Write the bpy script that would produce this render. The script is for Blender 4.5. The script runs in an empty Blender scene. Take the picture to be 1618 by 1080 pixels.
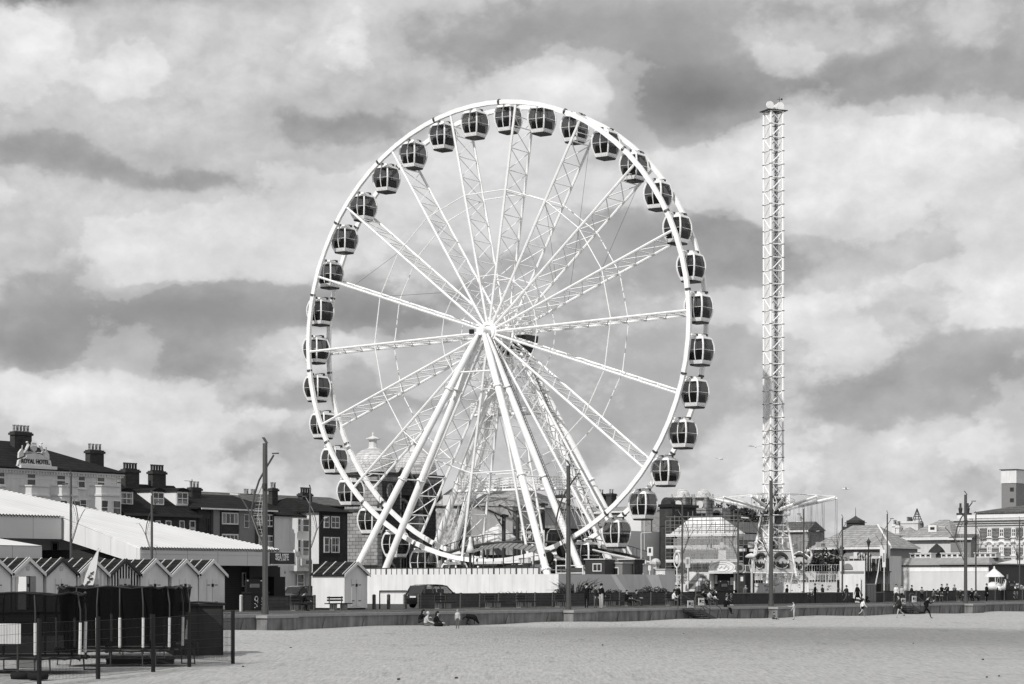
import bpy, math, random
from math import sin, cos, pi, radians, sqrt
from mathutils import Vector, Matrix
random.seed(7)
S = bpy.context.scene
C = S.collection
# ------------------------------------------------------------------ camera
# world: x runs along the sea wall (away to the right), y inland, z up; promenade at z = 0
F, CX, HY, CZ = 3700.0, 809.0, 922.0, 1.8
BE = radians(35.5)
FW, RT = (cos(BE), sin(BE)), (sin(BE), -cos(BE))
cam = bpy.data.cameras.new('camera')
cam.sensor_width = 36.0; cam.lens = 36.0*F/1618.0
cam.shift_y = (HY-540.0)/1618.0
cam.clip_start = 1.0; cam.clip_end = 20000.0
co = bpy.data.objects.new('camera', cam); C.objects.link(co)
co.location = (0, 0, CZ); co.rotation_euler = (pi/2, 0, BE-pi/2)
S.camera = co
S.view_settings.view_transform = 'Standard'; S.view_settings.look = 'None'
S.view_settings.exposure = 0.0; S.view_settings.gamma = 1.0
S.render.engine = 'CYCLES'
S.cycles.max_bounces = 6; S.cycles.transparent_max_bounces = 24
S.cycles.diffuse_bounces = 3; S.cycles.glossy_bounces = 3

def ray(px):
    t = (px-CX)/F
    return FW[0]+t*RT[0], FW[1]+t*RT[1]
def atn(px, n):                      # where the sight line through px meets y = n: x, depth
    dx, dy = ray(px); D = n/dy
    return D*dx, D
def ats(px, s):                      # where it meets x = s: y, depth
    dx, dy = ray(px); D = s/dx
    return D*dy, D
def atd(px, D):
    dx, dy = ray(px); return D*dx, D*dy
def zz(py, D): return CZ-(py-HY)*D/F
def depth(x, y): return x*FW[0]+y*FW[1]

# ------------------------------------------------------------------ sun and sky
SUN_EL, SUN_AZ = radians(40), radians(181.3)   # azimuth of the direction TO the sun in world xy
SD = Vector((cos(SUN_EL)*cos(SUN_AZ), cos(SUN_EL)*sin(SUN_AZ), sin(SUN_EL)))
sl = bpy.data.lights.new('sun', 'SUN'); sl.energy = 3.3; sl.angle = radians(0.5); sl.color = (1, 0.985, 0.96)
so = bpy.data.objects.new('sun', sl); C.objects.link(so); so.location = SD*60
so.rotation_euler = SD.to_track_quat('Z', 'Y').to_euler()

W = bpy.data.worlds.new('World'); S.world = W; W.use_nodes = True
nt = W.node_tree; nt.nodes.clear(); L = nt.links
def N(t, **k):
    n = nt.nodes.new(t)
    for a, b in k.items(): setattr(n, a, b)
    return n
def M(op, a, b=None, c=None, clamp=False):
    n = N('ShaderNodeMath', operation=op, use_clamp=clamp)
    for i, v in enumerate((a, b, c)):
        if v is None: continue
        if isinstance(v, (int, float)): n.inputs[i].default_value = v
        else: L.new(v, n.inputs[i])
    return n.outputs[0]
def VM(op, a, b, out=0):
    n = N('ShaderNodeVectorMath', operation=op)
    for i, v in enumerate((a, b)):
        if v is None: continue
        if isinstance(v, tuple): n.inputs[i].default_value = v
        else: L.new(v, n.inputs[i])
    return n.outputs[out]
tc = N('ShaderNodeTexCoord').outputs['Generated']
def noise(vec, scale, detail=5, rough=.55, col=False, dist=0):
    n = N('ShaderNodeTexNoise'); n.inputs['Scale'].default_value = scale; n.inputs['Detail'].default_value = detail
    n.inputs['Roughness'].default_value = rough; n.inputs['Distortion'].default_value = dist
    L.new(vec, n.inputs['Vector']); return n.outputs['Color' if col else 'Fac']
# cloud layer laid out by azimuth and elevation of the sky itself
flat = VM('MULTIPLY', tc, (1, 1, 1.45))
w1 = VM('SUBTRACT', noise(flat, 10, 6, .6, True), (.5, .5, .5))
w2 = VM('SUBTRACT', noise(flat, 45, 4, .6, True), (.5, .5, .5))
warp = VM('ADD', VM('MULTIPLY', w1, (.045, .045, .032)), VM('MULTIPLY', w2, (.012, .012, .010)))
wd = VM('ADD', tc, warp)
def puff(vec, scale, det, smooth=.5):           # cauliflower heaps: inverted fractal cell distance
    n = N('ShaderNodeTexVoronoi', feature='F1', normalize=True); n.inputs['Scale'].default_value = scale
    n.inputs['Detail'].default_value = det; n.inputs['Roughness'].default_value = .52
    n.inputs['Lacunarity'].default_value = 2.3
    L.new(vec, n.inputs['Vector']); return M('SUBTRACT', 1.0, n.outputs['Distance'])
def blob(px, py, sx, sy, amp, src):
    d = Vector((FW[0]+(px-CX)/F*RT[0], FW[1]+(px-CX)/F*RT[1], (HY-py)/F)); k = d.length; d /= k
    q = VM('SUBTRACT', src, tuple(d))
    # along-horizon and vertical extents
    h = VM('DOT_PRODUCT', q, (RT[0]*F*k/sx, RT[1]*F*k/sx, 0), 'Value')
    e = VM('DOT_PRODUCT', q, (0, 0, F*k/sy), 'Value')
    r2 = M('ADD', M('MULTIPLY', h, h), M('MULTIPLY', e, e))
    return M('MULTIPLY', M('EXPONENT', M('MULTIPLY', r2, -1.0)), amp)
BLOBS = [
 # dark cloud bases
 (540,205,190,50,-.16),(240,500,330,50,-.20),(1090,165,130,70,-.26),(1380,130,330,60,-.14),(1130,370,190,45,-.17),
 (40,560,100,32,-.20),(270,578,110,28,-.15),(330,282,190,26,-.12),(150,240,150,40,-.10),(720,90,150,50,-.08),
 (930,60,200,45,-.10),(1200,440,150,30,-.10),(40,250,120,60,-.06),(1500,610,150,50,-.07),(1330,640,200,35,-.05),
 (620,500,120,45,-.14),(1340,500,90,16,-.13),(960,270,80,40,-.04),(60,350,90,60,-.05),(1590,570,70,60,-.10),(480,640,300,16,-.10),
 (1240,20,260,30,-.06),(820,440,180,60,-.06),(170,30,70,30,-.06),(700,330,90,50,-.04),(1400,420,120,30,-.04),
 # sunlit tops
 (230,110,190,70,.13),(50,55,60,45,.20),(560,60,60,45,.10),(905,150,95,45,.20),(1440,205,230,45,.20),(1180,260,150,60,.10),
 (60,310,90,35,.12),(220,390,110,50,.10),(430,395,120,50,.07),(1220,500,190,35,.16),(1380,440,150,22,.12),(1570,480,60,60,.18),
 (100,600,130,45,.20),(480,560,100,26,.12),(330,650,250,20,.08),(1430,730,220,30,.08),(1150,690,120,60,.05),(620,290,120,60,.07),
 (800,790,1500,70,.04),(250,705,260,16,-.06),(1330,665,160,18,-.05),(1000,740,260,18,-.04),(120,690,130,22,.06),(1420,690,60,30,.08),(1540,690,90,50,.06),(760,250,120,60,.08),(1300,320,180,60,.07),(250,440,120,14,.07),(330,690,60,26,.06),
]
acc = None
for b in BLOBS:
    o = blob(*b[:4], b[4]*.95, wd); acc = o if acc is None else M('ADD', acc, o)
f1 = noise(flat, 5.5, 9, .55)
# relief: the heaps sampled a little towards the sun, so puffs catch light on that side
off = (-RT[0]*.005, -RT[1]*.005, .008)
wf = VM('ADD', VM('MULTIPLY', tc, (1, 1, 1.35)), VM('MULTIPLY', w2, (.010, .010, .008)))
h0 = puff(wf, 15, 4.5); h1 = puff(VM('ADD', wf, off), 15, 4.5)
rel = M('SUBTRACT', h0, h1)
field = M('ADD', acc, M('ADD', M('MULTIPLY', M('SUBTRACT', f1, .5), .75), M('MULTIPLY', M('SUBTRACT', h0, .62), .40)))
cr = N('ShaderNodeMapRange', interpolation_type='SMOOTHSTEP'); L.new(field, cr.inputs[0])
cr.inputs[1].default_value = -.025; cr.inputs[2].default_value = .035; cr.inputs[3].default_value = -.055; cr.inputs[4].default_value = .06
f4 = noise(VM('ADD', flat, (3.1, 1.7, .4)), 9, 9, .58)
c2 = N('ShaderNodeMapRange', interpolation_type='SMOOTHSTEP'); L.new(M('ADD', M('MULTIPLY', acc, .8), M('ADD', M('SUBTRACT', f4, .5), M('MULTIPLY', M('SUBTRACT', h1, .62), .25))), c2.inputs[0])
c2.inputs[1].default_value = .01; c2.inputs[2].default_value = .05; c2.inputs[3].default_value = -.045; c2.inputs[4].default_value = .05
lit = M('MULTIPLY_ADD', field, 3.0, .55, True)
cloud = M('ADD', M('ADD', M('MULTIPLY', acc, .80), M('ADD', M('ADD', cr.outputs[0], c2.outputs[0]), .55)), M('MULTIPLY', M('MULTIPLY', rel, 1.0), M('MULTIPLY_ADD', lit, .80, .15)))
cloud = M('MULTIPLY_ADD', cloud, 1.10, -.035)
cloud = M('MINIMUM', M('MAXIMUM', cloud, .20), .90)
sky = N('ShaderNodeTexSky', sky_type='NISHITA', sun_disc=False, sun_elevation=SUN_EL, sun_rotation=pi/2-SUN_AZ)
bw = N('ShaderNodeRGBToBW'); L.new(sky.outputs[0], bw.inputs[0])
clear = M('MULTIPLY', bw.outputs[0], .09)
# gaps of clear sky: top left corner and a few overhead
gap = M('ADD', blob(45,-8,75,12,1.25,wd), M('ADD', blob(270,-6,110,14,.5,wd), M('ADD', blob(140,-45,190,30,1.1,wd), M('MULTIPLY_ADD', noise(flat, 2.3, 4), 0, 0))), clamp=True)
mixn = N('ShaderNodeMix', data_type='FLOAT'); L.new(gap, mixn.inputs[0]); L.new(cloud, mixn.inputs[2]); L.new(clear, mixn.inputs[3])
bg = N('ShaderNodeBackground'); L.new(mixn.outputs[0], bg.inputs['Color']); bg.inputs['Strength'].default_value = 1.0
L.new(bg.outputs[0], N('ShaderNodeOutputWorld').inputs['Surface'])
W.cycles.sampling_method = 'MANUAL'; W.cycles.sample_map_resolution = 512

# ------------------------------------------------------------------ materials (all grey: the photograph is black and white)
MT = {}
def mat(name, v, rough=.6, metal=0., var=.12, scale=2., bump=0., spec=None, pattern=None, pk=None, streak=0.):
    m = bpy.data.materials.new(name); MT[name] = m; m.use_nodes = True
    t = m.node_tree; l = t.links; b = t.nodes['Principled BSDF']
    b.inputs['Roughness'].default_value = rough; b.inputs['Metallic'].default_value = metal
    b.inputs['Specular IOR Level'].default_value = spec if spec is not None else (.06 if rough > .65 else .3)
    def n(tp, **k):
        q = t.nodes.new(tp)
        for a, c in k.items(): setattr(q, a, c)
        return q
    def mm(op, a, c, cl=False):
        q = n('ShaderNodeMath', operation=op, use_clamp=cl)
        for i, x in enumerate((a, c)):
            if isinstance(x, (int, float)): q.inputs[i].default_value = x
            else: l.new(x, q.inputs[i])
        return q.outputs[0]
    g = n('ShaderNodeNewGeometry')
    sep = n('ShaderNodeSeparateXYZ'); l.new(g.outputs['Position'], sep.inputs[0])
    hx = mm('ADD', sep.outputs[0], sep.outputs[1])
    ns = n('ShaderNodeTexNoise'); ns.inputs['Scale'].default_value = scale; ns.inputs['Detail'].default_value = 6
    l.new(g.outputs['Position'], ns.inputs['Vector'])
    fac = mm('MULTIPLY_ADD' if False else 'MULTIPLY', mm('SUBTRACT', ns.outputs['Fac'], .5), var*2.2)
    out = mm('ADD', fac, 1.0)
    if streak:
        cmb = n('ShaderNodeCombineXYZ'); l.new(mm('MULTIPLY', hx, 2.2), cmb.inputs[0]); l.new(mm('MULTIPLY', sep.outputs[2], .25), cmb.inputs[1])
        s2 = n('ShaderNodeTexNoise'); s2.inputs['Scale'].default_value = 1.0; s2.inputs['Detail'].default_value = 4; l.new(cmb.outputs[0], s2.inputs['Vector'])
        out = mm('MULTIPLY', out, mm('ADD', mm('MULTIPLY', mm('SUBTRACT', s2.outputs['Fac'], .5), streak*2), 1.0))
    h = ns.outputs['Fac']
    if pattern == 'brick' or pattern == 'tile':
        cmb = n('ShaderNodeCombineXYZ'); l.new(hx, cmb.inputs[0]); l.new(sep.outputs[2], cmb.inputs[1])
        br = n('ShaderNodeTexBrick'); l.new(cmb.outputs[0], br.inputs['Vector'])
        bw_, rh, mo, c1, c2, cm = pk
        br.inputs['Scale'].default_value = 1.0; br.inputs['Brick Width'].default_value = bw_; br.inputs['Row Height'].default_value = rh
        br.inputs['Mortar Size'].default_value = mo; br.inputs['Mortar Smooth'].default_value = .2
        br.inputs['Color1'].default_value = (c1,)*3+(1,); br.inputs['Color2'].default_value = (c2,)*3+(1,); br.inputs['Mortar'].default_value = (cm,)*3+(1,)
        out = mm('MULTIPLY', out, br.outputs['Color']); h = br.outputs['Fac']
    if pattern == 'ribs':      # pk: direction vector components, period, dark fraction, dark multiplier
        ax, ay, az, per, fr, dk = pk
        d = mm('ADD', mm('MULTIPLY', sep.outputs[0], ax), mm('ADD', mm('MULTIPLY', sep.outputs[1], ay), mm('MULTIPLY', sep.outputs[2], az)))
        fr_ = mm('FRACT', mm('DIVIDE', d, per), 0)
        stp = mm('LESS_THAN', fr_, fr)
        out = mm('MULTIPLY', out, mm('SUBTRACT', 1.0, mm('MULTIPLY', stp, 1-dk))); h = stp
    val = mm('MULTIPLY', out, v, True)
    cc = n('ShaderNodeCombineColor'); 
    for i in range(3): l.new(val, cc.inputs[i])
    l.new(cc.outputs[0], b.inputs['Base Color'])
    if bump:
        bp = n('ShaderNodeBump'); bp.inputs['Strength'].default_value = bump; bp.inputs['Distance'].default_value = .05
        l.new(h, bp.inputs['Height']); l.new(bp.outputs[0], b.inputs['Normal'])
    return m
def glass(name, v, tr, rough=.04, tint=.75):
    m = bpy.data.materials.new(name); MT[name] = m; m.use_nodes = True
    t = m.node_tree; l = t.links; b = t.nodes['Principled BSDF']
    b.inputs['Base Color'].default_value = (v, v, v, 1); b.inputs['Specular IOR Level'].default_value = .05 if rough > .5 else .5; b.inputs['Roughness'].default_value = rough
    o = t.nodes['Material Output']; mx = t.nodes.new('ShaderNodeMixShader'); tr_ = t.nodes.new('ShaderNodeBsdfTransparent')
    tr_.inputs[0].default_value = (tint, tint, tint, 1); mx.inputs[0].default_value = tr
    l.new(b.outputs[0], mx.inputs[1]); l.new(tr_.outputs[0], mx.inputs[2]); l.new(mx.outputs[0], o.inputs['Surface'])
    return m
mat('white_steel', .88, .4, var=.12, scale=1.1, streak=.14)
mat('white_paint', .72, .5, var=.10, scale=.9, streak=.22)
mat('white_trim', .72, .5, var=.06)
mat('pale_paint', .66, .6, var=.08, scale=.7, streak=.12)
mat('stucco', .60, .8, var=.12, scale=.8, streak=.2)
mat('render_dull', .34, .8, var=.2, scale=.6, streak=.25)
mat('light_grey', .52, .6, var=.08)
mat('mid_grey', .22, .6, var=.1)
mat('galvanised', .085, .45, .3, var=.15, streak=.1)
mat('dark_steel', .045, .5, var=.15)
mat('black', .012, .5, var=.2)
mat('rubber', .02, .8, var=.2)
mat('dark_wood', .04, .8, var=.3, scale=3, streak=.3)
mat('timber', .10, .85, var=.25, scale=3, streak=.25, pattern='ribs', pk=(0, 0, 1, .22, .1, .45), bump=.3)
mat('cladding', .045, .7, var=.2, pattern='ribs', pk=(0, 0, 1, .16, .12, .5))
mat('brick_dark', .055, .9, var=.35, scale=1.5, pattern='brick', pk=(.45, .15, .02, .9, 1.25, .8), streak=.2)
mat('brick_mid', .21, .9, var=.3, scale=1.2, pattern='brick', pk=(.45, .15, .03, .7, 1.3, 1.5), streak=.2)
mat('flint', .40, .9, var=1.5, scale=2.2, bump=.8)
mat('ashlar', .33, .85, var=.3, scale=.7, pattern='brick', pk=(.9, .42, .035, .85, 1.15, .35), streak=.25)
mat('ashlar_dark', .06, .85, var=.35, scale=.7, pattern='brick', pk=(.9, .42, .035, .85, 1.15, .5), streak=.3)  # dark copy of ashlar, shade of the sea-facing front put into the colour
mat('slate', .020, .75, var=.3, scale=2, pattern='tile', pk=(.35, .28, .03, .8, 1.3, .5), bump=.3)
mat('tile_mid', .13, .85, var=.35, scale=2.5, pattern='tile', pk=(.3, .25, .04, .75, 1.3, .55), bump=.4)
mat('tile_light', .33, .85, var=.3, scale=2.5, pattern='tile', pk=(.3, .25, .04, .75, 1.3, .6), bump=.4)
mat('dome_tile', .55, .5, var=.3, scale=3, pattern='tile', pk=(.4, .3, .04, .85, 1.15, .6))
mat('lead', .26, .5, var=.25, streak=.3)
mat('roof_sheet', .70, .55, var=.14, scale=.35, streak=.16, pattern='ribs', pk=(1, 0, 0, .5, .12, .82))
mat('fascia', .62, .6, var=.05, scale=.5, pattern='ribs', pk=(1, 1, 0, 3.0, .012, .4))
mat('fascia_lit', .70, .6, var=.1, scale=.5, streak=.15, pattern='ribs', pk=(1, 1, 0, 2.4, .015, .6))  # paler copy of fascia, sunlight on the end face put into the colour
mat('concrete', .19, .9, var=.55, scale=1.0, streak=.9, bump=.4)
mat('concrete_cap', .30, .85, var=.25, scale=2)
mat('asphalt', .075, .85, var=.25, scale=1.2, bump=.15)
mat('paint_line', .55, .7, var=.3, scale=4)
mat('leaf', .05, .7, var=.4, scale=6); mat('bark', .06, .9, var=.3)
mat('skin', .38, .55, var=.04); mat('hair', .02, .7); mat('hair_fair', .2, .7)
for nm_, v_ in (('cloth_black', .012), ('cloth_dark', .035), ('cloth_mid', .12), ('cloth_pale', .45), ('cloth_white', .75), ('denim', .08)):
    mat(nm_, v_, .9, var=.25, scale=9)
mat('car_paint', .012, .18, var=.05, spec=.7); mat('car_grey', .25, .3, var=.05, spec=.6)
mat('sail_mesh', .5, .6, var=.1)
glass('cabin_glass', .02, .55, .05, .62); glass('car_glass', .02, .15, .05); glass('clear_glass', .03, .5, .05)
glass('net', .006, .22, .9, .85); glass('car_window', .03, .5, .05, .85); mat('low_wall_paint', .075, .85, var=.35, streak=.5); mat('hoarding_grey', .62, .6, var=.04); glass('debris_net', .62, .7, .9, .95)
mat('window_glass', .02, .08, var=.3, scale=1.5, spec=.7); mat('curtain', .3, .9, var=.2, scale=5)
MT['window_glass'].node_tree.nodes['Principled BSDF'].inputs['Roughness'].default_value = .08

# ------------------------------------------------------------------ mesh helpers
class MB:
    def __init__(s): s.v = []; s.f = []; s.m = []
    def add(s, vs, fs, mi=0):
        o = len(s.v); s.v += [tuple(p) for p in vs]
        for f in fs: s.f.append([o+i for i in f]); s.m.append(mi)
        return s
    def box(s, x0, x1, y0, y1, z0, z1, mi=0):
        if x0 > x1: x0, x1 = x1, x0
        if y0 > y1: y0, y1 = y1, y0
        if z0 > z1: z0, z1 = z1, z0
        return s.add([(x0,y0,z0),(x1,y0,z0),(x1,y1,z0),(x0,y1,z0),(x0,y0,z1),(x1,y0,z1),(x1,y1,z1),(x0,y1,z1)],
              [(0,3,2,1),(4,5,6,7),(0,1,5,4),(1,2,6,5),(2,3,7,6),(3,0,4,7)], mi)
    def obox(s, c, dx, dy, dz, rz=0, rx=0, ry=0, mi=0):      # oriented box, full sizes
        R = Matrix.Rotation(rz,3,'Z') @ Matrix.Rotation(ry,3,'Y') @ Matrix.Rotation(rx,3,'X'); c = Vector(c)
        vs = [c+R@Vector((a*dx/2,b*dy/2,d*dz/2)) for d in (-1,1) for a,b in ((-1,-1),(1,-1),(1,1),(-1,1))]
        return s.add(vs, [(0,3,2,1),(4,5,6,7),(0,1,5,4),(1,2,6,5),(2,3,7,6),(3,0,4,7)], mi)
    def tube(s, p, q, r, n=6, r2=None, mi=0):
        return s.path([p, q], [r, r if r2 is None else r2], n, mi)
    def path(s, pts, r, n=6, mi=0, closed=False):
        pts = [Vector(p) for p in pts]; k = len(pts)
        if isinstance(r, (int, float)): r = [r]*k
        vs = []; up = None
        for i, p in enumerate(pts):
            if closed: t = (pts[(i+1)%k]-pts[i-1]).normalized()
            else: t = (pts[min(i+1,k-1)]-pts[max(i-1,0)]).normalized()
            if up is None:
                a = Vector((0,0,1)) if abs(t.z) < .9 else Vector((0,1,0)); up = t.cross(a).normalized()
            else: up = (up-t*up.dot(t)).normalized()
            w = t.cross(up)
            vs += [p+(up*cos(2*pi*j/n)+w*sin(2*pi*j/n))*r[i] for j in range(n)]
        fs = []
        for i in range(k if closed else k-1):
            a = i*n; b = ((i+1)%k)*n
            fs += [(a+j, a+(j+1)%n, b+(j+1)%n, b+j) for j in range(n)]
        if not closed: fs += [tuple(range(n))[::-1], tuple((k-1)*n+j for j in range(n))]
        return s.add(vs, fs, mi)
    def lathe(s, prof, n=16, c=(0,0,0), mi=0, rot=0., axis='z'):    # prof: (r, z)
        vs = []
        for r, z in prof:
            for j in range(n):
                a = rot+2*pi*j/n
                if axis == 'z': vs.append((c[0]+r*cos(a), c[1]+r*sin(a), c[2]+z))
                elif axis == 'x': vs.append((c[0]+z, c[1]+r*cos(a), c[2]+r*sin(a)))
                else: vs.append((c[0]+r*cos(a), c[1]+z, c[2]-r*sin(a)))
        fs = [(i*n+j, i*n+(j+1)%n, (i+1)*n+(j+1)%n, (i+1)*n+j) for i in range(len(prof)-1) for j in range(n)]
        fs += [tuple(range(n))[::-1], tuple((len(prof)-1)*n+j for j in range(n))]
        return s.add(vs, fs, mi)
    def prism(s, pts, vec, mi=0):        # polygon extruded by vec
        k = len(pts); v = Vector(vec); a = [Vector(p) for p in pts]; b = [p+v for p in a]
        nrm = Vector((0,0,0))
        for i in range(k): nrm += a[i].cross(a[(i+1)%k])
        fs = [tuple(range(k)), tuple(range(2*k-1,k-1,-1))]+[(i,(i+k),(i+1)%k+k,(i+1)%k) for i in range(k)]
        if nrm.dot(v) > 0: fs = [f[::-1] for f in fs]
        return s.add(a+b, fs, mi)
    def blob(s, c, rx, ry, rz, n=10, m=6, mi=0, R=None):
        vs = []; c = Vector(c)
        for i in range(m+1):
            t = pi*i/m
            for j in range(n):
                a = 2*pi*j/n; p = Vector((rx*sin(t)*cos(a), ry*sin(t)*sin(a), rz*cos(t)))
                if R: p = R@p
                vs.append(c+p)
        return s.add(vs, [(i*n+j,(i+1)*n+j,(i+1)*n+(j+1)%n,i*n+(j+1)%n) for i in range(m) for j in range(n)], mi)
    def build(s, name, mats, parent=None, smooth=False, loc=None, rotz=0):
        me = bpy.data.meshes.new(name); me.from_pydata(s.v, [], s.f)
        if isinstance(mats, str): mats = [mats]
        for m in mats: me.materials.append(MT[m])
        for p, i in zip(me.polygons, s.m): p.material_index = i; p.use_smooth = smooth
        me.update()
        o = bpy.data.objects.new(name, me); C.objects.link(o)
        if parent is not None: o.parent = parent
        if loc is not None: o.location = loc
        o.rotation_euler = (0, 0, rotz)
        return o
def thing(name, label, cat, loc=(0,0,0), rz=0., group=None):
    o = bpy.data.objects.new(name, None); C.objects.link(o); o.empty_display_size = .5
    o.location = loc; o.rotation_euler = (0, 0, rz); return tag(o, label, cat, group)
def tag(o, label, cat=None, group=None):
    o['label'] = label
    if cat: o['category'] = cat
    if group: o['group'] = group
    return o
def struct(name, mb, m, smooth=False):
    o = mb.build(name, m, smooth=smooth); o['kind'] = 'structure'; return o
def copy_tree(o, parent=None):
    c = o.copy(); C.objects.link(c)
    if parent is not None: c.parent = parent
    for ch in o.children: copy_tree(ch, c)
    return c
def text(name, s, size, m, parent, loc, rot, ext=.02, xs=1.0, align='CENTER', bold=0.0):
    cu = bpy.data.curves.new(name, 'FONT'); cu.body = s; cu.size = size; cu.extrude = ext; cu.align_x = align; cu.align_y = 'CENTER'; cu.offset = bold
    t = bpy.data.objects.new(name, cu); C.objects.link(t)
    me = bpy.data.meshes.new_from_object(t.evaluated_get(bpy.context.evaluated_depsgraph_get()))
    C.objects.unlink(t); bpy.data.objects.remove(t); bpy.data.curves.remove(cu)
    me.name = name; me.materials.clear(); me.materials.append(MT[m])
    for p in me.polygons: p.material_index = 0
    o = bpy.data.objects.new(name, me); C.objects.link(o); o.parent = parent; o.location = loc; o.rotation_euler = rot; o.scale = (xs, 1, 1)
    return o
def marks(name, face, u0, u1, z, h, pos, m, parent, loc, seed=1):
    rnd = random.Random(seed); q = MB(); n = max(4, int((u1-u0)/(h*.75))); pts = []
    for i in range(n+1):
        u = u0+(u1-u0)*i/n; w = z+h*(.5 if i%2 else -.5)*rnd.uniform(.5, 1)
        pts.append((u, pos, w) if face == 'sea' else (pos, u, w))
    q.path(pts, h*.16, 4); return q.build(name, m, parent, loc=loc)
SEA = (pi/2, 0, 0)            # writing on a face that looks at the sea (-y)
WEST = (pi/2, 0, -pi/2)       # writing on a face that looks along -x
# ------------------------------------------------------------------ ground
def sand_z(y):            # beach falls from the wall towards the sea
    return -.78-.0105*(88-y) if y < 88 else -.78
mb = MB(); nx, ny = 120, 110
for j in range(ny+1):
    y = -160+ (88.9+160)*(j/ny)
    for i in range(nx+1):
        x = -120+ 520*i/nx
        z = sand_z(y)+.07*sin(x*.21+y*.13)*sin(y*.17)+.03*sin(x*.63-y*.4) if y < 84 else sand_z(y)+.05*sin(x*.35)+.03*sin(x*1.1)
        if y < 40: z = min(z, sand_z(y))
        mb.v.append((x, y, z))
for j in range(ny):
    for i in range(nx):
        a = j*(nx+1)+i; mb.f.append([a, a+1, a+nx+2, a+nx+1]); mb.m.append(0)
m = bpy.data.materials.new('sand'); MT['sand'] = m; m.use_nodes = True
t_ = m.node_tree; l_ = t_.links; b_ = t_.nodes['Principled BSDF']; b_.inputs['Roughness'].default_value = .95; b_.inputs['Specular IOR Level'].default_value = .15
def tn(tp, **k):
    q = t_.nodes.new(tp)
    for a, c in k.items(): setattr(q, a, c)
    return q
def tm(op, a, c, d=None, cl=False):
    q = tn('ShaderNodeMath', operation=op, use_clamp=cl)
    for i, x in enumerate((a, c, d)):
        if x is None: continue
        if isinstance(x, (int, float)): q.inputs[i].default_value = x
        else: l_.new(x, q.inputs[i])
    return q.outputs[0]
g_ = tn('ShaderNodeNewGeometry').outputs['Position']
def tnoise(sc, det=6, ro=.6, vec=None):
    q = tn('ShaderNodeTexNoise'); q.inputs['Scale'].default_value = sc; q.inputs['Detail'].default_value = det; q.inputs['Roughness'].default_value = ro
    l_.new(vec or g_, q.inputs['Vector']); return q.outputs['Fac']
sp_ = tn('ShaderNodeSeparateXYZ'); l_.new(g_, sp_.inputs[0])
n1, n2, n3 = tnoise(.05, 4), tnoise(1.3, 8, .8), tnoise(5, 6, .85)
vo = tn('ShaderNodeTexVoronoi'); vo.inputs['Scale'].default_value = 1.15; l_.new(g_, vo.inputs['Vector'])
# darker strip: a cloud shadow painted into the sand colour, fading to the left
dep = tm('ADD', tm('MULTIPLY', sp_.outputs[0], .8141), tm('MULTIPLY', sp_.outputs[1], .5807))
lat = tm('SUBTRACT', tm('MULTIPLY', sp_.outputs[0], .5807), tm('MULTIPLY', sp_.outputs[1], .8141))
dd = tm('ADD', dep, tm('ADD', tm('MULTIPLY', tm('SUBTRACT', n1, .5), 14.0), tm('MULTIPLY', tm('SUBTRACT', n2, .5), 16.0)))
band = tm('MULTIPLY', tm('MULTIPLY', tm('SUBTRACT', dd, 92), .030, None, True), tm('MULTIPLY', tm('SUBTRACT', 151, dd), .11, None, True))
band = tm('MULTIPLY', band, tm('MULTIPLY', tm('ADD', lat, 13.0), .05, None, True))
v_ = tm('ADD', .40, tm('MULTIPLY', tm('SUBTRACT', n1, .5), .10))
v_ = tm('ADD', v_, tm('MULTIPLY', tm('SUBTRACT', n2, .5), .20))
v_ = tm('ADD', v_, tm('MULTIPLY', tm('SUBTRACT', n3, .5), .42))
cv_ = tn('ShaderNodeCombineXYZ'); l_.new(tm('MULTIPLY', lat, 9.0), cv_.inputs[0]); l_.new(tm('MULTIPLY', dep, .55), cv_.inputs[1])
n4 = tnoise(1.0, 5, .8, cv_.outputs[0])
cv2 = tn('ShaderNodeCombineXYZ'); l_.new(tm('MULTIPLY', lat, 1.6), cv2.inputs[0]); l_.new(tm('MULTIPLY', dep, .16), cv2.inputs[1])
n5 = tnoise(1.0, 3, .6, cv2.outputs[0])
dim = tm('MULTIPLY', tm('SUBTRACT', n5, .56, None, True), 1.6)
v_ = tm('SUBTRACT', v_, tm('MULTIPLY', dim, .28))
v_ = tm('ADD', v_, tm('MULTIPLY', tm('SUBTRACT', n4, .5), .62))
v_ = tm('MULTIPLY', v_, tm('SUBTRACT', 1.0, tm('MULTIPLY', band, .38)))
speck = tm('LESS_THAN', vo.outputs['Distance'], .07)
v_ = tm('MULTIPLY', v_, tm('SUBTRACT', 1.0, tm('MULTIPLY', speck, .55)), None, True)
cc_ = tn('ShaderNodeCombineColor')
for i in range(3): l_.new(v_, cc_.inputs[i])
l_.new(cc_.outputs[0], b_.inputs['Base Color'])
bp_ = tn('ShaderNodeBump'); bp_.inputs['Strength'].default_value = .6; bp_.inputs['Distance'].default_value = .12
l_.new(tm('ADD', n2, tm('MULTIPLY', n3, .5)), bp_.inputs['Height']); l_.new(bp_.outputs[0], b_.inputs['Normal'])
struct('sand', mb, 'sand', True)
struct('promenade', MB().box(-200, 900, 89.02, 103.6, -1.6, 0), 'asphalt')
struct('ground', MB().add([(-3000,103.6,-.02),(6000,103.6,-.02),(6000,9000,-.02),(-3000,9000,-.02)], [(0,1,2,3)]), 'asphalt')
# worn pale lines on the promenade
mb = MB()
for y, w in ((93.1,.10),(95.0,.08),(97.4,.12),(99.9,.08)):
    x = 60
    while x < 420:
        l = random.uniform(4, 22); mb.box(x, x+l, y, y+w, .0, .004); x += l+random.uniform(2, 14)
struct('promenade_line', mb, 'paint_line')

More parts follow.
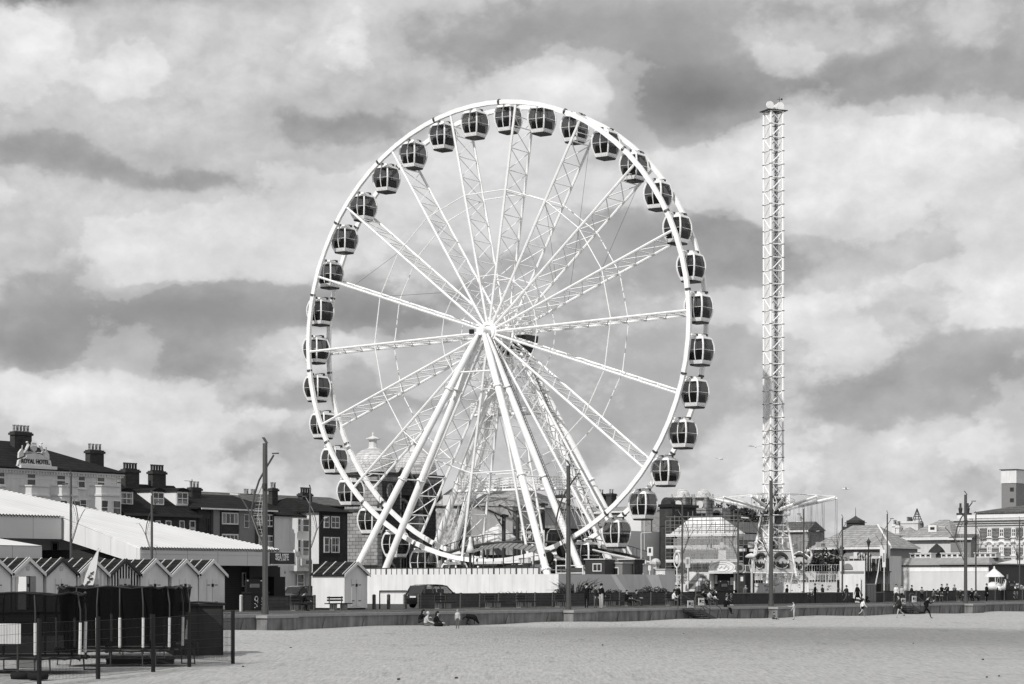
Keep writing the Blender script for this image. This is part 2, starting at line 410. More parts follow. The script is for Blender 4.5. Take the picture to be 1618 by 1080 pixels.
# sea wall: kerbed cap, concrete panels, four buttresses carrying the masts
MASTS = [atn(423, 88.7)[0], atn(902, 88.7)[0], atn(1222, 88.7)[0], atn(1529, 88.7)[0]]
w = thing('sea_wall', 'long low concrete sea wall between the sand and the promenade', 'wall', (0, 88.5, 0))
MB().box(-200, 900, 0, .52, -3.2, -.10).build('wall_face', 'concrete', w)
MB().box(-200, 900, -.08, .56, -.10, .06).build('coping', 'concrete_cap', w)
mb = MB()
x = 62.0; k = 0
while x < 330:
    mb.path([(x,-.03,-1.3),(x+.02,-.02,-.75),(x+.10,-.05,-.45),(x+.24,-.09,-.12)], .02, 4); x += (1.75 if x > 140 else 3.6)*random.uniform(.7, 1.3)
mb.build('joint', 'dark_steel', w)
for X in MASTS:
    MB().box(X-1.25, X+1.25, -.85, -.02, -2.6, -.14).build('buttress', 'concrete', w)
    MB().box(X-1.35, X+1.35, -.95, -.1, -.14, .02).build('buttress_cap', 'concrete_cap', w)

# ------------------------------------------------------------------ observation wheel
AX = BE-radians(33.43)          # axle runs 2.07 degrees off the promenade line
R0, SEP, HUB = 23.5, 3.5, 27.62
hx_, hy_ = FW[0]*240.22+RT[0]*-2.393, FW[1]*240.22+RT[1]*-2.393
wheel = thing('ferris_wheel', 'giant white observation wheel with glazed cabins rising over the seafront', 'ferris wheel', (hx_, hy_, 0), AX)
def WP(u, d, z): return (d, -u, z)            # u right in the wheel's plane, d along the axle away from the sea, z height
PH = -.6665
def ring_pt(a, d, r=R0): return WP(r*cos(a), d, HUB+r*sin(a))
for d in (0, SEP):
    mb = MB(); n = 72
    # rim as a flat-sided box girder
    for k in range(n):
        a0, a1 = 2*pi*k/n, 2*pi*(k+1)/n
        vs = [ring_pt(a, d+e, r) for a in (a0, a1) for e, r in ((-.17, R0-.24), (.17, R0-.24), (.17, R0+.2), (-.17, R0+.2))]
        mb.add(vs, [(0,1,5,4),(1,2,6,5),(2,3,7,6),(3,0,4,7)])
    mb.build('rim', 'white_steel', wheel)
for k in range(18):                                  # bolted joints on the rims, cross tubes at the spoke ends
    a = PH+pi/9*k
    for d in (0, SEP):
        a2 = a+pi/36
        MB().path([ring_pt(a2-.004, d, R0), ring_pt(a2+.004, d, R0)], .31, 8).build('rim_joint', 'galvanised', wheel)
for k in range(18):
    a = PH+pi/9*k; mb = MB()
    r_in = .9; r_out = R0-.1
    for d in (0, SEP):
        mb.tube(ring_pt(a, d, r_in), ring_pt(a, d, r_out), .135, 6)
    mb.tube(ring_pt(a, 0, R0-2.4), ring_pt(a, SEP, R0-2.4), .07, 5)
    rr = R0-2.4; bay = 2.25; i = 0
    while rr > 2.5:
        r2 = rr-bay
        mb.tube(ring_pt(a, 0, rr), ring_pt(a, SEP, rr), .06, 4)
        mb.tube(ring_pt(a, 0, rr), ring_pt(a, SEP, r2), .055, 4)
        mb.tube(ring_pt(a, SEP, rr), ring_pt(a, 0, r2), .055, 4)
        rr = r2
    mb.tube(ring_pt(a, 0, R0-1.4), ring_pt(a, SEP, R0-1.4), .05, 4)
    mb.tube(ring_pt(a, 0, R0-1.4), ring_pt(a, SEP*.35, R0-2.4), .04, 4); mb.tube(ring_pt(a, SEP, R0-1.4), ring_pt(a, SEP*.65, R0-2.4), .04, 4)
    mb.build('spoke', 'white_steel', wheel)
for rr, rad in ((14.6, .062), (5.9, .05)):
    for d in (0, SEP):
        MB().path([ring_pt(PH+pi/9*k, d, rr) for k in range(18)], rad, 5, closed=True).build('spoke_tie', 'white_steel', wheel)
# crossed stay wires in two quadrants
for k in (3, 4, 9, 13, 15):
    a, b = PH+pi/9*k, PH+pi/9*(k+1)
    for p, q in ((ring_pt(a, 0, 14.6), ring_pt(b, SEP, 21)), (ring_pt(b, 0, 14.6), ring_pt(a, SEP, 8))): MB().tube(p, q, .02, 3).build('stay_wire', 'galvanised', wheel)
# hub
mb = MB()
mb.lathe([(.4,-1.3),(.42,-1.3),(.45,5.2),(.4,5.2)], 20, (0,0,HUB), axis='x')
for d in (0, SEP):
    mb.lathe([(.6,-.14),(1.05,-.14),(1.05,.14),(.6,.14)], 24, (d,0,HUB), axis='x')
mb.lathe([(.2,-1.6),(.46,-1.6),(.52,-1.2),(.3,-1.2)], 20, (0,0,HUB), axis='x')
mb.path([(-.2,.78*cos(2*pi*k/24),HUB+.78*sin(2*pi*k/24)) for k in range(24)], .09, 6, closed=True)
mb.build('hub', 'white_steel', wheel)
MB().obox((-1.7,.95,HUB-.05), .35, .42, .45).build('bearing_box', 'black', wheel)
# lattice drum behind the hub, dark lower half
mb = MB(); md = MB()
for d in (4.3, 6.2):
    for r in (2.0, 1.3):
        mb.path([WP(r*cos(2*pi*k/24), d, HUB+r*sin(2*pi*k/24)) for k in range(24)], .045, 4, closed=True)
for k in range(24):
    a = 2*pi*k/24
    mb.tube(WP(2*cos(a),4.3,HUB+2*sin(a)), WP(2*cos(a),6.2,HUB+2*sin(a)), .035, 4)
    mb.tube(WP(.6*cos(a),4.3,HUB+.6*sin(a)), WP(2*cos(a),4.3,HUB+2*sin(a)), .035, 4)
    mb.tube(WP(2*cos(a),4.3,HUB+2*sin(a)), WP(2*cos(a+.26),6.2,HUB+2*sin(a+.26)), .025, 4)
mb.build('hub_lattice', 'white_steel', wheel)
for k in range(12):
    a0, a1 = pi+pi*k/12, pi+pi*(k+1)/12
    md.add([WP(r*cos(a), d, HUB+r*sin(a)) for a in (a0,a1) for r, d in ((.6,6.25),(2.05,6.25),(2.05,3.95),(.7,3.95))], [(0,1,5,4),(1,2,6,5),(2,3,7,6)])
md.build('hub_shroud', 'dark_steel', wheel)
# legs: four A-frames, each of two tubular legs
def leg(u0, d0, u1, d1, r=.36, z1=HUB-.3):
    mb = MB(); A = Vector(WP(u0, d0, -.6)); Bp = Vector(WP(u1, d1, z1)); dv = (Bp-A)
    mb.path([A, A+dv*.12, A+dv*.46, A+dv*.93, Bp], [r, r, r*1.02, r*.98, r*.55], 12)
    for t in (.135, .47, .80):
        p = A+dv*t; e = dv.normalized()*.09
        mb.tube(p-e, p+e, r*1.32, 12)
        for j in range(8):
            aa = 2*pi*j/8; mb.obox(p+Vector((cos(aa)*r*1.2, sin(aa)*r*1.2, .12)), .09, .09, .12)
    return mb.build('leg', 'white_steel', wheel, smooth=True), A, dv
LEGS = {}
for nm, u, d, dt in (('F1', 13.4, -8.2, -1.4), ('F2', 13.9, -1.7, -.95), ('B1', 13.45, 5.6, 4.4), ('B2', 13.75, 10.4, 4.9)):
    for sg in (-1, 1): LEGS[nm, sg] = leg(sg*u, d, sg*.35, dt)[1:]
# ladder and cable up the nearest right leg
A, dv = LEGS['F2', 1]; mb = MB(); e = dv.normalized(); side = Vector(WP(.16, -.15, 0))
o1 = Vector(WP(.42, -.1, .25)); o2 = o1+Vector(WP(.0, .34, 0))
mb.tube(A+o1+dv*.03, A+o1+dv*.97, .045, 4); mb.tube(A+o2+dv*.03, A+o2+dv*.97, .03, 4)
for k in range(84):
    p = A+dv*(.04+.92*k/84); mb.tube(p+o1, p+o2, .022, 4)
mb.build('ladder', 'dark_steel', wheel)
A, dv = LEGS['B1', 1]; mb = MB()
for k in range(60):
    p = A+dv*(.1+.85*k/60)+o1; mb.tube(p, p+Vector(WP(.35, 0, 0)), .03, 4)
mb.tube(A+o1+dv*.08, A+o1+dv*.96, .04, 4); mb.build('ladder', 'dark_steel', wheel)
# maintenance decks between the inland legs
def deck(u0, u1, d0, d1, z):
    mb = MB(); x0, x1 = d0, d1
    mb.box(x0, x1, -u1, -u0, z-.12, z)
    for y in (-u0, -u1): mb.box(x0, x1, y-.05, y+.05, z-.24, z-.12)
    for x in (x0, x1): mb.box(x-.05, x+.05, -u1, -u0, z-.22, z-.12)
    mb.build('deck', 'white_steel', wheel)
    mb = MB(); k = max(3, int((u1-u0)/.75))
    for x in (x0, x1):
        for hz in (.28, .55, .82, 1.1): mb.tube((x,-u0,z+hz), (x,-u1,z+hz), .042, 4)
        for i in range(k+1):
            y = -(u0+(u1-u0)*i/k); mb.tube((x,y,z), (x,y,z+1.1), .04, 4)
    for y in (-u0, -u1):
        for hz in (.28, .55, .82, 1.1): mb.tube((x0,y,z+hz), (x1,y,z+hz), .042, 4)
    mb.build('railing', 'white_steel', wheel)
deck(-7.4, 6.8, 4.8, 6.6, 11.75)
deck(-5.5, 2.4, 4.8, 6.4, 19.7)
# horizontal stiffeners of the A-frames
for nm in ('F1', 'B2'):
    p_, q_ = [LEGS[nm, sg][0]+LEGS[nm, sg][1]*.86 for sg in (-1, 1)]; MB().tube(p_, q_, .09, 6).build('brace', 'white_steel', wheel)
for sg in (-1, 1):
    for p, q in (('F1','F2'),('B1','B2')):
        for t in (.47, .80):
            MB().tube(LEGS[p, sg][0]+LEGS[p, sg][1]*t, LEGS[q, sg][0]+LEGS[q, sg][1]*t, .08, 6).build('brace', 'white_steel', wheel)
# lattice mast of the inland frame, either side
for sg in (-1, 1):
    mb = MB(); A, dv = LEGS['B1', sg]; off = Vector(WP(-sg*1.5, .2, 0))
    q0 = [A+off*f+Vector(WP(0, g, 0)) for f, g in ((1,0),(1.9,0),(1,1.1),(1.9,1.1))]
    q1 = [A+dv*.9+Vector(WP(sg*f, g, 0)) for f, g in ((-.3,0),(-1.1,0),(-.3,.9),(-1.1,.9))]
    nb = 9
    for a, b in zip(q0, q1): mb.tube(a, b, .045, 5)
    for i in range(nb):
        t0, t1 = i/nb, (i+1)/nb
        P = [a.lerp(b, t0) for a, b in zip(q0, q1)]; Q = [a.lerp(b, t1) for a, b in zip(q0, q1)]
        for a, b in ((0,1),(1,3),(3,2),(2,0)):
            mb.tube(P[a], P[b], .028, 4); mb.tube(P[a], Q[b], .026, 4)
    mb.build('lattice_strut', 'white_steel', wheel)
# base frame and drive tyres
mb = MB()
for d in (-8.2, -1.7, 5.6, 10.4): mb.box(d-.4, d+.4, -15.5, 15.5, .0, .7)
for u in (-13.6, -6, 6, 13.6): mb.box(-9, 11, u-.35, u+.35, .05, .75)
mb.build('base_frame', 'white_steel', wheel)
# loading platform with railings and steps
mb = MB(); mb.box(-6, 9.5, -9.5, 8, 1.9, 2.1)
for x in range(-6, 10, 3):
    for y in range(-9, 9, 3): mb.box(x, x+.2, y, y+.2, .75, 1.9)
mb.build('loading_platform', 'light_grey', wheel)
mb = MB()
for y in (-9.4, 7.9):
    for h in (.35, .7, 1.1): mb.tube((-6,y,2.1+h), (9.5,y,2.1+h), .03, 4)
    for k in range(16): mb.tube((-6+k,y,2.1), (-6+k,y,3.2), .035, 4)
for x in (-5.9, 9.4):
    for h in (.35, .7, 1.1): mb.tube((x,-9.4,2.1+h), (x,7.9,2.1+h), .03, 4)
    for k in range(18): mb.tube((x,-9.4+k,2.1), (x,-9.4+k,3.2), .035, 4)
mb.build('platform_railing', 'white_steel', wheel)
for (u, d) in ((7.6,-.5),(7.9,4.1),(9.2,-.5),(9.4,4.1)):
    z = HUB-sqrt(R0*R0-u*u)-.95
    MB().lathe([(.2,-.18),(.55,-.18),(.62,0),(.55,.18),(.2,.18)], 18, (d,-u,z), axis='x').build('drive_tyre', 'rubber', wheel)
for u in (6.2, 10.2):
    mb = MB()
    for d in (-.9, 4.5):
        z = HUB-sqrt(R0*R0-u*u)-1.2; mb.box(d-.2, d+.2, -u-.2, -u+.2, .7, z)
    mb.box(-1.2, 4.8, -u-.15, -u+.15, z-.3, z)
    mb.build('drive_frame', 'white_steel', wheel)

# cabins
PROF = [(-2.78,.66),(-2.62,.72),(-2.3,.84),(-1.85,.95),(-1.4,1.0),(-.95,.975),(-.5,.87),(-.22,.76)]
HU, HD = .98, 1.13
def lvl(z):
    for (z0, s0), (z1, s1) in zip(PROF, PROF[1:]):
        if z0 <= z <= z1: return s0+(s1-s0)*(z-z0)/(z1-z0)
    return PROF[-1][1] if z > PROF[-1][0] else PROF[0][1]
def sec(z, k=1.0): s = lvl(z)*k; return [(-HD*s,-HU*s,z),(HD*s,-HU*s,z),(HD*s,HU*s,z),(-HD*s,HU*s,z)]
gmb = MB()
cor = [[sec(z)[i] for z, _ in PROF] for i in range(4)]
for i in range(4):
    gmb.path(cor[i], .085, 5)
zs = [z for z, _ in PROF]
for sy in (-1, 1):                                   # mullions of the glazed fronts (faces along the axle) and sides
    gmb.path([(sy*HD*lvl(z)*1.0, 0, z) for z in zs], .05, 4)
    gmb.path([(sy*HD*lvl(z)*1.01, sy2*HU*lvl(z), z) for sy2 in (0,) for z in zs], .05, 4)
for z, r in ((-2.62,.05),(-.3,.06),(-1.42,.022)):
    q = sec(z, 1.0); gmb.path(q, r, 4, closed=True)
q0, q1 = sec(-2.78, 1.02), sec(-2.42, 1.02)
gmb.add(q0+q1, [(0,1,5,4),(1,2,6,5),(2,3,7,6),(3,0,4,7)])
q0, q1 = sec(-.36, 1.0), sec(-.16, .96)
q1 = [(a,b,-.10) for a,b,_ in q1]
gmb.add(q0+q1, [(0,1,5,4),(1,2,6,5),(2,3,7,6),(3,0,4,7),(4,5,6,7)])
gmb.tube((-1.7,0,.0),(1.7,0,.0), .09, 8)             # pivot beam
for sx in (-1, 1): gmb.tube((sx*.9,0,.0),(sx*.75,0,-.2), .1, 6)
gmb.box(-.5,.45,-.42,.42,-.12,.12)
cab0 = gmb.build('gondola', 'white_steel', wheel)
mb = MB(); lv = [sec(z, .975) for z in zs[1:]]
vs = [p for q in lv for p in q]
fs = [(i*4+j, i*4+(j+1)%4, (i+1)*4+(j+1)%4, (i+1)*4+j) for i in range(len(lv)-1) for j in range(4)]
mb.add(vs, fs).build('glazing', 'cabin_glass', cab0)
mb = MB(); q = sec(-2.78, 1.12); mb.add(q+[(a*.9,b*.9,-2.95) for a,b,_ in q]+[], [(3,2,1,0),(0,1,5,4),(1,2,6,5),(2,3,7,6),(3,0,4,7),(4,5,6,7)])
mb.build('floor_plate', 'dark_steel', cab0)
mb = MB().box(-.75,.75,-.78,-.45,-2.3,-1.6).box(-.75,.75,.45,.78,-2.3,-1.6).box(-.75,.75,-.45,.45,-2.35,-2.2).box(-.06,.06,-.5,.5,-2.2,-1.3)
mb.build('seat', 'black', cab0)
MB().box(.42,.98,-.34,.34,-.02,.24).build('air_conditioner', 'dark_steel', cab0); MB().box(-.95,-.75,-.2,.2,-.05,.14).build('vent_box', 'galvanised', cab0)
first = True
for k in range(36):
    a = PH+radians(5)+pi/18*k
    c = cab0 if first else copy_tree(cab0, wheel)
    first = False
    p = ring_pt(a, SEP/2, R0+.30); c.location = (p[0], p[1]+.06, p[2]-.30)

# ------------------------------------------------------------------ swing tower
tx, ty = atd(1222, 250)
tower = thing('tower_swing_ride', 'very tall white lattice tower swing ride right of the observation wheel', 'fairground ride', (tx, ty, 0), BE-pi/2+radians(24))
hw = .74; ZT = zz(176, 250)
mb = MB()
for sx in (-1, 1):
    for sy in (-1, 1): mb.tube((sx*hw,sy*hw,0), (sx*hw,sy*hw,ZT), .13, 6)
bay = 1.42; nb = int(ZT/bay)
cs = [(-hw,-hw),(hw,-hw),(hw,hw),(-hw,hw)]
for i in range(nb):
    z0, z1 = ZT-bay*(i+1), ZT-bay*i
    for j in range(4):
        a, b = cs[j], cs[(j+1)%4]
        mb.tube((*a,z1), (*b,z1), .055, 4)
        if i%2: a, b = b, a
        mb.tube((*a,z1), (*b,z0), .055, 4)
mb.build('mast', 'white_steel', tower)
mb = MB()
for i in range(0, nb): 
    z1 = ZT-bay*i
    for sx, sy in ((-1,-1),(1,-1),(-1,1),(1,1)): mb.obox((sx*hw,sy*hw,z1), .27, .27, .07)
mb.build('mast_flange', 'galvanised', tower)
MB().add([(-hw-.01,-hw,1),(-hw-.01,hw,1),(-hw-.01,hw,ZT-.3),(-hw-.01,-hw,ZT-.3)], [(0,1,2,3)]).box(-hw-.03,-hw+.03,-.28,.28,10,ZT-.6)
mb = MB().box(-hw+.02,-hw+.08,-.5,.5,1,ZT-.3).box(-.12,.12,hw-.1,hw-.04,1,ZT-1)
mb.build('light_panel', 'white_paint', tower)
mb = MB(); z = 3.
for x, y in ((.15,-.3),(.15,.1),(.45,-.1)): mb.tube((x,y,1), (x,y,ZT-.2), .03, 4)
while z < ZT-1: mb.tube((.15,-.3,z), (.15,.1,z), .03, 4); mb.tube((.15,-.1,z), (.45,-.1,z+.5), .03, 4); z += .45
mb.build('ladder', 'dark_steel', tower)
mb = MB(); mb.box(-1.15,1.2,-1.0,1.0,ZT,ZT+.08); mb.build('top_deck', 'dark_steel', tower)
mb = MB()
for x, y in ((-.7,-.5),(.55,-.5),(.75,.4)): mb.lathe([(.15,-.07),(.45,-.07),(.45,.07),(.15,.07)], 18, (x,y,ZT+.52), axis='y')
mb.box(-.2,.3,-.3,.3,ZT+.08,ZT+.4); mb.build('pulley', 'white_steel', tower)
mb = MB().tube((.75,0,ZT+.1),(.75,0,ZT+1.6),.03,4).tube((.45,0,ZT+1.35),(1.05,0,ZT+1.35),.025,4).box(.95,1.1,-.05,.05,ZT+1.3,ZT+1.5)
mb.build('wind_gauge', 'dark_steel', tower)
# carriage with twelve booms
z0, z1 = zz(808, 250), zz(780, 250)
mb = MB(); hc = 1.25; cc2 = [(-hc,-hc),(hc,-hc),(hc,hc),(-hc,hc)]
for j in range(4):
    a, b = cs[j], cs[(j+1)%4]; a, b = cc2[j], cc2[(j+1)%4]
    mb.tube((*a,z0-.4),(*a,z1+.1),.09,5)
    for z in (z0-.4, (z0+z1)/2, z1): mb.tube((*a,z),(*b,z),.06,4)
    for k in range(4):
        p = [(a[i]+(b[i]-a[i])*k/4) for i in (0,1)]; q = [(a[i]+(b[i]-a[i])*(k+1)/4) for i in (0,1)]
        mb.tube((*p,z0),(*q,z1),.045,4); mb.tube((*q,z0),(*p,z1),.045,4)
mb.build('carriage', 'white_steel', tower)
for j in range(4):
    mb = MB(); a, b = cc2[j], cc2[(j+1)%4]; p = [a[i]+(b[i]-a[i])*.3 for i in (0,1)]; q = [a[i]+(b[i]-a[i])*.75 for i in (0,1)]
    mb.obox(((p[0]+q[0])/2*.8,(p[1]+q[1])/2*.8,z0+.9), .7, .7, .9); mb.obox(((p[0]+q[0])/2*.7,(p[1]+q[1])/2*.7,z0-.4), .5, .5, 1.9)
    mb.build('motor_box', 'dark_steel', tower)
for k in range(12):
    a = 2*pi*(k+.35)/12; ca, sa = cos(a), sin(a); rt_ = 6.9; zt = zz(787, 250)
    mb = MB().tube((1.0*ca,1.0*sa,z0+.2), (rt_*ca,rt_*sa,zt), .22, 6, .13)
    mb.tube((1.3*ca,1.3*sa,z1+.05), (rt_*ca,rt_*sa,zt+.12), .035, 3)
    bm_ = mb.build('boom', 'white_steel', tower)
    mb = MB()
    for rr in (rt_, rt_-1.4, rt_-2.8):
        zc = zt-(rt_-rr)*(zt-z0)/6; 
        for e in (-.28, .28):
            px_, py_ = rr*ca-e*sa, rr*sa+e*ca
            mb.tube((rr*ca,rr*sa,zc), (px_,py_,zc-4.3), .010, 3); mb.tube((px_,py_,zc-4.3), (px_,py_,zc-5.2), .014, 3)
    mb.build('chain', 'galvanised', bm_)
    mb = MB()
    for rr in (rt_,):
        zc = zt-5.3
        mb.obox((rr*ca,rr*sa,zc), .45, .62, .08, a); mb.obox((rr*ca+.2*ca,rr*sa+.2*sa,zc+.28), .06, .62, .5, a)
    mb.build('seat', 'light_grey', bm_)
# splayed base with printed panels
mb = MB(); zt = zz(812, 250); b0, b1 = .95, 2.1
for sx in (-1, 1):
    for sy in (-1, 1): mb.tube((sx*b1,sy*b1,0), (sx*b0,sy*b0,zt), .13, 6)
for z in (zz(905,250), zz(870,250), zz(850,250), zz(830,250)):
    h = b1+(b0-b1)*z/zt
    for j in range(4):
        a, b = [(-h,-h),(h,-h),(h,h),(-h,h)][j], [(h,-h),(h,h),(-h,h),(-h,-h)][j]; mb.tube((*a,z),(*b,z),.06,4)
        z2 = z-1.2; h2 = b1+(b0-b1)*z2/zt
        if z > zz(875,250)-.1: mb.tube((*a,z),(b[0]*h2/h,b[1]*h2/h,z2),.05,4)
mb.build('splayed_leg', 'white_steel', tower)
za, zb = zz(906,250), zz(871,250); ha, hb = b1+(b0-b1)*za/zt, b1+(b0-b1)*zb/zt
for j, (dx_, dy_) in enumerate(((0,-1),(-1,0),(0,1),(1,0))):
    def pt(u, z, o=0):
        h = b1+(b0-b1)*z/zt+o
        return (u*(h-.1)+0, -h, z) if j == 0 else ((-h, u*(h-.1), z) if j == 1 else ((u*(h-.1), h, z) if j == 2 else (h, u*(h-.1), z)))
    pn = MB().add([pt(-1,za,-.05),pt(1,za,-.05),pt(1,zb,-.05),pt(-1,zb,-.05)], [(0,1,2,3)] if j in (0,3) else [(3,2,1,0)])
    po = pn.build('printed_panel', 'light_grey', tower)
    if j < 2:
        em = MB(); zc = (za+zb)/2+.15
        ring = [pt(.60*cos(t), zc+.80*sin(t), .03) for t in [2*pi*i/20 for i in range(20)]]
        em.path(ring, .05, 5, closed=True); em.build('emblem_ring', 'white_paint', po)
        em = MB(); ring = [pt(.5*cos(t), zc+.2+.55*sin(t), .02) for t in [pi*i/12 for i in range(13)]]
        em.path(ring, [.04]+[.22]*11+[.04], 6); em.build('emblem_arch', 'dark_steel', po)
        p = pt(0, zc-.42, .06)
        text('emblem_lettering', 'Nights', .95, 'dark_steel', po, p, SEA if j == 0 else WEST, .03, .8, bold=.03)
MB().box(-3.6,3.6,-3.6,3.6,0,.5).build('base_plinth', 'white_paint', tower)
# ------------------------------------------------------------------ building helpers (meshes are made in world coordinates under a root)
def root(name, label, cat, x, y, group=None): return thing(name, label, cat, (x, y, 0), 0, group)
def kid(mb, name, mats, r, smooth=False):
    return mb.build(name, mats, r, smooth, loc=(-r.location[0], -r.location[1], -r.location[2]))
def win(r, face, a0, a1, z0, z1, pos, nx=2, nz=2, fm='white_trim', fr=.09, sill=False, curtain=.5, name='window', arch=False):
    if a0 > a1: a0, a1 = a1, a0
    if z0 > z1: z0, z1 = z1, z0
    mb, pn = MB(), MB()
    def bx(m, u0, u1, w0, w1, d0, d1):       # d: distance proud of the wall
        if face == 'sea': m.box(u0, u1, pos-d1, pos-d0, w0, w1)
        else: m.box(pos-d1, pos-d0, u0, u1, w0, w1)
    bx(mb, a0, a0+fr, z0, z1, 0, .07); bx(mb, a1-fr, a1, z0, z1, 0, .07)
    bx(mb, a0+fr, a1-fr, z0, z0+fr, 0, .07); bx(mb, a0+fr, a1-fr, z1-fr, z1, 0, .07)
    for i in range(1, nx):
        u = a0+(a1-a0)*i/nx; bx(mb, u-fr*.35, u+fr*.35, z0+fr, z1-fr, 0, .06)
    for i in range(1, nz):
        w_ = z0+(z1-z0)*i/nz; bx(mb, a0+fr, a1-fr, w_-fr*.35, w_+fr*.35, 0, .055)
    if sill: bx(mb, a0-.12, a1+.12, z0-.14, z0-.002, 0, .16)
    o = kid(mb, name, fm, r)
    bx(pn, a0+fr, a1-fr, z0+fr, z1-fr, .0, .035)
    q = pn.build('pane', 'window_glass', o)
    if curtain and random.random() < curtain:
        cm = MB(); h = (z1-z0)*random.choice((.35, .5, .6)); s_ = random.choice((0, 1))
        if s_: bx(cm, a0+fr*1.2, a1-fr*1.2, z0+fr*1.2, z0+h, .036, .045)
        else:
            wq = (a1-a0)*.25
            bx(cm, a0+fr*1.2, a0+wq, z0+fr*1.2, z1-fr*1.2, .036, .045); bx(cm, a1-wq, a1-fr*1.2, z0+fr*1.2, z1-fr*1.2, .036, .045)
        cm.build('curtain', 'curtain', o)
    return o
def door(r, face, a0, a1, z0, z1, pos, m='dark_wood'):
    if a0 > a1: a0, a1 = a1, a0
    mb = MB()
    if face == 'sea': mb.box(a0, a1, pos-.08, pos, z0, z1); k = MB().box(a1-.2, a1-.1, pos-.14, pos-.08, 1.0, 1.1)
    else: mb.box(pos-.08, pos, a0, a1, z0, z1); k = MB().box(pos-.14, pos-.08, a0+.1, a0+.2, 1.0, 1.1)
    d = kid(mb, 'door', m, r); k.build('handle', 'galvanised', d); return d
def chimney(r, x0, x1, y0, y1, z0, z1, pots=4, m='brick_dark', pm='brick_mid', name='chimney'):
    mb = MB().box(x0, x1, y0, y1, z0, z1-.35).box(x0-.12, x1+.12, y0-.12, y1+.12, z1-.35, z1-.12).box(x0-.02, x1+.02, y0-.02, y1+.02, z1-.12, z1)
    c = kid(mb, name, m, r)
    for i in range(pots):
        x = x0+(x1-x0)*(i+.5)/pots
        MB().lathe([(.15,0),(.17,.08),(.12,.12),(.13,.55),(.17,.6),(.15,.68)], 8, (x,(y0+y1)/2,z1)).build('chimney_pot', pm, c)
    return c
def hip_roof(r, x0, x1, y0, y1, z0, z1, hl, hr, m, ov=.35, name='roof', ridge_y=None):
    yr = (y0+y1)/2 if ridge_y is None else ridge_y
    v = [(x0-ov,y0-ov,z0),(x1+ov,y0-ov,z0),(x1+ov,y1+ov,z0),(x0-ov,y1+ov,z0),(x0-ov+hl,yr,z1),(x1+ov-hr,yr,z1)]
    v += [(a,b,z0-.14) for a,b,_ in v[:4]]
    return kid(MB().add(v, [(0,1,5,4),(1,2,5),(2,3,4,5),(3,0,4),(6,7,1,0),(7,8,2,1),(8,9,3,2),(9,6,0,3),(9,8,7,6)]), name, m, r)

# ------------------------------------------------------------------ white-roofed aquarium hall
eN, eZ, sl_ = 109.3, 4.2, .30
xA, xB = atn(223, eN)[0], atn(441, eN)[0]
xC, nC = 111.4, 123.0; zC = eZ+sl_*(nC-eN)
nD = 116.5; zD = eZ+sl_*(nD-eN)
aq = root('aquarium_hall', 'low aquarium hall with a huge white hipped sheet roof behind the beach huts', 'building', xA, nD)
mb = MB()
top = [(xA,eN,eZ),(xB,eN,eZ),(xC,nC,zC),(40,nC,zC),(40,nD,zD),(xA,nD,zD)]
mb.add(top+[(a,b,c-.12) for a,b,c in top], [(0,1,2,5),(5,2,3,4),(0,6,7,1),(0,5,11,6),(5,4,10,11)])
mb.add([(xB,eN,eZ),(xB,137,eZ),(xC,nC,zC)], [(0,1,2)]); mb.add([(xB,137,eZ),(40,137,eZ),(40,nC,zC),(xC,nC,zC)], [(0,1,2,3)])
kid(mb, 'roof', 'roof_sheet', aq)
def zig(x0, x1, y, z):
    x = x0; pts = []; k = 0
    while x < x1: pts.append((x, y, z+(.05 if k%2 else -.05))); x += .14; k += 1
    return pts
kid(MB().path(zig(xA-.1, xB+.1, eN-.03, eZ-.03), .045, 4), 'corrugated_edge', 'galvanised', aq)
kid(MB().path(zig(60, xA-.3, nD-.03, zD-.03), .045, 4), 'corrugated_edge', 'galvanised', aq)
hp = []
for i in range(121):
    p = Vector((xB,eN,eZ)).lerp(Vector((xC,nC,zC)), i/120); hp.append((p.x,p.y,p.z+(.03 if i%2 else -.03)))
kid(MB().path(hp, .05, 4), 'corrugated_edge', 'roof_sheet', aq)
mb = MB().box(xA, xB, eN+.05, eN+.2, eZ-1.15, eZ-.16)
mb.box(xA, xB+2.2, eN+.02, eN+.06, eZ-.42, eZ-.36)
kid(mb, 'fascia', 'fascia', aq)
fz = 1.25
kid(MB().box(xB, xB+2.3, eN+.05, eN+.25, eZ-.45, eZ-.1), 'fascia', 'fascia', aq)
kid(MB().box(50, xA-.2, nD+.05, nD+.2, zD-1.55, zD-.12), 'fascia', 'fascia', aq)
v = [(xA-.05,eN+.06,eZ-.1),(xA-.05,nD+.2,zD-.1),(xA-.05,nD+.2,zD-1.55),(xA-.05,eN+.06,eZ-1.15)]
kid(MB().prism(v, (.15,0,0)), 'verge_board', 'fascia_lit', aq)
mb = MB().box(xA+.6, xB+2.4, eN+2.2, eN+2.4, 0, eZ-.2).box(xA+.5, xA+.7, eN+2.4, nC, 0, eZ-.1).box(50, xA+.5, nC-.2, nC, 0, zD)
kid(mb, 'wall', 'cladding', aq)
win(aq, 'sea', *sorted((atn(80,nC-.2)[0], atn(92,nC-.2)[0])), 2.6, 4.8, nC-.2, 1, 1, fr=.14, curtain=0)
win(aq, 'sea', *sorted((atn(138,nC-.2)[0], atn(147,nC-.2)[0])), 3.6, 4.4, nC-.2, 1, 1, curtain=0)
win(aq, 'sea', *sorted((atn(382,eN+2.2)[0], atn(388,eN+2.2)[0])), 1.6, 2.6, eN+2.2, 1, 1, fm='light_grey', curtain=0)
kid(MB().tube((xA-7.2,nD-.1,0),(xA-7.2,nD-.1,zD+1.4),.06,6), 'flag_pole', 'galvanised', aq)
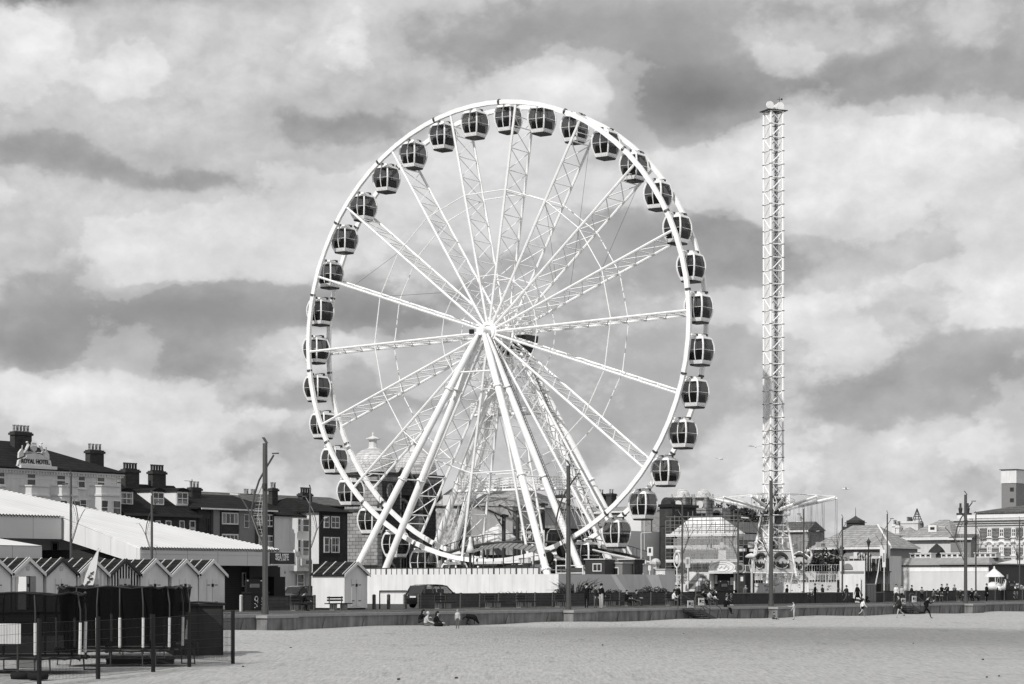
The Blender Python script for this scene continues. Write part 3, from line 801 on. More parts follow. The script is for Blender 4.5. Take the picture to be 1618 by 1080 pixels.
kid(MB().obox((xA-9.2, nD-.2, zD-.55), .9, .5, .14, .2, .3).tube((xA-9.2,nD,zD-.9),(xA-9.2,nD-.3,zD-.6),.04), 'floodlight', 'dark_steel', aq)
xs0, xs1 = atn(427, eN)[0], atn(465, eN)[0]
sg = kid(MB().box(xs0, xs1, eN-.05, eN+.05, zz(891,166), zz(873,166)), 'sign_board', 'dark_steel', aq)
kid(MB().box(xs0, xs1, eN-.08, eN+.08, zz(893,166), zz(891.2,166)).box(xs1, xs1+.12, eN-.08, eN+.08, zz(893,166), zz(868,166)), 'sign_frame', 'white_trim', aq)
text('sign_lettering', 'SEA LIFE', .62, 'white_paint', sg, ((xs0+xs1)/2-.1, eN-.08, zz(880.5,166)), SEA, .01, .62, bold=.02)
marks('small_lettering', 'sea', (xs0+xs1)/2-.5, (xs0+xs1)/2+.35, zz(885.5,166), .09, eN-.08, 'light_grey', sg, (0,0,0))
kid(MB().obox((xs1-.35, eN+.5, 2.6), .16, .16, .16), 'wall_lamp', 'white_paint', aq)
for px in (431, 440):
    x = atn(px, eN+2)[0]; kid(MB().box(x-.18, x+.22, eN+2.1, eN+2.16, 2.0, 2.65), 'poster', 'pale_paint', aq)
kid(MB().box(xs0-.5, xs1+.2, eN+1.5, eN+1.6, 0, 3.0).box(xs1-1.6, xs1-.4, eN+.5, eN+1.5, .0, 2.3), 'entrance_screen', 'black', aq)

# smaller canopy with white hipped roof at the left edge
c2N = 106.5; x1 = atn(67, c2N)[0]; z1 = zz(862, depth(x1, c2N))
ca = root('canopy', 'small white-roofed canopy cut by the left edge above the beach huts', 'canopy', x1-3, c2N+2)
kid(MB().add([(x1,c2N,z1),(x1-5.5,c2N+5.5,z1+1.35),(x1-30,c2N+5.5,z1+1.35),(x1-30,c2N,z1),(x1,c2N+11,z1)], [(0,1,2,3),(0,4,1)]), 'roof', 'roof_sheet', ca)
kid(MB().box(x1-30, x1, c2N+.04, c2N+.2, z1-.98, z1-.03), 'fascia', 'fascia', ca)
kid(MB().box(x1-30, x1-.4, c2N+1, c2N+1.2, 0, z1-.9), 'wall', 'cladding', ca)

# ------------------------------------------------------------------ beach huts
def hut(label, xc, y0, style, w=2.42, dep=2.75, ridge=3.34, eave=2.35, group='beach huts in the row'):
    r = root('beach_hut', label, 'beach hut', xc, y0+dep/2, group)
    h = w/2; wm = {'pink': 'fascia_lit', 'plain': 'pale_paint'}.get(style, 'pale_paint')
    mb = MB(); b = .12
    mb.prism([(xc-h,y0,b),(xc+h,y0,b),(xc+h,y0,eave),(xc,y0,ridge-.12),(xc-h,y0,eave)], (0,dep,0))
    kid(mb, 'wall', 'white_paint' if style != 'stripes' else 'white_paint', r)
    kid(MB().box(xc-h+.1, xc+h-.1, y0+.1, y0+dep-.1, -.05, b), 'plinth', 'dark_wood', r)
    ov = .16; f = (ridge-eave)/h; rf = MB()
    for sgn in (-1, 1):
        a = [(xc,y0-.15,ridge),(xc+sgn*(h+ov),y0-.15,eave-f*ov+.12),(xc+sgn*(h+ov),y0+dep+.12,eave-f*ov+.12),(xc,y0+dep+.12,ridge)]
        rf.prism(a, (0,0,-.07))
    ro = kid(rf, 'roof', 'slate', r)
    for i in range(4):
        y = y0+.05+dep*i/3.3
        for sgn in (-1, 1): MB().obox((xc+sgn*(h+ov)/2, y, (ridge+eave-f*ov+.12)/2+.035), sqrt((h+ov)**2+((ridge-eave)+f*ov-.12)**2), .045, .05, 0, 0, sgn*math.atan((ridge-(eave-f*ov+.12))/(h+ov))).build('roof_batten', 'white_paint', ro)
    bb = MB(); dark = style in ('stripes', 'darkverge')
    for sgn in (-1, 1):
        bb.prism([(xc,y0-.19,ridge+.05),(xc+sgn*(h+ov),y0-.19,eave-f*ov+.17),(xc+sgn*(h+ov),y0-.19,eave-f*ov-.03),(xc,y0-.19,ridge-.19)], (0,.05,0))
    kid(bb, 'barge_board', 'dark_steel' if dark else 'white_trim', r)
    if style in ('stripes', 'pale_stripes'):
        st = MB(); n = 10 if style == 'stripes' else 7; sw = w/n/2
        for i in range(n):
            x = xc-h+(i+.25)*w/n; t_ = eave+(ridge-eave-.12)*(1-min(1,abs(x+sw/2-xc)/h))-.08
            st.box(x, x+sw, y0-.012, y0, b+.1, t_)
        kid(st, 'painted_stripe', 'cloth_black' if style == 'stripes' else 'light_grey', r)
    if style == 'open':
        kid(MB().box(xc-.62, xc+.62, y0-.02, y0, .25, 2.25), 'door_opening', 'black', r)
        d = kid(MB().obox((xc-.8,y0-.3,1.25),.05,.62,1.95,.5), 'door', 'white_trim', r)
        kid(MB().box(xc-.35,xc+.05,y0-.05,y0-.02,.4,2.2).box(xc-.55,xc-.4,y0-.05,y0-.02,.4,2.2).box(xc+.15,xc+.6,y0-.05,y0-.02,.3,2.25), 'shelf', 'curtain', r)
    elif style == 'single':
        kid(MB().box(xc-.5, xc+.5, y0-.03, y0, .25, 2.15), 'door', 'white_trim', r)
    else:
        for sgn in (-1, 1):
            dm = 'light_grey' if style in ('stripes', 'pale_stripes') else 'white_paint'
            d = kid(MB().box(xc+sgn*.02, xc+sgn*.5, y0-.035, y0-.012, .25, 2.12), 'door', dm, r)
            hg = MB()
            for z in (.62, 1.72): hg.box(xc+sgn*.5, xc+sgn*.22, y0-.05, y0-.036, z-.025, z+.025)
            hg.build('hinge', 'black', d)
    lk = MB().box(xc-.09, xc+.12, y0-.06, y0-.036, 1.6, 1.8); kid(lk, 'padlock', 'black', r)
    if style in ('open', 'single', 'darkverge'): kid(MB().lathe([(.02,0),(.15,.0),(.15,.03),(.02,.03)], 14, (xc,y0-.03,2.72), axis='y'), 'vent', 'light_grey', r)
    return r
HN = 104.0
for px, st, lb in ((-8,'plain','pale beach hut cut off by the left edge of the view'), (44,'open','pale beach hut with open double doors and shelves inside'),
               (97,'darkverge','pale beach hut with dark barge boards and a round vent'), (146,'pale_stripes','beach hut with faint pale stripes behind the feather banner'),
               (197,'stripes','beach hut painted in bold black and white stripes'), (244,'plain','plain pale beach hut just right of the black striped hut'),
               (292,'plain','plain pale beach hut second from the right end of the row'), (335,'plain','plain pale beach hut at the right end of the row')):
    hut(lb, atn(px, HN)[0], HN, st)
hut('lone white beach hut standing by itself below the observation wheel', atn(562.5, 103.5)[0], 103.5, 'plain', 2.5, 2.9, 3.32, 2.42, group=None)

# ------------------------------------------------------------------ terrace along the road behind
n = 170.0
X = lambda px, nn=170.0: atn(px, nn)[0]
Z = lambda py, px, nn=170.0: zz(py, atn(px, nn)[1])
# hotel
h = root('hotel', 'pale stucco hotel with dark hipped roof and a crest above its name', 'building', X(60), n+6)
x0, x1 = X(-90), X(190); ze = Z(744, 190); 
kid(MB().box(x0, x1, n, n+13, 0, ze-.5), 'wall', 'stucco', h)
kid(MB().box(x0, x1+.25, n-.35, n+13.2, ze-.5, ze-.22).box(x0, x1+.1, n-.15, n+13.1, ze-.78, ze-.5).box(X(25), X(82), n-.75, n, ze-.25, ze+.05), 'cornice', 'pale_paint', h)
mb = MB().box(x0, x1, n-.19, n-.152, ze-.7, ze-.51); x = x0
while x < x1: mb.box(x, x+.16, n-.32, n-.188, ze-.7, ze-.51); x += .36
kid(mb, 'dentil', 'stucco', h)
kid(MB().box(x0, x1+.02, n-.06, n, Z(787,100)-.1, Z(787,100)+.1).box(x0, x1+.02, n-.05, n, Z(758,100)-.04, Z(758,100)+.04).box(x1-.5,x1+.05,n-.05,n,0,ze-.8), 'string_course', 'pale_paint', h)
zr = Z(703, 112, n+6.5)
hip_roof(h, x0, x1, n, n+13, ze-.2, zr, 6, 8.2, 'slate', .5)
for a, b, c, d in ((-2,6,745,764),(43,55,748,766),(90,102,750,768),(124,133,751,769),(154,164,752,771),(90,96,788,796),(105,113,788,800),(125,135,790,803)):
    win(h, 'sea', X(a)-.1, X(b)+.1, Z(d,a)-.1, Z(c,a)+.1, n, 1, 2, sill=True, curtain=.4, fr=.07)
for a, b in ((-40,0),(31,76),(79,121),(142,187)):
    bx0, bx1 = X(a), X(b); q = .9; zt = Z(770, b)
    P = [(bx0,n,0),(bx0+.7,n-q,0),(bx1-.7,n-q,0),(bx1,n,0)]
    kid(MB().prism(P, (0,0,zt)), 'bay', 'pale_paint', h)
    P2 = [(bx0-.1,n,zt),(bx0+.65,n-q-.12,zt),(bx1-.65,n-q-.12,zt),(bx1+.1,n,zt)]
    kid(MB().prism(P2, (0,0,.14)).prism([(p[0],p[1]-.0,Z(785,b)) for p in P2], (0,0,.16)), 'bay_cornice', 'stucco', h)
    m0 = (bx0+bx1)/2
    win(h, 'sea', m0-1.35, m0-.35, Z(815,b), Z(791,b), n-q, 1, 2); win(h, 'sea', m0+.25, m0+1.4, Z(815,b), Z(791,b), n-q, 1, 2)
chimney(h, X(20,n+5), X(47,n+5), n+4.7, n+5.4, zr-2.2, Z(682,34,n+5), 5)
chimney(h, X(139,n+7.5), X(161,n+7.5), n+7.2, n+7.9, zr-3.5, Z(711,150,n+7.5), 4)
# pediment with name and crest
pa, pb = X(23), X(76); zb = ze+.05; pm = (pa+pb)/2; hw_ = (pb-pa)/2
pts = [(pa,n-.5,zb),(pb,n-.5,zb),(pb-.1,n-.5,zb+.75),(pb-1.0,n-.5,zb+1.15),(pm+.9,n-.5,zb+1.5),(pm,n-.5,zb+1.62),(pm-1.1,n-.5,zb+1.5),(pa+1.1,n-.5,zb+1.1),(pa+.1,n-.5,zb+.6)]
pe = kid(MB().prism(pts, (0,.25,0)), 'pediment', 'stucco', h)
text('hotel_lettering', 'ROYAL HOTEL.', .84, 'black', pe, (pm+.05, n-.56, zb+.5), SEA, .02, .66, bold=.012)
mb = MB(); y = n-.4
for sgn in (-1, 1):                                # scrolled ears, then the two supporters of the shield
    mb.prism([(pm+sgn*hw_*.92,y,zb+.9),(pm+sgn*hw_*.62,y,zb+1.2),(pm+sgn*hw_*.6,y,zb+1.75),(pm+sgn*hw_*.75,y,zb+2.1),(pm+sgn*hw_*.9,y,zb+1.6)], (0,.2,0))
    b0 = pm+sgn*1.05
    mb.path([(b0+sgn*.3,y,zb+1.6),(b0,y,zb+2.1),(b0-sgn*.25,y,zb+2.6),(b0-sgn*.2,y,zb+2.9)], [.09,.14,.15,.1], 6)
    mb.blob((b0-sgn*.1,y,zb+3.0), .15, .12, .14, 8, 5); mb.path([(b0-sgn*.2,y,zb+2.55),(b0-sgn*.5,y,zb+2.7)], .06, 5)
    mb.path([(b0+sgn*.1,y,zb+2.0),(b0-sgn*.2,y,zb+1.65)], .08, 5); mb.path([(b0+sgn*.25,y,zb+1.8),(b0+sgn*.55,y,zb+2.1),(b0+sgn*.5,y,zb+2.4)], .045, 5)
    mb.blob((b0+sgn*.5,y,zb+2.45), .08, .08, .1, 6, 4)
mb.prism([(pm-.36,y,zb+2.65),(pm+.36,y,zb+2.65),(pm+.34,y,zb+2.1),(pm,y,zb+1.75),(pm-.34,y,zb+2.1)], (0,.15,0))
mb.box(pm-.3,pm+.3,y,y+.15,zb+2.75,zb+2.9)
for i in range(5): mb.blob((pm-.28+i*.14,y+.07,zb+3.0), .06, .06, .12, 6, 4)
mb.path([(pm-1.3,y,zb+1.62),(pm-.5,y,zb+1.75),(pm,y,zb+1.66),(pm+.5,y,zb+1.75),(pm+1.3,y,zb+1.62)], .06, 5)
mb.build('crest', 'stucco', pe)
pe.scale = (1, 1, .74); pe.location.z = zb*(1-.74)

# house with curved dormers
r = root('terraced_house', 'dark shingled house with three curved white dormers beside the pale hotel', 'building', X(250), n+5)
x0, x1 = X(190)+.05, X(312); ze = Z(812, 250); zr = Z(766, 250, n+5.5)
kid(MB().box(x0, x1, n, n+11, 0, ze), 'wall', 'brick_dark', r)
mb = MB().add([(x0,n-.4,ze),(x1+.2,n-.4,ze),(X(275,n+5.5),n+5.5,zr),(x0,n+5.5,zr),(x1+.2,n+11,ze),(x0,n+11,ze)], [(0,1,2,3),(1,4,2),(4,5,3,2)])
kid(mb, 'roof', 'slate', r)
kid(MB().box(x0, x1+.25, n-.5, n-.38, ze-.25, ze), 'gutter', 'dark_steel', r)
for a, b in ((189,210),(240,259),(278,297)):
    zb_, zt_ = Z(797,a,n+1.5), Z(776,a,n+1.5); f = n+1.4; xa, xb = X(a,f), X(b,f)
    d = kid(MB().box(xa, xb, f, f+3.2, zb_-.2, zt_), 'dormer', 'white_trim', r)
    win(r, 'sea', xa+.05, xb-.05, zb_, zt_-.05, f-.01, 2, 2, fr=.13, curtain=.8)
    MB().prism([(xa-.2,f-.25,zt_),(xb+.2,f-.25,zt_),(xb-.3,f-.25,zt_+.28),((xa+xb)/2,f-.25,zt_+.4),(xa+.3,f-.25,zt_+.28)], (0,3.6,0)).build('dormer_roof', 'slate', d)
for a, b in ((245,253),(261,270),(283,291),(299,308)):
    win(r, 'sea', X(a), X(b), Z(846,a), Z(822,a), n, 1, 2, sill=True); 
for a, b in ((205,214),(225,234)): win(r, 'sea', X(a), X(b), Z(846,a), Z(824,a), n, 1, 2)
chimney(r, X(195,n+5), X(217,n+5), n+4.7, n+5.4, zr-1.4, Z(741,205,n+5), 5, pm='brick_dark')
chimney(r, X(238,n+5), X(259,n+5), n+4.7, n+5.4, zr-1.4, Z(744,250,n+5), 5, pm='brick_dark')
chimney(r, X(299,n+4), X(315,n+4), n+3.7, n+4.3, ze, Z(770,307,n+4), 3, pm='lead')
kid(MB().tube((X(298,n+4),n+3.5,ze),(X(298,n+4),n+3.5,Z(757,298,n+4)),.04).tube((X(286,n+4),n+3.5,Z(760,298,n+4)),(X(300,n+4),n+3.5,Z(760,298,n+4)),.025), 'aerial', 'dark_steel', r)

# grey rendered house pair
r = root('terraced_house', 'grey rendered house with white picture windows and a long dark roof', 'building', X(370), n+5)
x0, x1 = X(312)+.15, X(432); ze = Z(804, 370); zr = Z(783, 370, n+5)
kid(MB().box(x0, x1, n, n+10, 0, ze), 'wall', 'brick_dark', r)
kid(MB().box(X(334), X(346), n-.12, n, 0, ze-.1).box(X(377), X(403), n-.1, n, 0, ze-.1), 'render_panel', 'mid_grey', r)
hip_roof(r, x0, x1, n, n+10, ze, zr, 3, 1.5, 'slate', .5)
for a, b, c, d, k in ((350,376,809,828,4),(350,376,843,866,4),(405,414,812,829,2),(418,432,812,832,2),(408,432,845,864,3)):
    win(r, 'sea', X(a), X(b), Z(d,a), Z(c,a), n-.01, k, 1 if k > 3 else 2, fr=.14, curtain=.7)
win(r, 'sea', X(384), X(392), Z(834,388), Z(812,388), n-.1, 1, 2, fm='light_grey', curtain=0)
win(r, 'sea', X(326), X(331), Z(860,388), Z(820,388), n-.01, 1, 2, fm='dark_steel', curtain=0)
chimney(r, X(427,n+5), X(436,n+5), n+4.7, n+5.3, ze, Z(771,430,n+5), 2)

for px_ in (347, 402, 430, 334): kid(MB().tube((X(px_),n-.2,0),(X(px_),n-.2,ze-.1),.07,5), 'drainpipe', 'dark_steel', r)
kid(MB().box(x0-.1, x1+.1, n-.6, n-.48, ze-.16, ze), 'gutter', 'white_trim', r)
# long slate roof behind
r = root('terrace_row', 'long plain slate roof showing over the houses left of the wheel', 'building', X(440,n+26), n+28)
x0, x1 = X(318,n+24), X(562,n+24)
kid(MB().box(x0, x1, n+24, n+33, 0, Z(792,400,n+24)), 'wall', 'brick_dark', r)
hip_roof(r, x0, x1, n+24, n+33, Z(793,400,n+24), Z(780,400,n+28.5), .1, .1, 'tile_mid', .3)
for px in (386, 397): chimney(r, X(px-4,n+29), X(px+4,n+29), n+28, n+29.4, Z(785,390,n+28), Z(780,390,n+28), 2)

# pale bay-fronted house
r = root('terraced_house', 'pale painted house with stacked white bay windows above the cafe sign', 'building', X(460), n+5)
x0, x1 = X(433), X(487); ze = Z(814, 460)
kid(MB().box(x0, x1, n, n+10, 0, ze), 'wall', 'pale_paint', r)
hip_roof(r, x0, x1, n, n+10, ze, Z(797,460,n+5), 2.4, 1.2, 'slate', .3)
bx0, bx1 = X(457), X(486)
kid(MB().prism([(bx0,n,3.2),(bx0+.5,n-.7,3.2),(bx1-.5,n-.7,3.2),(bx1,n,3.2)], (0,0,ze-3.5)), 'bay', 'pale_paint', r)
for c, d in ((819,841),(852,879)):
    win(r, 'sea', bx0+.55, bx0+1.15, Z(d,470), Z(c,470), n-.7, 1, 2, fr=.1); win(r, 'sea', bx0+1.35, bx1-.55, Z(d,470), Z(c,470), n-.7, 1, 2, fr=.12)
zc = Z(888, 480)
cs_ = kid(MB().box(X(466), X(505), n-1.0, n-.8, zc-.38, zc+.38), 'shop_sign', 'light_grey', r)
text('shop_lettering', 'SUNSHINE CAFE', .55, 'black', cs_, (X(486), n-1.02, zc-.02), SEA, .01, .72, bold=.012)
win(r, 'sea', X(467), X(478), .9, 2.9, n-.2, 1, 2, curtain=0); win(r, 'sea', X(484), X(494), .9, 2.9, n-.2, 1, 2, curtain=0)
chimney(r, X(474,n+7), X(489,n+7), n+6.6, n+7.3, ze, Z(779,480,n+7), 4, pm='brick_dark')

# dark brick house with white sashes
r = root('terraced_house', 'dark brick house with two storeys of white sash windows by the domed theatre', 'building', X(520), n+5)
x0, x1 = X(504,n-2), X(549,n-2); ze = Z(808, 520, n-2)
kid(MB().box(x0, x1, n-2, n+10, 0, ze), 'wall', 'brick_dark', r)
kid(MB().box(x0-.04, x0, n-2, n+10, 0, ze-.02), 'flank_render', 'pale_paint', r)
hip_roof(r, x0, x1, n-2, n+10, ze, Z(789,520,n+4), 2.0, 2.0, 'slate', .4)
kid(MB().box(X(508,n-2), X(537,n-2), n-2.08, n-2, Z(874,520,n-2)-.3, Z(813,520,n-2)), 'dark_panel', 'black', r)
for c, d in ((815,834),(848,873)):
    win(r, 'sea', X(510.5,n-2), X(519,n-2), Z(d,515,n-2), Z(c,515,n-2), n-2.1, 1, 2, fr=.12); win(r, 'sea', X(521.5,n-2), X(535,n-2), Z(d,515,n-2), Z(c,515,n-2), n-2.1, 2, 2, fr=.12)
kid(MB().box(X(504,n-3), X(549,n-3), n-3, n-2.1, 3.0, 4.0), 'awning', 'black', r)
marks('awning_lettering', 'sea', X(518,n-3), X(542,n-3), 3.7, .22, n-3.04, 'light_grey', r, (-r.location[0], -r.location[1], 0))

# domed theatre
r = root('theatre', 'old stone theatre with twin tiled domes seen through the left of the wheel', 'building', X(625), n+6)
T = [(592, 630), (657, 694)]; zc = Z(750, 600); dp = 4.9
xm0, xm1 = X(626), X(660)
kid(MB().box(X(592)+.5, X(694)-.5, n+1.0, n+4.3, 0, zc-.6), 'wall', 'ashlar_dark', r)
for i, (a, b) in enumerate(T):
    xa, xb = X(a), X(b)
    t_ = kid(MB().box(xa, xb, n-.4, n-.4+dp, 0, zc), 'corner_tower', 'ashlar', r)
    MB().box(xa-.3, xb+.3, n-.7, n-.1+dp, zc, zc+.3).box(xa-.15, xb+.15, n-.55, n-.25+dp, zc-.9, zc-.7).box(xa-.12, xb+.12, n-.52, n-.28+dp, Z(806,600)-.15, Z(806,600)+.15).build('tower_cornice', 'ashlar_dark', t_)
    kid(MB().box(xa+.9, xb-.3, n-.43, n-.4, 0, zc-1.0), 'shade_slab', 'ashlar_dark', r)  # dark slab over the pale tower paints its front as shaded
    cx_, cy_ = (xa+xb)/2, n-.4+dp/2; hr_ = (xb-xa)/2
    prof = [(hr_*1.22,0),(hr_*1.22,.15),(hr_*1.16,.55),(hr_*1.18,.9),(hr_*1.1,1.5),(hr_*.92,2.15),(hr_*.62,2.65),(hr_*.35,2.85),(hr_*.3,2.9)]
    MB().lathe(prof, 16, (cx_,cy_,zc+.3), rot=pi/16).build('dome', 'dome_tile', t_, True)
    z_ = zc+3.15
    MB().lathe([(.62,0),(.55,.12),(.5,.15),(.46,1.0),(.85,1.1),(.85,1.2),(.2,1.45),(.1,1.5),(.12,1.75),(.03,2.0)], 8, (cx_,cy_,z_)).build('lantern', 'pale_paint', t_)
    ov = MB(); ring = [(cx_+.55*cos(q), n-.47, Z(775,600)+.85*sin(q)) for q in [2*pi*k/16 for k in range(16)]]
    ov.path(ring, .12, 6, closed=True); kid(ov, 'oval_window', 'ashlar', r)
    kid(MB().add([(p[0],n-.45,p[2]) for p in ring], [tuple(range(15,-1,-1))]), 'oval_pane', 'window_glass', r)
    dr = MB(); xd = xa+(xb-xa)*.5
    dr.path([(xd-1,n-.5,0),(xd-1,n-.5,3.2)]+[(xd-cos(q),n-.5,3.2+sin(q)) for q in [pi*k/8 for k in range(9)]]+[(xd+1,n-.5,0)], .16, 5)
    kid(dr, 'arched_doorway', 'ashlar', r); kid(MB().box(xd-.9, xd+.9, n-.44, n-.4, 0, 3.6), 'door', 'black', r)
# lit flank with blind arch
for k, (a, b) in enumerate(((n+.6, n+2.2), (n+2.6, n+4.0))):
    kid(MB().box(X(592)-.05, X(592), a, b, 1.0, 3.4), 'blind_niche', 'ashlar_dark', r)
xmid = (xm0+xm1)/2; hh = (xm1-xm0)/2+.6
kid(MB().prism([(xmid-hh,n+.2,zc-2.2),(xmid+hh,n+.2,zc-2.2),(xmid,n+.2,Z(742,640)+.3)], (0,.7,0)), 'gable', 'ashlar_dark', r)
g_m = MB()
for sgn in (-1, 1): g_m.prism([(xmid,n-.1,Z(742,640)+.55),(xmid+sgn*(hh+.3),n-.1,zc-2.3),(xmid+sgn*(hh+.3),n-.1,zc-2.6),(xmid,n-.1,Z(742,640)+.15)], (0,.4,0))
kid(g_m, 'gable_coping', 'lead', r)
am = MB(); za_ = Z(820, 630)
am.path([(xmid-2.1,n+.9,1),(xmid-2.1,n+.9,za_)]+[(xmid-2.1*cos(q),n+.9,za_+2.4*sin(q)) for q in [pi*k/12 for k in range(13)]]+[(xmid+2.1,n+.9,1)], .22, 6)
for k in range(-3, 4): am.tube((xmid+k*.55,n+.92,3.5),(xmid+k*.55,n+.92,za_+2.3-abs(k)*.35), .045, 4)
for z_ in (za_-2.5, za_-1.2, za_, za_+1.1): am.tube((xmid-1.9,n+.92,z_),(xmid+1.9,n+.92,z_), .04, 4)
kid(am, 'arched_window', 'lead', r)
kid(MB().box(xmid-2.0, xmid+2.0, n+.95, n+.99, 1, za_+2.0), 'window_glazing', 'window_glass', r)

# flint-faced gable building seen through the wheel
s0 = 222.0; Yw = lambda px, s=s0: ats(px, s)[0]
Zw = lambda py, px, s=s0: zz(py, ats(px, s)[1])
r = root('amusement_hall', 'flint and rendered hall with a tiled roof framed inside the wheel', 'building', s0+6, 164)
ya, yb = Yw(812), Yw(684); ze = Zw(800, 780)
kid(MB().box(s0, s0+14, Yw(748), yb, 0, ze+.2), 'flint_wall', 'flint', r)
kid(MB().box(s0-.25, s0+14, ya, Yw(748)+.02, 0, ze), 'rendered_wall', 'render_dull', r)
ym = Yw(716)
kid(MB().prism([(s0-.05,yb,ze+.2),(s0-.05,Yw(748),ze+.2),(s0-.05,ym,Zw(774,716))], (14,0,0)), 'gable', 'flint', r)
zt = Zw(774, 740)
kid(MB().add([(s0-.4,ya-.3,ze-.05),(s0+4.5,ya+3,zt+.7),(s0+4.5,yb+.2,zt+.7),(s0-.4,yb+.4,ze+.3),(s0+14,ya-.3,ze),(s0+14,yb,ze)], [(3,2,1,0),(0,1,4),(1,2,5,4)]), 'roof', 'tile_light', r)
kid(MB().obox((s0-.5,(ya+yb)/2-2,zt-.4), .3, 4.4, .35, 0, -.45), 'roof_verge', 'white_trim', r)
kid(MB().box(s0-.3, s0-.02, Yw(702), Yw(714), Zw(800,700), Zw(782,700)), 'wall_patch', 'pale_paint', r)
kid(MB().box(s0+.1, s0+10, ya-6, ya-.3, 0, 8.2), 'annexe', 'brick_dark', r)
kid(MB().box(s0-.3, s0+10.2, ya-6.3, ya-.2, 8.2, 8.5), 'annexe_roof', 'lead', r)
for k, px in enumerate((825, 838, 851)): win(r, 'west', Yw(px), Yw(px-7), Zw(850,px), Zw(828,px), s0+.1, 2, 2, curtain=0)

# low blocks right of the flint hall
def block(name, label, cat, s, pxa, pxb, pyt, wm, rm=None, pyr=None, deep=12, roofdrop=0, extra=None, parapet=True):
    r = root(name, label, cat, s+deep/2, (ats(pxa,s)[0]+ats(pxb,s)[0])/2)
    y0, y1 = ats(pxb, s)[0], ats(pxa, s)[0]; D = ats((pxa+pxb)/2, s)[1]; z = zz(pyt, D)
    kid(MB().box(s, s+deep, y0, y1, 0, z), 'wall', wm, r)
    if rm:
        zr_ = zz(pyr, D+deep*.4)
        kid(MB().add([(s-.3,y0-.3,z),(s-.3,y1+.3,z),(s+deep*.5,y1+.0,zr_),(s+deep*.5,y0+.0,zr_),(s+deep,y1+.3,z),(s+deep,y0-.3,z)], [(1,0,3,2),(4,2,3,5),(0,5,3),(1,2,4),(0,1,4,5)]), 'roof', rm, r)
        kid(MB().box(s-.42, s-.28, y0-.3, y1+.3, z-.22, z+.02), 'gutter', 'white_trim', r)
    elif parapet: kid(MB().box(s-.2, s+.3, y0-.1, y1+.1, z, z+.35), 'parapet', 'lead', r)
    return r, y0, y1, z
r, y0, y1, z = block('arcade_building', 'low light-walled arcade with a louvred dark panel behind the wheel base', 'building', 246, 868, 962, 838, 'light_grey')
kid(MB().box(245.9, 246, ats(908,246)[0], ats(890,246)[0], 2, z-.3), 'louvre', 'cladding', r)
kid(MB().box(245.8, 246, y0, y1, z-.1, z+.5), 'fascia', 'brick_dark', r)
for px in (932, 945): win(r, 'west', ats(px+9,246)[0], ats(px,246)[0], 5.2, 6.6, 246, 2, 2, curtain=0)
r, y0, y1, z = block('warehouse', 'shed with a pale pitched metal roof beside the low wheel cabins', 'building', 262, 950, 1016, 862, 'brick_dark', 'light_grey', 800, 14)
for px in (970, 985, 1000): win(r, 'west', ats(px+9,262)[0], ats(px,262)[0], 2.6, 4.6, 262, 2, 3, fm='white_paint', fr=.16, curtain=0)
r, y0, y1, z = block('brick_block', 'plain square brick block right of the pale metal roof', 'building', 264, 1013, 1045, 806, 'brick_mid', deep=9)
kid(MB().tube((263.9,ats(1030,264)[0],0),(263.9,ats(1030,264)[0],z),.06), 'drainpipe', 'galvanised', r)
r, y0, y1, z = block('stair_tower', 'dark slab tower with a rounded top left of the scaffolding', 'tower', 258, 1042, 1062, 800, 'brick_dark', deep=6, parapet=False)
ym = (y0+y1)/2; hw2 = (y1-y0)/2
kid(MB().prism([(258,ym-hw2*.8*cos(q),z+.3+.9*sin(q)) for q in [pi*k/10 for k in range(11)]], (1.2,0,0)), 'rounded_top', 'brick_dark', r)
kid(MB().box(257.7, 264.2, y0-.3, y1+.3, z-.05, z+.3), 'cornice', 'black', r)
r, y0, y1, z = block('rooftop_block', 'distant roofs with chimneys behind the wheel legs', 'building', 300, 866, 1040, 808, 'brick_mid', 'tile_light', 800, 14)
for px in (882, 892, 946, 962, 1010): chimney(r, 305, 306.4, ats(px,305)[0]-.5, ats(px,305)[0]+.5, z, z+3.0, 2)
kid(MB().box(299.6, 299.9, ats(905,300)[0], ats(882,300)[0], z, z+2.2), 'roof_cabin', 'white_trim', r)

# variety theatre towers
r = root('circus_building', 'twin domed stone towers of the old circus behind the scaffolding', 'building', *atd(1095, 318))
for a, b, t in ((1062, 1093, 770), (1097, 1126, 772)):
    xc_, yc_ = atd((a+b)/2, 318); w2 = (b-a)/2*318/3700*.74; rad = w2*1.12; z = zz(806, 318)
    t_ = kid(MB().box(xc_-w2, xc_+w2, yc_-w2, yc_+w2, 0, z).box(xc_-w2*1.1, xc_+w2*1.1, yc_-w2*1.1, yc_+w2*1.1, z, z+.3), 'tower', 'ashlar', r)
    MB().box(xc_-w2*.82, xc_+w2*.82, yc_-w2*.82, yc_+w2*.82, z+.3, zz(787,318)).build('belvedere', 'ashlar', t_)
    for sx in (-1, 1):
        for sy in (-1, 1): MB().lathe([(.25,0),(.22,1.2),(.3,1.3),(.05,1.9)], 8, (xc_+sx*w2, yc_+sy*w2, z+.3)).build('pinnacle', 'ashlar', t_)
    z2 = zz(787, 318)
    MB().lathe([(rad*1.15,0),(rad*1.15,.25)]+[(rad*cos(q), .25+rad*.95*sin(q)) for q in [pi/2*k/8 for k in range(8)]]+[(.08,rad*.97+.25)], 16, (xc_,yc_,z2)).build('dome', 'dome_tile', t_, True)
    MB().box(xc_-w2-.05, xc_-w2, yc_-.9, yc_+.6, zz(820,318), zz(811,318)).build('opening', 'black', t_)
    kid(MB().lathe([(rad*.5,0),(rad*.5,.12)], 12, (xc_-w2-.0,yc_,zz(797,318)), axis='x'), 'roundel', 'stucco', r)
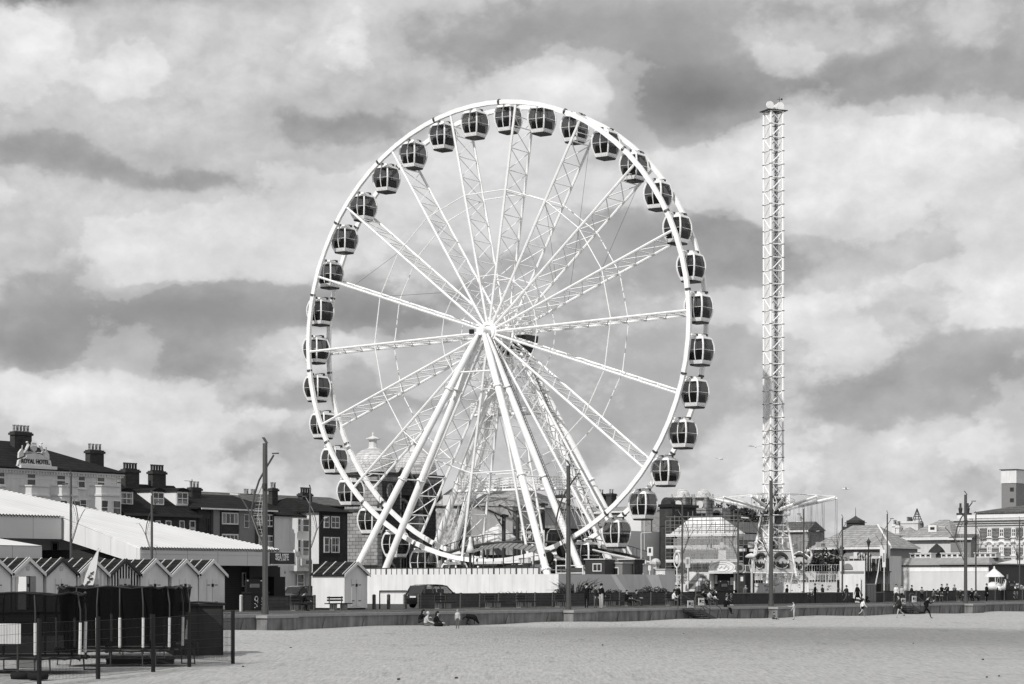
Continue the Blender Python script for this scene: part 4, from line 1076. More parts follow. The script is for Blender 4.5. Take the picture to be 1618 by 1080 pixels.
xc_, yc_ = atd(1135, 322); kid(MB().box(xc_-1, xc_+1.2, yc_-1.2, yc_+1.2, 0, zz(803,322)), 'side_turret', 'ashlar', r)
kid(MB().box(xc_-1.05, xc_-1, yc_-.8, yc_+.8, zz(816,322), zz(810,322)), 'opening', 'black', r)

# scaffolded house
s = 258.0
r, y0, y1, z = block('scaffolded_house', 'white house with a sheeted roof wrapped in scaffolding', 'building', s, 1070, 1142, 843, 'white_paint', deep=4, parapet=False)
kid(MB().add([(s-.5,y0-.8,z),(s-.5,y1+.8,z),(s+1.8,y1-.9,zz(815,295)),(s+1.8,y0+1.2,zz(815,295)),(s+4.4,y1+.8,z),(s+4.4,y0-.8,z)], [(1,0,3,2),(4,2,3,5),(0,5,3),(1,2,4)]), 'sheeted_roof', 'white_paint', r)
for px in (1078, 1092, 1106, 1128):
    for a, b in ((850, 862), (872, 884)): win(r, 'west', ats(px+7,s)[0], ats(px,s)[0], zz(b,290), zz(a,290), s, 2, 2, curtain=0)
sc = root('scaffolding', 'pole scaffolding with boarded lifts round the white house', 'scaffolding', s-1.5, (y0+y1)/2)
sy0, sy1 = ats(1168, s-1.5)[0], ats(1053, s-1.5)[0]
mb = MB(); lifts = [zz(p, 290) for p in (907, 885, 862, 843, 826)]
k = 0; y = sy0
while y <= sy1+.1:
    for x in (s-1.6, s-.5): mb.tube((x,y,0),(x,y,lifts[-1]+random.uniform(.3,1.8)), .045, 4)
    y += 1.35
for z_ in lifts:
    for x in (s-1.6, s-.5):
        for e in (0, .55, 1.05): mb.tube((x,sy0,z_+e),(x,sy1,z_+e), .035, 4)
for i in range(3):
    for a, b in ((sy0+1.3, sy0+4), (sy1-4, sy1-1.3)): mb.tube((s-1.7,a,lifts[i]),(s-1.7,b,lifts[i+1]), .035, 4)
kid(mb, 'tube', 'mid_grey', sc)
for z_ in lifts[1:-1]: kid(MB().box(s-1.65, s-.45, sy0, sy1, z_-.16, z_).box(s-1.68,s-1.64,sy0,sy1,z_,z_+.2), 'boards', 'white_paint', sc)
kid(MB().box(s-1.72, s-1.7, ats(1158,s)[0], ats(1146,s)[0], zz(884,290), zz(868,290)), 'notice_board', 'white_paint', sc)
kid(MB().add([(s-1.75,sy0+.3,lifts[1]),(s-1.75,ats(1075,s)[0],lifts[1]),(s-1.75,ats(1075,s)[0],lifts[3]-.4),(s-1.75,sy0+.3,lifts[3]-.4)], [(3,2,1,0)]), 'debris_net', 'debris_net', sc)

# long dark-fronted market hall
r = root('market_hall', 'long dark-fronted hall with a tiled roof behind the swing tower', 'building', atn(1205,172)[0], 178)
x0, x1 = atn(1138,172)[0], atn(1292,172)[0]; ze = zz(840, 340)
kid(MB().box(x0, x1, 172, 186, 0, ze), 'wall', 'brick_dark', r)
hip_roof(r, x0, x1, 172, 186, ze, zz(822,350), 1, 1, 'tile_mid', .4)
kid(MB().box(x0, x1, 171.7, 171.98, ze-1.1, ze-.2), 'fascia', 'stucco', r)
for k in range(9):
    x = x0+(x1-x0)*(k+.5)/9; win(r, 'sea', x-1.6, x+1.6, zz(861,345), zz(851,345), 171.98, 3, 1, fm='light_grey', curtain=0)
    kid(MB().box(x-.3, x+.3, 170.6, 171.8, ze-2.8, ze-2.4), 'wall_light', 'white_trim', r)
r, y0, y1, z = block('gabled_house', 'small tiled house with a white verge right of the swing tower', 'building', 292, 1228, 1276, 838, 'brick_mid', 'tile_mid', 824, 5)
chimney(r, 296, 297.2, ats(1262,296)[0]-.4, ats(1262,296)[0]+.4, z, zz(822,330), 1, m='white_trim')

# single-storey brick hall with hipped roof
s = 268.0
r = root('brick_hall', 'low brick hall with a long hipped tiled roof and white doors', 'building', s+6, ats(1350,s)[0])
ya, yb = ats(1405,s)[0], ats(1286,s)[0]; D = ats(1350,s)[1]; ze = zz(864, D); zr = zz(831, D+8)
dp = 8
kid(MB().box(s, s+dp, ya, yb, 0, ze), 'wall', 'brick_mid', r)
kid(MB().box(s+.05, s+dp, ya-.06, ya, 0, ze), 'end_render', 'mid_grey', r)
kid(MB().add([(s-.4,ya-.4,ze),(s-.4,yb+.4,ze),(s+4,yb-3.5,zr),(s+4,ya+3.6,zr),(s+dp,yb+.4,ze),(s+dp,ya-.4,ze)], [(1,0,3,2),(4,2,3,5),(0,5,3),(1,2,4),(0,1,4,5)]), 'roof', 'tile_light', r)
kid(MB().box(s-.5, s-.38, ya-.4, yb+.4, ze-.3, ze-.02).box(s-.4, s+dp, ya-.5, ya-.38, ze-.2, ze), 'gutter', 'white_paint', r)
kid(MB().tube((s-.38,ya-.4,ze+.05),(s+4,ya+3.6,zr+.05), .12), 'hip_tile', 'white_trim', r)
for a, b, c, d in ((1303,1311,867,890),(1349,1357,872,886),(1391,1396,872,888)):
    kid(MB().box(s-.06, s, ats(b,s)[0], ats(a,s)[0], zz(d,D), zz(c,D)), 'white_door', 'white_paint', r)
xq, yq = atd(1352, 345)
c_ = root('clock_turret', 'dark slatted turret poking above the brick hall roof', 'turret', xq, yq)
kid(MB().box(xq-1.4,xq+1.4,yq-1.4,yq+1.4,0,zz(832,345)).box(xq-1,xq+1,yq-1,yq+1,zz(832,345),zz(822,345)).box(xq-1.2,xq+1.2,yq-1.2,yq+1.2,zz(826,345),zz(825,345)), 'shaft', 'dark_steel', c_)
kid(MB().lathe([(1.2,0),(.3,.5),(.05,.7),(.03,1.9)], 4, (xq,yq,zz(822,345)), rot=pi/4), 'cap', 'dark_steel', c_)

# pavilion with hipped roof and skylight
s = 292.0
r = root('pavilion', 'pavilion with a tall hipped roof and a square white skylight', 'building', s+5, ats(1468,s)[0])
ya, yb = ats(1502,s)[0], ats(1428,s)[0]; D = ats(1465,s)[1]; ze = zz(849, D); zr = zz(821, D+5)
kid(MB().box(s, s+11, ya, yb, 0, ze), 'wall', 'stucco', r)
kid(MB().add([(s-.5,ya-.5,ze),(s-.5,yb+.5,ze),(s+5,yb-3.1,zr),(s+5,ya+2.6,zr),(s+11,yb+.5,ze),(s+11,ya-.5,ze)], [(1,0,3,2),(4,2,3,5),(0,5,3),(1,2,4),(0,1,4,5)]), 'roof', 'tile_light', r)
kid(MB().box(s-.62, s-.48, ya-.5, yb+.5, ze-.35, ze), 'gutter', 'white_paint', r)
win(r, 'west', ats(1474,s)[0], ats(1461,s)[0], zz(840,D), zz(829,D), s+1.2, 1, 1, fm='white_paint', fr=.28, curtain=0, name='skylight')
kid(MB().box(s+1.2, s+4, ats(1474,s)[0]+.1, ats(1461,s)[0]-.1, zz(839,D), zz(830,D)), 'skylight_box', 'white_trim', r)
for a, b in ((1440,1456),(1480,1492)): win(r, 'west', ats(b,s)[0], ats(a,s)[0], 2.8, 6.2, s, 2, 1, curtain=0)
for px in (1411, 1418): 
    pass
r2 = root('terraced_house', 'roofs with two white chimney stacks left of the pavilion', 'building', 330, ats(1425,330)[0])
D2 = ats(1420,330)[1]
kid(MB().box(326, 334, ats(1450,326)[0], ats(1408,326)[0], 0, zz(846,D2)), 'wall', 'stucco', r2)
hip_roof(r2, 326, 334, ats(1450,326)[0], ats(1408,326)[0], zz(846,D2), zz(833,D2), 2, 2, 'tile_light', .2)
for px, t in ((1411,829),(1417,831)): chimney(r2, 326.2, 327.2, ats(px,326)[0]-.28, ats(px,326)[0]+.28, 8, zz(t,D2), 2, m='white_trim')
y_ = ats(1438, 329)[0]; chimney(r2, 328, 329.6, y_-1.8, y_+1.8, 8, zz(824,D2), 6, m='stucco')
xs_, ys_ = atd(1449, 360)
sp = root('lattice_spire', 'thin open spire standing on the skyline above the pavilion chimneys', 'spire', xs_, ys_)
mb = MB(); zb_, zt_ = zz(828,360), zz(803,360)
for q in range(4): mb.tube((xs_+1.0*cos(q*pi/2),ys_+1.0*sin(q*pi/2),0),(xs_+1.0*cos(q*pi/2),ys_+1.0*sin(q*pi/2),zb_),.12); mb.tube((xs_+1.0*cos(q*pi/2),ys_+1.0*sin(q*pi/2),zb_),(xs_,ys_,zt_),.06)
for i in range(6):
    f = 1-i/6.5; z_ = zb_+(zt_-zb_)*i/6.5; mb.lathe([(f*1.05,0),(f*1.05,.1)], 6, (xs_,ys_,z_))
kid(mb, 'frame', 'dark_steel', sp)

# grand hotel at the right
s = 285.0
r = root('grand_hotel', 'ornate grand hotel with arched windows and banded stone at the right edge', 'building', s+8, ats(1575,s)[0])
ya, yb = ats(1665,s)[0], ats(1513,s)[0]; D = ats(1570,s)[1]; Zg = lambda p: zz(p, D)
kid(MB().box(s, s+14, ya, yb, 0, Zg(822)), 'wall', 'stucco', r)
kid(MB().box(s-.7, s+14.5, ya, yb+.7, Zg(822), Zg(819)).box(s-.4, s+14.3, ya, yb+.4, Zg(826), Zg(822)).box(s-.2, s+14, ya, yb+.2, Zg(829.5), Zg(828)), 'cornice', 'stucco', r)
kid(MB().box(s-.1, s+.5, ya, yb, Zg(818), Zg(812.5)), 'parapet', 'pale_paint', r)
hip_roof(r, s+.8, s+13.5, ya, ats(1538,s)[0], Zg(808), Zg(797), 3, 3, 'tile_mid', .2, ridge_y=None)
kid(MB().box(s+.8, s+13.5, ya, ats(1538,s)[0], Zg(820), Zg(808)), 'attic', 'lead', r)
for px in (1563.5, 1582.7, 1602, 1621, 1640):
    y = ats(px, s)[0]; hw3 = ats(px-3.6, s)[0]-y
    win(r, 'west', y-hw3, y+hw3, Zg(848), Zg(835), s, 2, 2, fm='white_paint', fr=.12, curtain=.3, sill=True)
    ar = MB(); zc_ = Zg(861)
    ar.path([(s-.1,y+1.15*hw3*2*cos(q)*.72,zc_+1.15*hw3*2*sin(q)*.62) for q in [pi*k/10 for k in range(11)]], .18, 5)
    kid(ar, 'arch_moulding', 'white_paint', r)
    win(r, 'west', y-hw3*1.1, y+hw3*1.1, Zg(877), Zg(862), s, 2, 2, fm='white_paint', fr=.2, curtain=.2, sill=True)
for px in (1554, 1573, 1592, 1611, 1630):
    y = ats(px, s)[0]
    for z0_, nb_, st_ in ((849, 7, 2.2), (884, 8, 2.4)):
        b_m = MB().box(s-.03, s, y-.5, y+.5, Zg(z0_)-.1, Zg(z0_-nb_*st_))
        for k in range(nb_): b_m.box(s-.14, s-.02, y-.5, y+.5, Zg(z0_-k*st_), Zg(z0_-k*st_)+.1)
        kid(b_m, 'banded_pier', 'brick_mid', r)
    kid(MB().box(s-.25, s, y-.45, y+.45, Zg(851.5), Zg(850)), 'corbel', 'brick_mid', r)
kid(MB().box(s-.12, s, ya, yb, Zg(858.5), Zg(857)).box(s-.1, s, ya, yb, Zg(881), Zg(879.5)).box(s-.3, s+.02, ya, yb, 0, Zg(885)), 'band', 'white_trim', r)
gx = [1517, 1526, 1541]
kid(MB().box(s-3.5, s-.3, ats(1650,s-3.5)[0], ats(1600,s-3.5)[0], Zg(903), Zg(892)), 'restaurant_sign', 'dark_steel', r)
text('restaurant_lettering', 'de Rossi', .62, 'white_paint', r, (s-3.56-r.location[0], ats(1609,s)[0]-r.location[1], Zg(899.5)), WEST, .01, .9, bold=.02)
marks('upper_lettering', 'west', ats(1618,s)[0], ats(1602,s)[0], Zg(894.5), .3, s-3.56, 'white_paint', r, (-r.location[0], -r.location[1], 0))
for px in (1513, 1524.5):
    y = ats(px, s)[0]; q = kid(MB().box(s+.4,s+1.4,y-.35,y+.35,Zg(812.5),Zg(809)), 'chimney', 'dark_steel', r)
    MB().lathe([(.2,0),(.3,.6),(.15,.8),(.15,1.3)], 8, (s+.9,y,Zg(809))).build('chimney_pot', 'dark_steel', q)
r, y0, y1, z = block('brick_annexe', 'grey rendered annexe tucked between the pavilion and the grand hotel', 'building', 283, 1502, 1534, 850, 'mid_grey', 'tile_mid', 838, 8)
s = 385.0
r = root('tower_block', 'tall modern block with a white top storey at the right edge', 'tower block', s+5, ats(1600,s)[0])
ya, yb = ats(1605.5,s)[0], ats(1582.5,s)[0]; D = ats(1594,s)[1]
kid(MB().box(s, s+34, ya, yb, 0, zz(763,D)), 'shaft', 'mid_grey', r)
kid(MB().box(s-.1, s+34, ya-.1, yb+.1, zz(763,D), zz(742,D)), 'top_storey', 'white_paint', r)
kid(MB().box(s-.3, s+34, ya-.3, yb+.3, zz(742,D), zz(741,D)), 'roof_edge', 'dark_steel', r)
for py in (770, 787, 804): win(r, 'west', ats(1602,s)[0], ats(1596,s)[0], zz(py+6,D), zz(py,D), s, 1, 1, fm='dark_steel', fr=.15, curtain=0)
for k in range(5):
    kid(MB().box(s+4+k*6, s+8+k*6, ya-1.2, ya-.1, zz(790-k*9,D), zz(789-k*9,D)), 'balcony', 'white_paint', r)

# kiosk block near the promenade with toy trains on its roof
s = 251.6; yc = 112.0; Dk = depth(s, yc)
r = root('kiosk', 'long low white-walled kiosk with a sheet roof near the promenade', 'building', s+2, 118)
yl = ats(1400, s)[0]; zt_ = zz(893, 272)
kid(MB().box(s, s+6, yc, yl, 0, zt_), 'wall', 'pale_paint', r)
kid(MB().box(s-.03, s, yc+.1, yl-.05, zt_-.7, zt_-.1), 'white_band', 'white_steel', r)
kid(MB().add([(s-.16,yc-.2,zt_+.05),(s-.16,yl+.6,zt_+.05),(s+.8,yl,zz(880.5,272)),(s+.8,yc+.3,zz(880.5,272)),(s+7,yl+.3,zt_+.7),(s+7,yc,zt_+.7)], [(1,0,3,2),(3,5,4,2),(0,5,3),(1,2,4)]), 'roof', 'lead', r)
kid(MB().box(s-.2, s-.12, yc-.2, yl+.6, zt_-.08, zt_+.06), 'roof_edge', 'dark_steel', r)
kid(MB().box(s+.1, s+14, yc-.1, yc-.02, 0, zt_-.02), 'shade_sheet', 'dark_steel', r)  # dark sheet over the pale wall, painting the shade of its seaward side
kid(MB().box(s+6, s+14, yc+.1, yc+6, 0, zt_), 'rear_block', 'dark_steel', r)
kid(MB().box(s-.4, s+14.4, yc-.6, yc+6, zt_+.06, zt_+.22), 'flat_roof', 'lead', r)
for px in (1575, 1589): 
    x_, _ = atn(px, yc); kid(MB().box(x_-.15, x_+.15, yc-.25, yc-.1, 2.4, 2.9), 'wall_lamp', 'pale_paint', r)
yk0, yk1 = ats(1431,s)[0], ats(1411,s)[0]
kid(MB().box(s+.3, s+1.2, yl+.05, yl+.95, 0, zz(860,272)), 'end_pier', 'stucco', r)
for i, (a, b, lb) in enumerate(((1438,1471,'left toy railway carriage on the kiosk roof'),(1487,1522,'middle toy railway carriage on the kiosk roof'),(1540,1574,'right toy railway carriage on the kiosk roof'))):
    s2 = s+1.6; y0, y1 = ats(b, s2)[0], ats(a, s2)[0]; zb_, zt2 = zz(881,274), zz(874,274)
    c_ = root('toy_carriage', 'white '+lb, 'toy train', s2, (y0+y1)/2, 'toy train carriages on the kiosk roof')
    kid(MB().box(s2, s2+1.3, y0, y1, zb_, zt2).box(s2-.1, s2+1.4, y0-.1, y1+.1, zt2, zt2+.09), 'body', 'white_paint', c_)
    for k in range(4):
        yy_ = y0+(y1-y0)*(k+.5)/4; win(c_, 'west', yy_-.25, yy_+.25, zb_+.15, zt2-.08, s2, 1, 1, fm='light_grey', fr=.04, curtain=0)
    kid(MB().box(s2+.2, s2+1.1, y0+.2, y1-.2, zb_-.35, zb_), 'bogie', 'dark_steel', c_)
xr_, yr_ = atd(1480, 280)
gk = root('grotto', 'dark pointed rock grotto behind the toy carriages', 'grotto', xr_, yr_)
mb = MB(); random.seed(3); prof = []
R_ = 8; zb_, zt2 = 3.5, zz(859,280)
for i in range(R_+1):
    f = i/R_
    for j in range(12):
        q = 2*pi*j/12; rr = (2.0*(1-f)**.7+.1)*random.uniform(.85,1.15); mb.v.append((xr_+rr*cos(q), yr_+rr*sin(q), zb_+(zt2-zb_)*f))
for i in range(R_):
    for j in range(12): a = i*12+j; b = i*12+(j+1)%12; mb.f.append([a,b,b+12,a+12]); mb.m.append(0)
kid(mb, 'rock', 'dark_wood', gk); kid(MB().lathe([(2.1,-3.5),(2.1,.2)], 12, (xr_,yr_,3.5)), 'base', 'dark_wood', gk)

# distant flat land and roofs on the horizon
random.seed(21)
for px, t, wpx, D in ((300,812,0,0),):
    pass
struct('hill', MB().prism([(620,200,0),(620,700,0),(620,700,9.5),(620,520,13),(620,330,15.5),(620,250,14.5),(620,200,9)], (60,0,0)), 'mid_grey')
# ------------------------------------------------------------------ fences along the promenade (y = 103.4)
FN = 103.5
def timber_fence(label, pa, pb, h=1.08, m='timber', post='timber', step=2.4, n=FN, th=.06):
    x0, x1 = atn(pa, n)[0], atn(pb, n)[0]
    r = root('timber_fence', label, 'fence', (x0+x1)/2, n)
    kid(MB().box(x0, x1, n, n+th, .04, h-.04), 'board_panel', m, r)
    kid(MB().box(x0, x1, n-.02, n+th+.04, h-.04, h+.02), 'top_rail', 'dark_wood', r)
    x = x0
    while x < x1: kid(MB().box(x-.07, x+.07, n-.12, n-.002, 0, h+.06), 'post', post, r); x += step
    return r
timber_fence('low boarded fence behind the bench left of the lone hut', 383, 498, .98)
timber_fence('long low boarded fence with many posts below the observation wheel', 664, 1112)
r = timber_fence('boarded fence in front of the white kiosk wall', 1396, 1640)
x0, x1 = atn(1112, FN)[0]+.1, atn(1396, FN)[0]-.1
r = root('low_wall', 'dark low rendered wall in front of the fairground rides', 'wall', (x0+x1)/2, FN)
kid(MB().box(x0, x1, FN, FN+.3, 0, .92), 'wall_face', 'low_wall_paint', r); kid(MB().box(x0, x1, FN-.05, FN+.35, .92, 1.0), 'coping', 'mid_grey', r)
POSTL = ('first timber bollard right of the lone white hut', 'timber bollard left of the black car', 'timber bollard in front of the car number plate', 'timber bollard at the end of the long fence')
for px, lb in zip((591, 614, 640, 662), POSTL):
    x = atn(px, FN)[0]; tag(MB().box(-.1,.1,-.08,.08,0,1.02).box(-.07,.07,-.05,.05,1.02,1.06).build('bollard', 'timber', loc=(x,FN,0)), lb, 'bollard', 'timber bollards in the fence gap')
x0, x1 = atn(600, FN+1)[0], atn(642, FN+1)[0]
r = root('height_barrier', 'black metal hoop barrier beside the lone hut', 'barrier', (x0+x1)/2, FN+1)
kid(MB().path([(x0,FN+1,0),(x0,FN+1,1.28),(x1,FN+1,1.28),(x1,FN+1,0)], .05, 6), 'hoop', 'black', r)
kid(MB().box(x0, x1, FN+.97, FN+1.03, 1.12, 1.24), 'warning_bar', 'white_trim', r)

# hoarding round the wheel base
hx, hn = 163.8, 112.0
r = root('site_hoarding', 'smooth white and grey hoarding wall round the foot of the observation wheel', 'hoarding', hx+8, hn)
hz = 2.62; yl = ats(560, hx)[0]; xr = atn(1054, hn)[0]
kid(MB().box(hx, hx+.08, hn+.0, yl, 0, hz), 'white_panel', 'white_paint', r)
kid(MB().box(hx+.09, xr, hn-.0, hn+.08, 0, hz), 'grey_panel', 'hoarding_grey', r)
for a, b, c, d in ((965,990,1003,972),(1021,1043,1054,1040)):
    P = [(atn(a,hn)[0],hn-.012,hz-.03),(atn(b,hn)[0],hn-.012,.1),(atn(c,hn)[0],hn-.012,.1),(atn(d,hn)[0],hn-.012,hz-.03)]
    kid(MB().prism(P, (0,.008,0)), 'printed_wedge', 'white_steel', r)
P = [(atn(986,hn)[0],hn-.012,hz-.03),(atn(1018,hn)[0],hn-.012,hz-.03),(atn(1038,hn)[0],hn-.012,.1),(atn(1006,hn)[0],hn-.012,.1)]
kid(MB().prism(P, (0,.008,0)), 'printed_wedge', 'stucco', r)
jm = MB(); y = hn+2.4
while y < yl: jm.box(hx-.004, hx, y, y+.02, 0, hz); y += 2.4
kid(jm, 'panel_joint', 'light_grey', r)
# framed glazed barrier on the deck above it
s2 = 171.0; y0, y1 = ats(852, s2)[0], ats(578, s2)[0]; D = ats(715, s2)[1]; za_, zb_ = 2.0, zz(897, D)
r = root('deck_barrier', 'row of white framed panels standing above the white hoarding', 'barrier', s2, (y0+y1)/2)
kid(MB().box(s2, s2+.06, y0, y1, za_, zb_-.04), 'infill_panel', 'white_paint', r)
mb = MB().box(s2-.03, s2+.1, y0, y1, zb_-.04, zb_+.03)
y = y0; k = 0
while y < y1: mb.box(s2-.05, s2, y-.02-(.05 if k%4 == 0 else 0), y+.03+(.05 if k%4 == 0 else 0), za_, zb_); y += .62; k += 1
kid(mb, 'frame', 'dark_steel', r)
kid(MB().box(s2, s2+.3, y0, y1, 0, za_), 'deck_edge', 'light_grey', r)
# pay booths and railings right of the barrier
r = root('ticket_gate', 'white framed gate cabin just left of the mast under the wheel', 'gate', *atd(897, 205))
gx_, gy_ = atd(897, 205)
mb = MB()
for a in (-1.6, -.2, 1.2):
    for z0_, z1_ in ((0, 3.4),): mb.box(gx_-.05, gx_+.05, gy_+a-.04, gy_+a+.04, z0_, z1_)
for z_ in (2.2, 2.7, 3.35): mb.box(gx_-.04, gx_+.04, gy_-1.6, gy_+1.2, z_, z_+.08)
kid(mb, 'frame', 'white_paint', r); kid(MB().box(gx_+.1, gx_+.2, gy_-1.5, gy_+.1, 0, 3.2), 'screen', 'galvanised', r)

# ------------------------------------------------------------------ street masts with mesh sails
def mast(label, x, y, h=9.8, r0=.15, far=False, group=None, sgn=1):
    r = root('street_mast', label, 'street lamp', x, y, group)
    q = MB().tube((0,0,0),(0,0,h), r0, 8, r0*.8); q.add([(-r0*.8,-r0*.8,h),(r0*.8,-r0*.8,h),(r0*.8,r0*.8,h+.35),(-r0*.8,r0*.8,h+.35)], [(0,1,2,3)])
    q.build('pole', 'galvanised', r)
    k = h/9.8; s_ = sgn; f_ = .72 if far else 1.0; th = .55 if far else 1.0
    T = lambda a, z: (0, a*s_*k*f_, z*k if not far else (z*.8+1.9)*k)
    mb = MB().path([T(-.65,9.1), T(0,8.3), T(.45,7.7), T(.8,6.9), T(1.0,6.1), T(1.02,5.7)], .055*th, 6)
    mb.path([T(1.02,5.7), T(.6,4.8), T(.15,3.9)], .05*th, 6); mb.path([T(1.02,5.7),T(1.7,6.6),T(2.0,6.85)], .04*th, 5)
    mb.path([T(.1,7.6), T(.5,6.9), T(.8,6.1), T(.9,5.7), T(.5,4.9), T(.12,4.1)], .02, 4)
    mb.build('curved_arm', 'galvanised', r)
    s = MB(); w_ = [T(.1,7.6), T(.5,6.9), T(.8,6.1), T(.9,5.7), T(.5,4.9), T(.12,4.1)]
    for i in range(5):
        a, b = Vector(w_[i]), Vector(w_[i+1])
        for j in range(4):
            p = a.lerp(b, j/4); s.tube(p, (0,0,p.z), .012, 3)
    for f in (.3, .6): s.path([(p[0], p[1]*f, p[2]) for p in w_], .012, 3)
    s.build('sail_mesh', 'sail_mesh', r)
    MB().obox(T(2.3,6.95), .16*th, .65*k*th, .09*th, 0, .08*s_).build('lamp_head', 'light_grey', r)
    MB().obox(T(-.78,9.2), .16, .4*k, .07, 0, 0).build('lamp_head', 'galvanised', r)
    if not far: MB().tube((0,0,0),(0,0,.5), r0*1.25, 10).build('base_collar', 'galvanised', r); MB().obox((-.16,-.12,7.35), .22,.22,.3).build('fitting', 'dark_steel', r)
    return r
ML = ('tall mast on the sea wall nearest the beach huts, in front of the aquarium sign', 'tall mast on the sea wall in front of the right foot of the wheel', 'tall mast on the sea wall in front of the swing tower', 'tall mast on the sea wall near the right edge by the grand hotel')
for i, X_ in enumerate(MASTS): mast(ML[i], X_, 88.9, 9.8, .17, group='tall masts on the sea wall')
IL = {112:(8.6,-1,'slim mast in front of the pale hotel'),240:(7.6,1,'slim mast in front of the dormered house'),490:(8.5,-1,'slim mast in front of the bay-fronted house and cafe sign'),
      1078:(8.6,-1,'slim mast in front of the scaffolded white house'),1166:(8.2,1,'slim mast between the scaffolding and the swing tower'),1270:(8.8,-1,'slim mast just right of the swing tower arms'),
      1331:(8.1,1,'slim mast in front of the long brick hall roof'),1402:(9.0,1,'slim mast at the left end of the kiosk'),1542:(9.2,-1,'slim mast in front of the banded hotel front'),1611:(8.9,1,'slim mast cut close to the right edge')}
for px, (hh, sg_, lb) in IL.items():
    nn = 104.6 if px not in (112, 240, 1402, 490) else 108.5
    mast(lb, atn(px, nn)[0], nn, hh, .09, True, 'slim masts along the inland side of the promenade', sg_)
# old lantern posts
def lantern(label, px, n_, top, base=0, sz=1.0):
    x, D = atn(px, n_); h = zz(top, D); r = root('lantern_post', label, 'street lamp', x, n_, 'black lantern posts')
    MB().lathe([(.16,0),(.14,.7),(.07,.8),(.05,h-1.0),(.1,h-.95),(.04,h-.85)], 10).build('post', 'black', r)
    MB().lathe([(.1,h-.85),(.2,h-.45),(.26,h-.42),(.04,h-.15),(.03,h)], 6).build('lantern_head', 'dark_steel', r)
lantern('black lantern post with a pointed lantern in front of the brick hall', 1372.5, 110, 849)
lantern('black lantern post close to the white kiosk wall', 1525, 104.6, 807)
lantern('black lantern post beside the restaurant sign', 1608, 120, 870)

# ------------------------------------------------------------------ benches, bins, cabinets
def bench(label, px, n_=101.9, w=2.3, back=True):
    x = atn(px, n_)[0]; r = root('bench', label, 'bench', x, n_, 'benches on the promenade')
    for s_ in (-1, 1):
        MB().box(s_*w*.24-.16, s_*w*.24+.16, -.2, .2, 0, .42).build('concrete_leg', 'mid_grey', r)
    q = MB()
    for k in range(4): q.box(-w/2, w/2, -.28+k*.15, -.16+k*.15, .42, .49)
    q.build('seat', 'dark_wood', r)
    if back:
        q = MB()
        for k in range(2): q.box(-w*.36, w*.36, .30, .34, .62+k*.18, .74+k*.18)
        q.build('backrest', 'dark_wood', r)
        MB().box(-w*.3, -w*.27, .26, .30, .45, .95).box(w*.27, w*.3, .26, .30, .45, .95).build('backrest_support', 'galvanised', r)
for px, lb in ((474,'bench where a lone man sits left of the hut'),(535,'empty bench in front of the lone white hut'),(700,'empty bench below the black car'),(779,'left of two empty backed benches below the hoarding'),
               (828,'right of two empty backed benches below the hoarding'),(889,'empty bench beside the second tall mast'),(962,'empty bench right of the standing trio'),(998,'bench with two seated people below the grey hoarding'),
               (1062,'bench with a pale-topped person left of the beach steps'),(1122,'bench with a family right of the beach steps'),(1478,'bench under the seated group before the kiosk'),(1519,'bench in front of the lantern post'),(1534,'bench to the right of the last tall mast')):
    bench(lb, px)
def twin_bin(label, px, n_, pxw=27):
    x, D = atn(px, n_); r = root('litter_bin', label, 'litter bin', x, n_); w = .82
    MB().box(-w, w, -.35, .35, .05, 1.15).box(-w-.08, w+.08, -.42, .42, 1.15, 1.28).build('body', 'black', r)
    MB().box(-w*.9, w*.9, .1, .3, 1.28, 1.95).prism([(-w*.9,.1,1.95),(w*.9,.1,1.95),(w*.7,.1,2.1),(-w*.7,.1,2.1)], (0,.2,0)).build('back_board', 'black', r)
    for s_ in (-1, 1):
        q = MB(); cx_ = s_*w*.42
        q.path([(cx_+.15*cos(t), -.37, .82+.15*sin(t)) for t in [2*pi*i/12 for i in range(12)]], .035, 4, closed=True)
        for i in range(7): q.obox((cx_+random.uniform(-.2,.2), -.37, .25+i*.065), .06, .03, .05)
        q.build('recycling_mark', 'white_trim', r)
        MB().obox((s_*w*.8,.08,2.0), .1,.04,.07).build('badge', 'light_grey', r)
    MB().box(-.45,.45,.07,.098,1.55,1.8).build('notice', 'mid_grey', r)
twin_bin('black twin recycling bin station beside the first tall mast', 404, 102.5)
twin_bin('black twin bin with white marks near the right edge', 1600, 102.5)
twin_bin('black twin bin behind the man sitting on the wall', 1146, 102.6)
x, D = atn(1373, 102.9); r = root('utility_cabinet', 'grey steel utility cabinet on the promenade beside the walking couple', 'cabinet', x, 102.9)
MB().box(-1.0, .85, -.3, .35, 0, 1.72).build('body', 'mid_grey', r)
MB().box(-1.05, .9, -.34, .4, 1.72, 1.8).build('lid', 'light_grey', r)
for a in (-.98, -.35, .28): MB().box(a, a+.58, -.33, -.302, .12, 1.66).build('door', 'mid_grey', r)
x, D = atn(381, 102.9); tag(MB().box(-.08,.08,-.08,.08,0,1.0).lathe([(.11,0),(.09,.08)],8,(0,0,1.0)).build('bollard', 'light_grey', loc=(x,102.9,0)), 'short pale bollard left of the bin station', 'bollard')

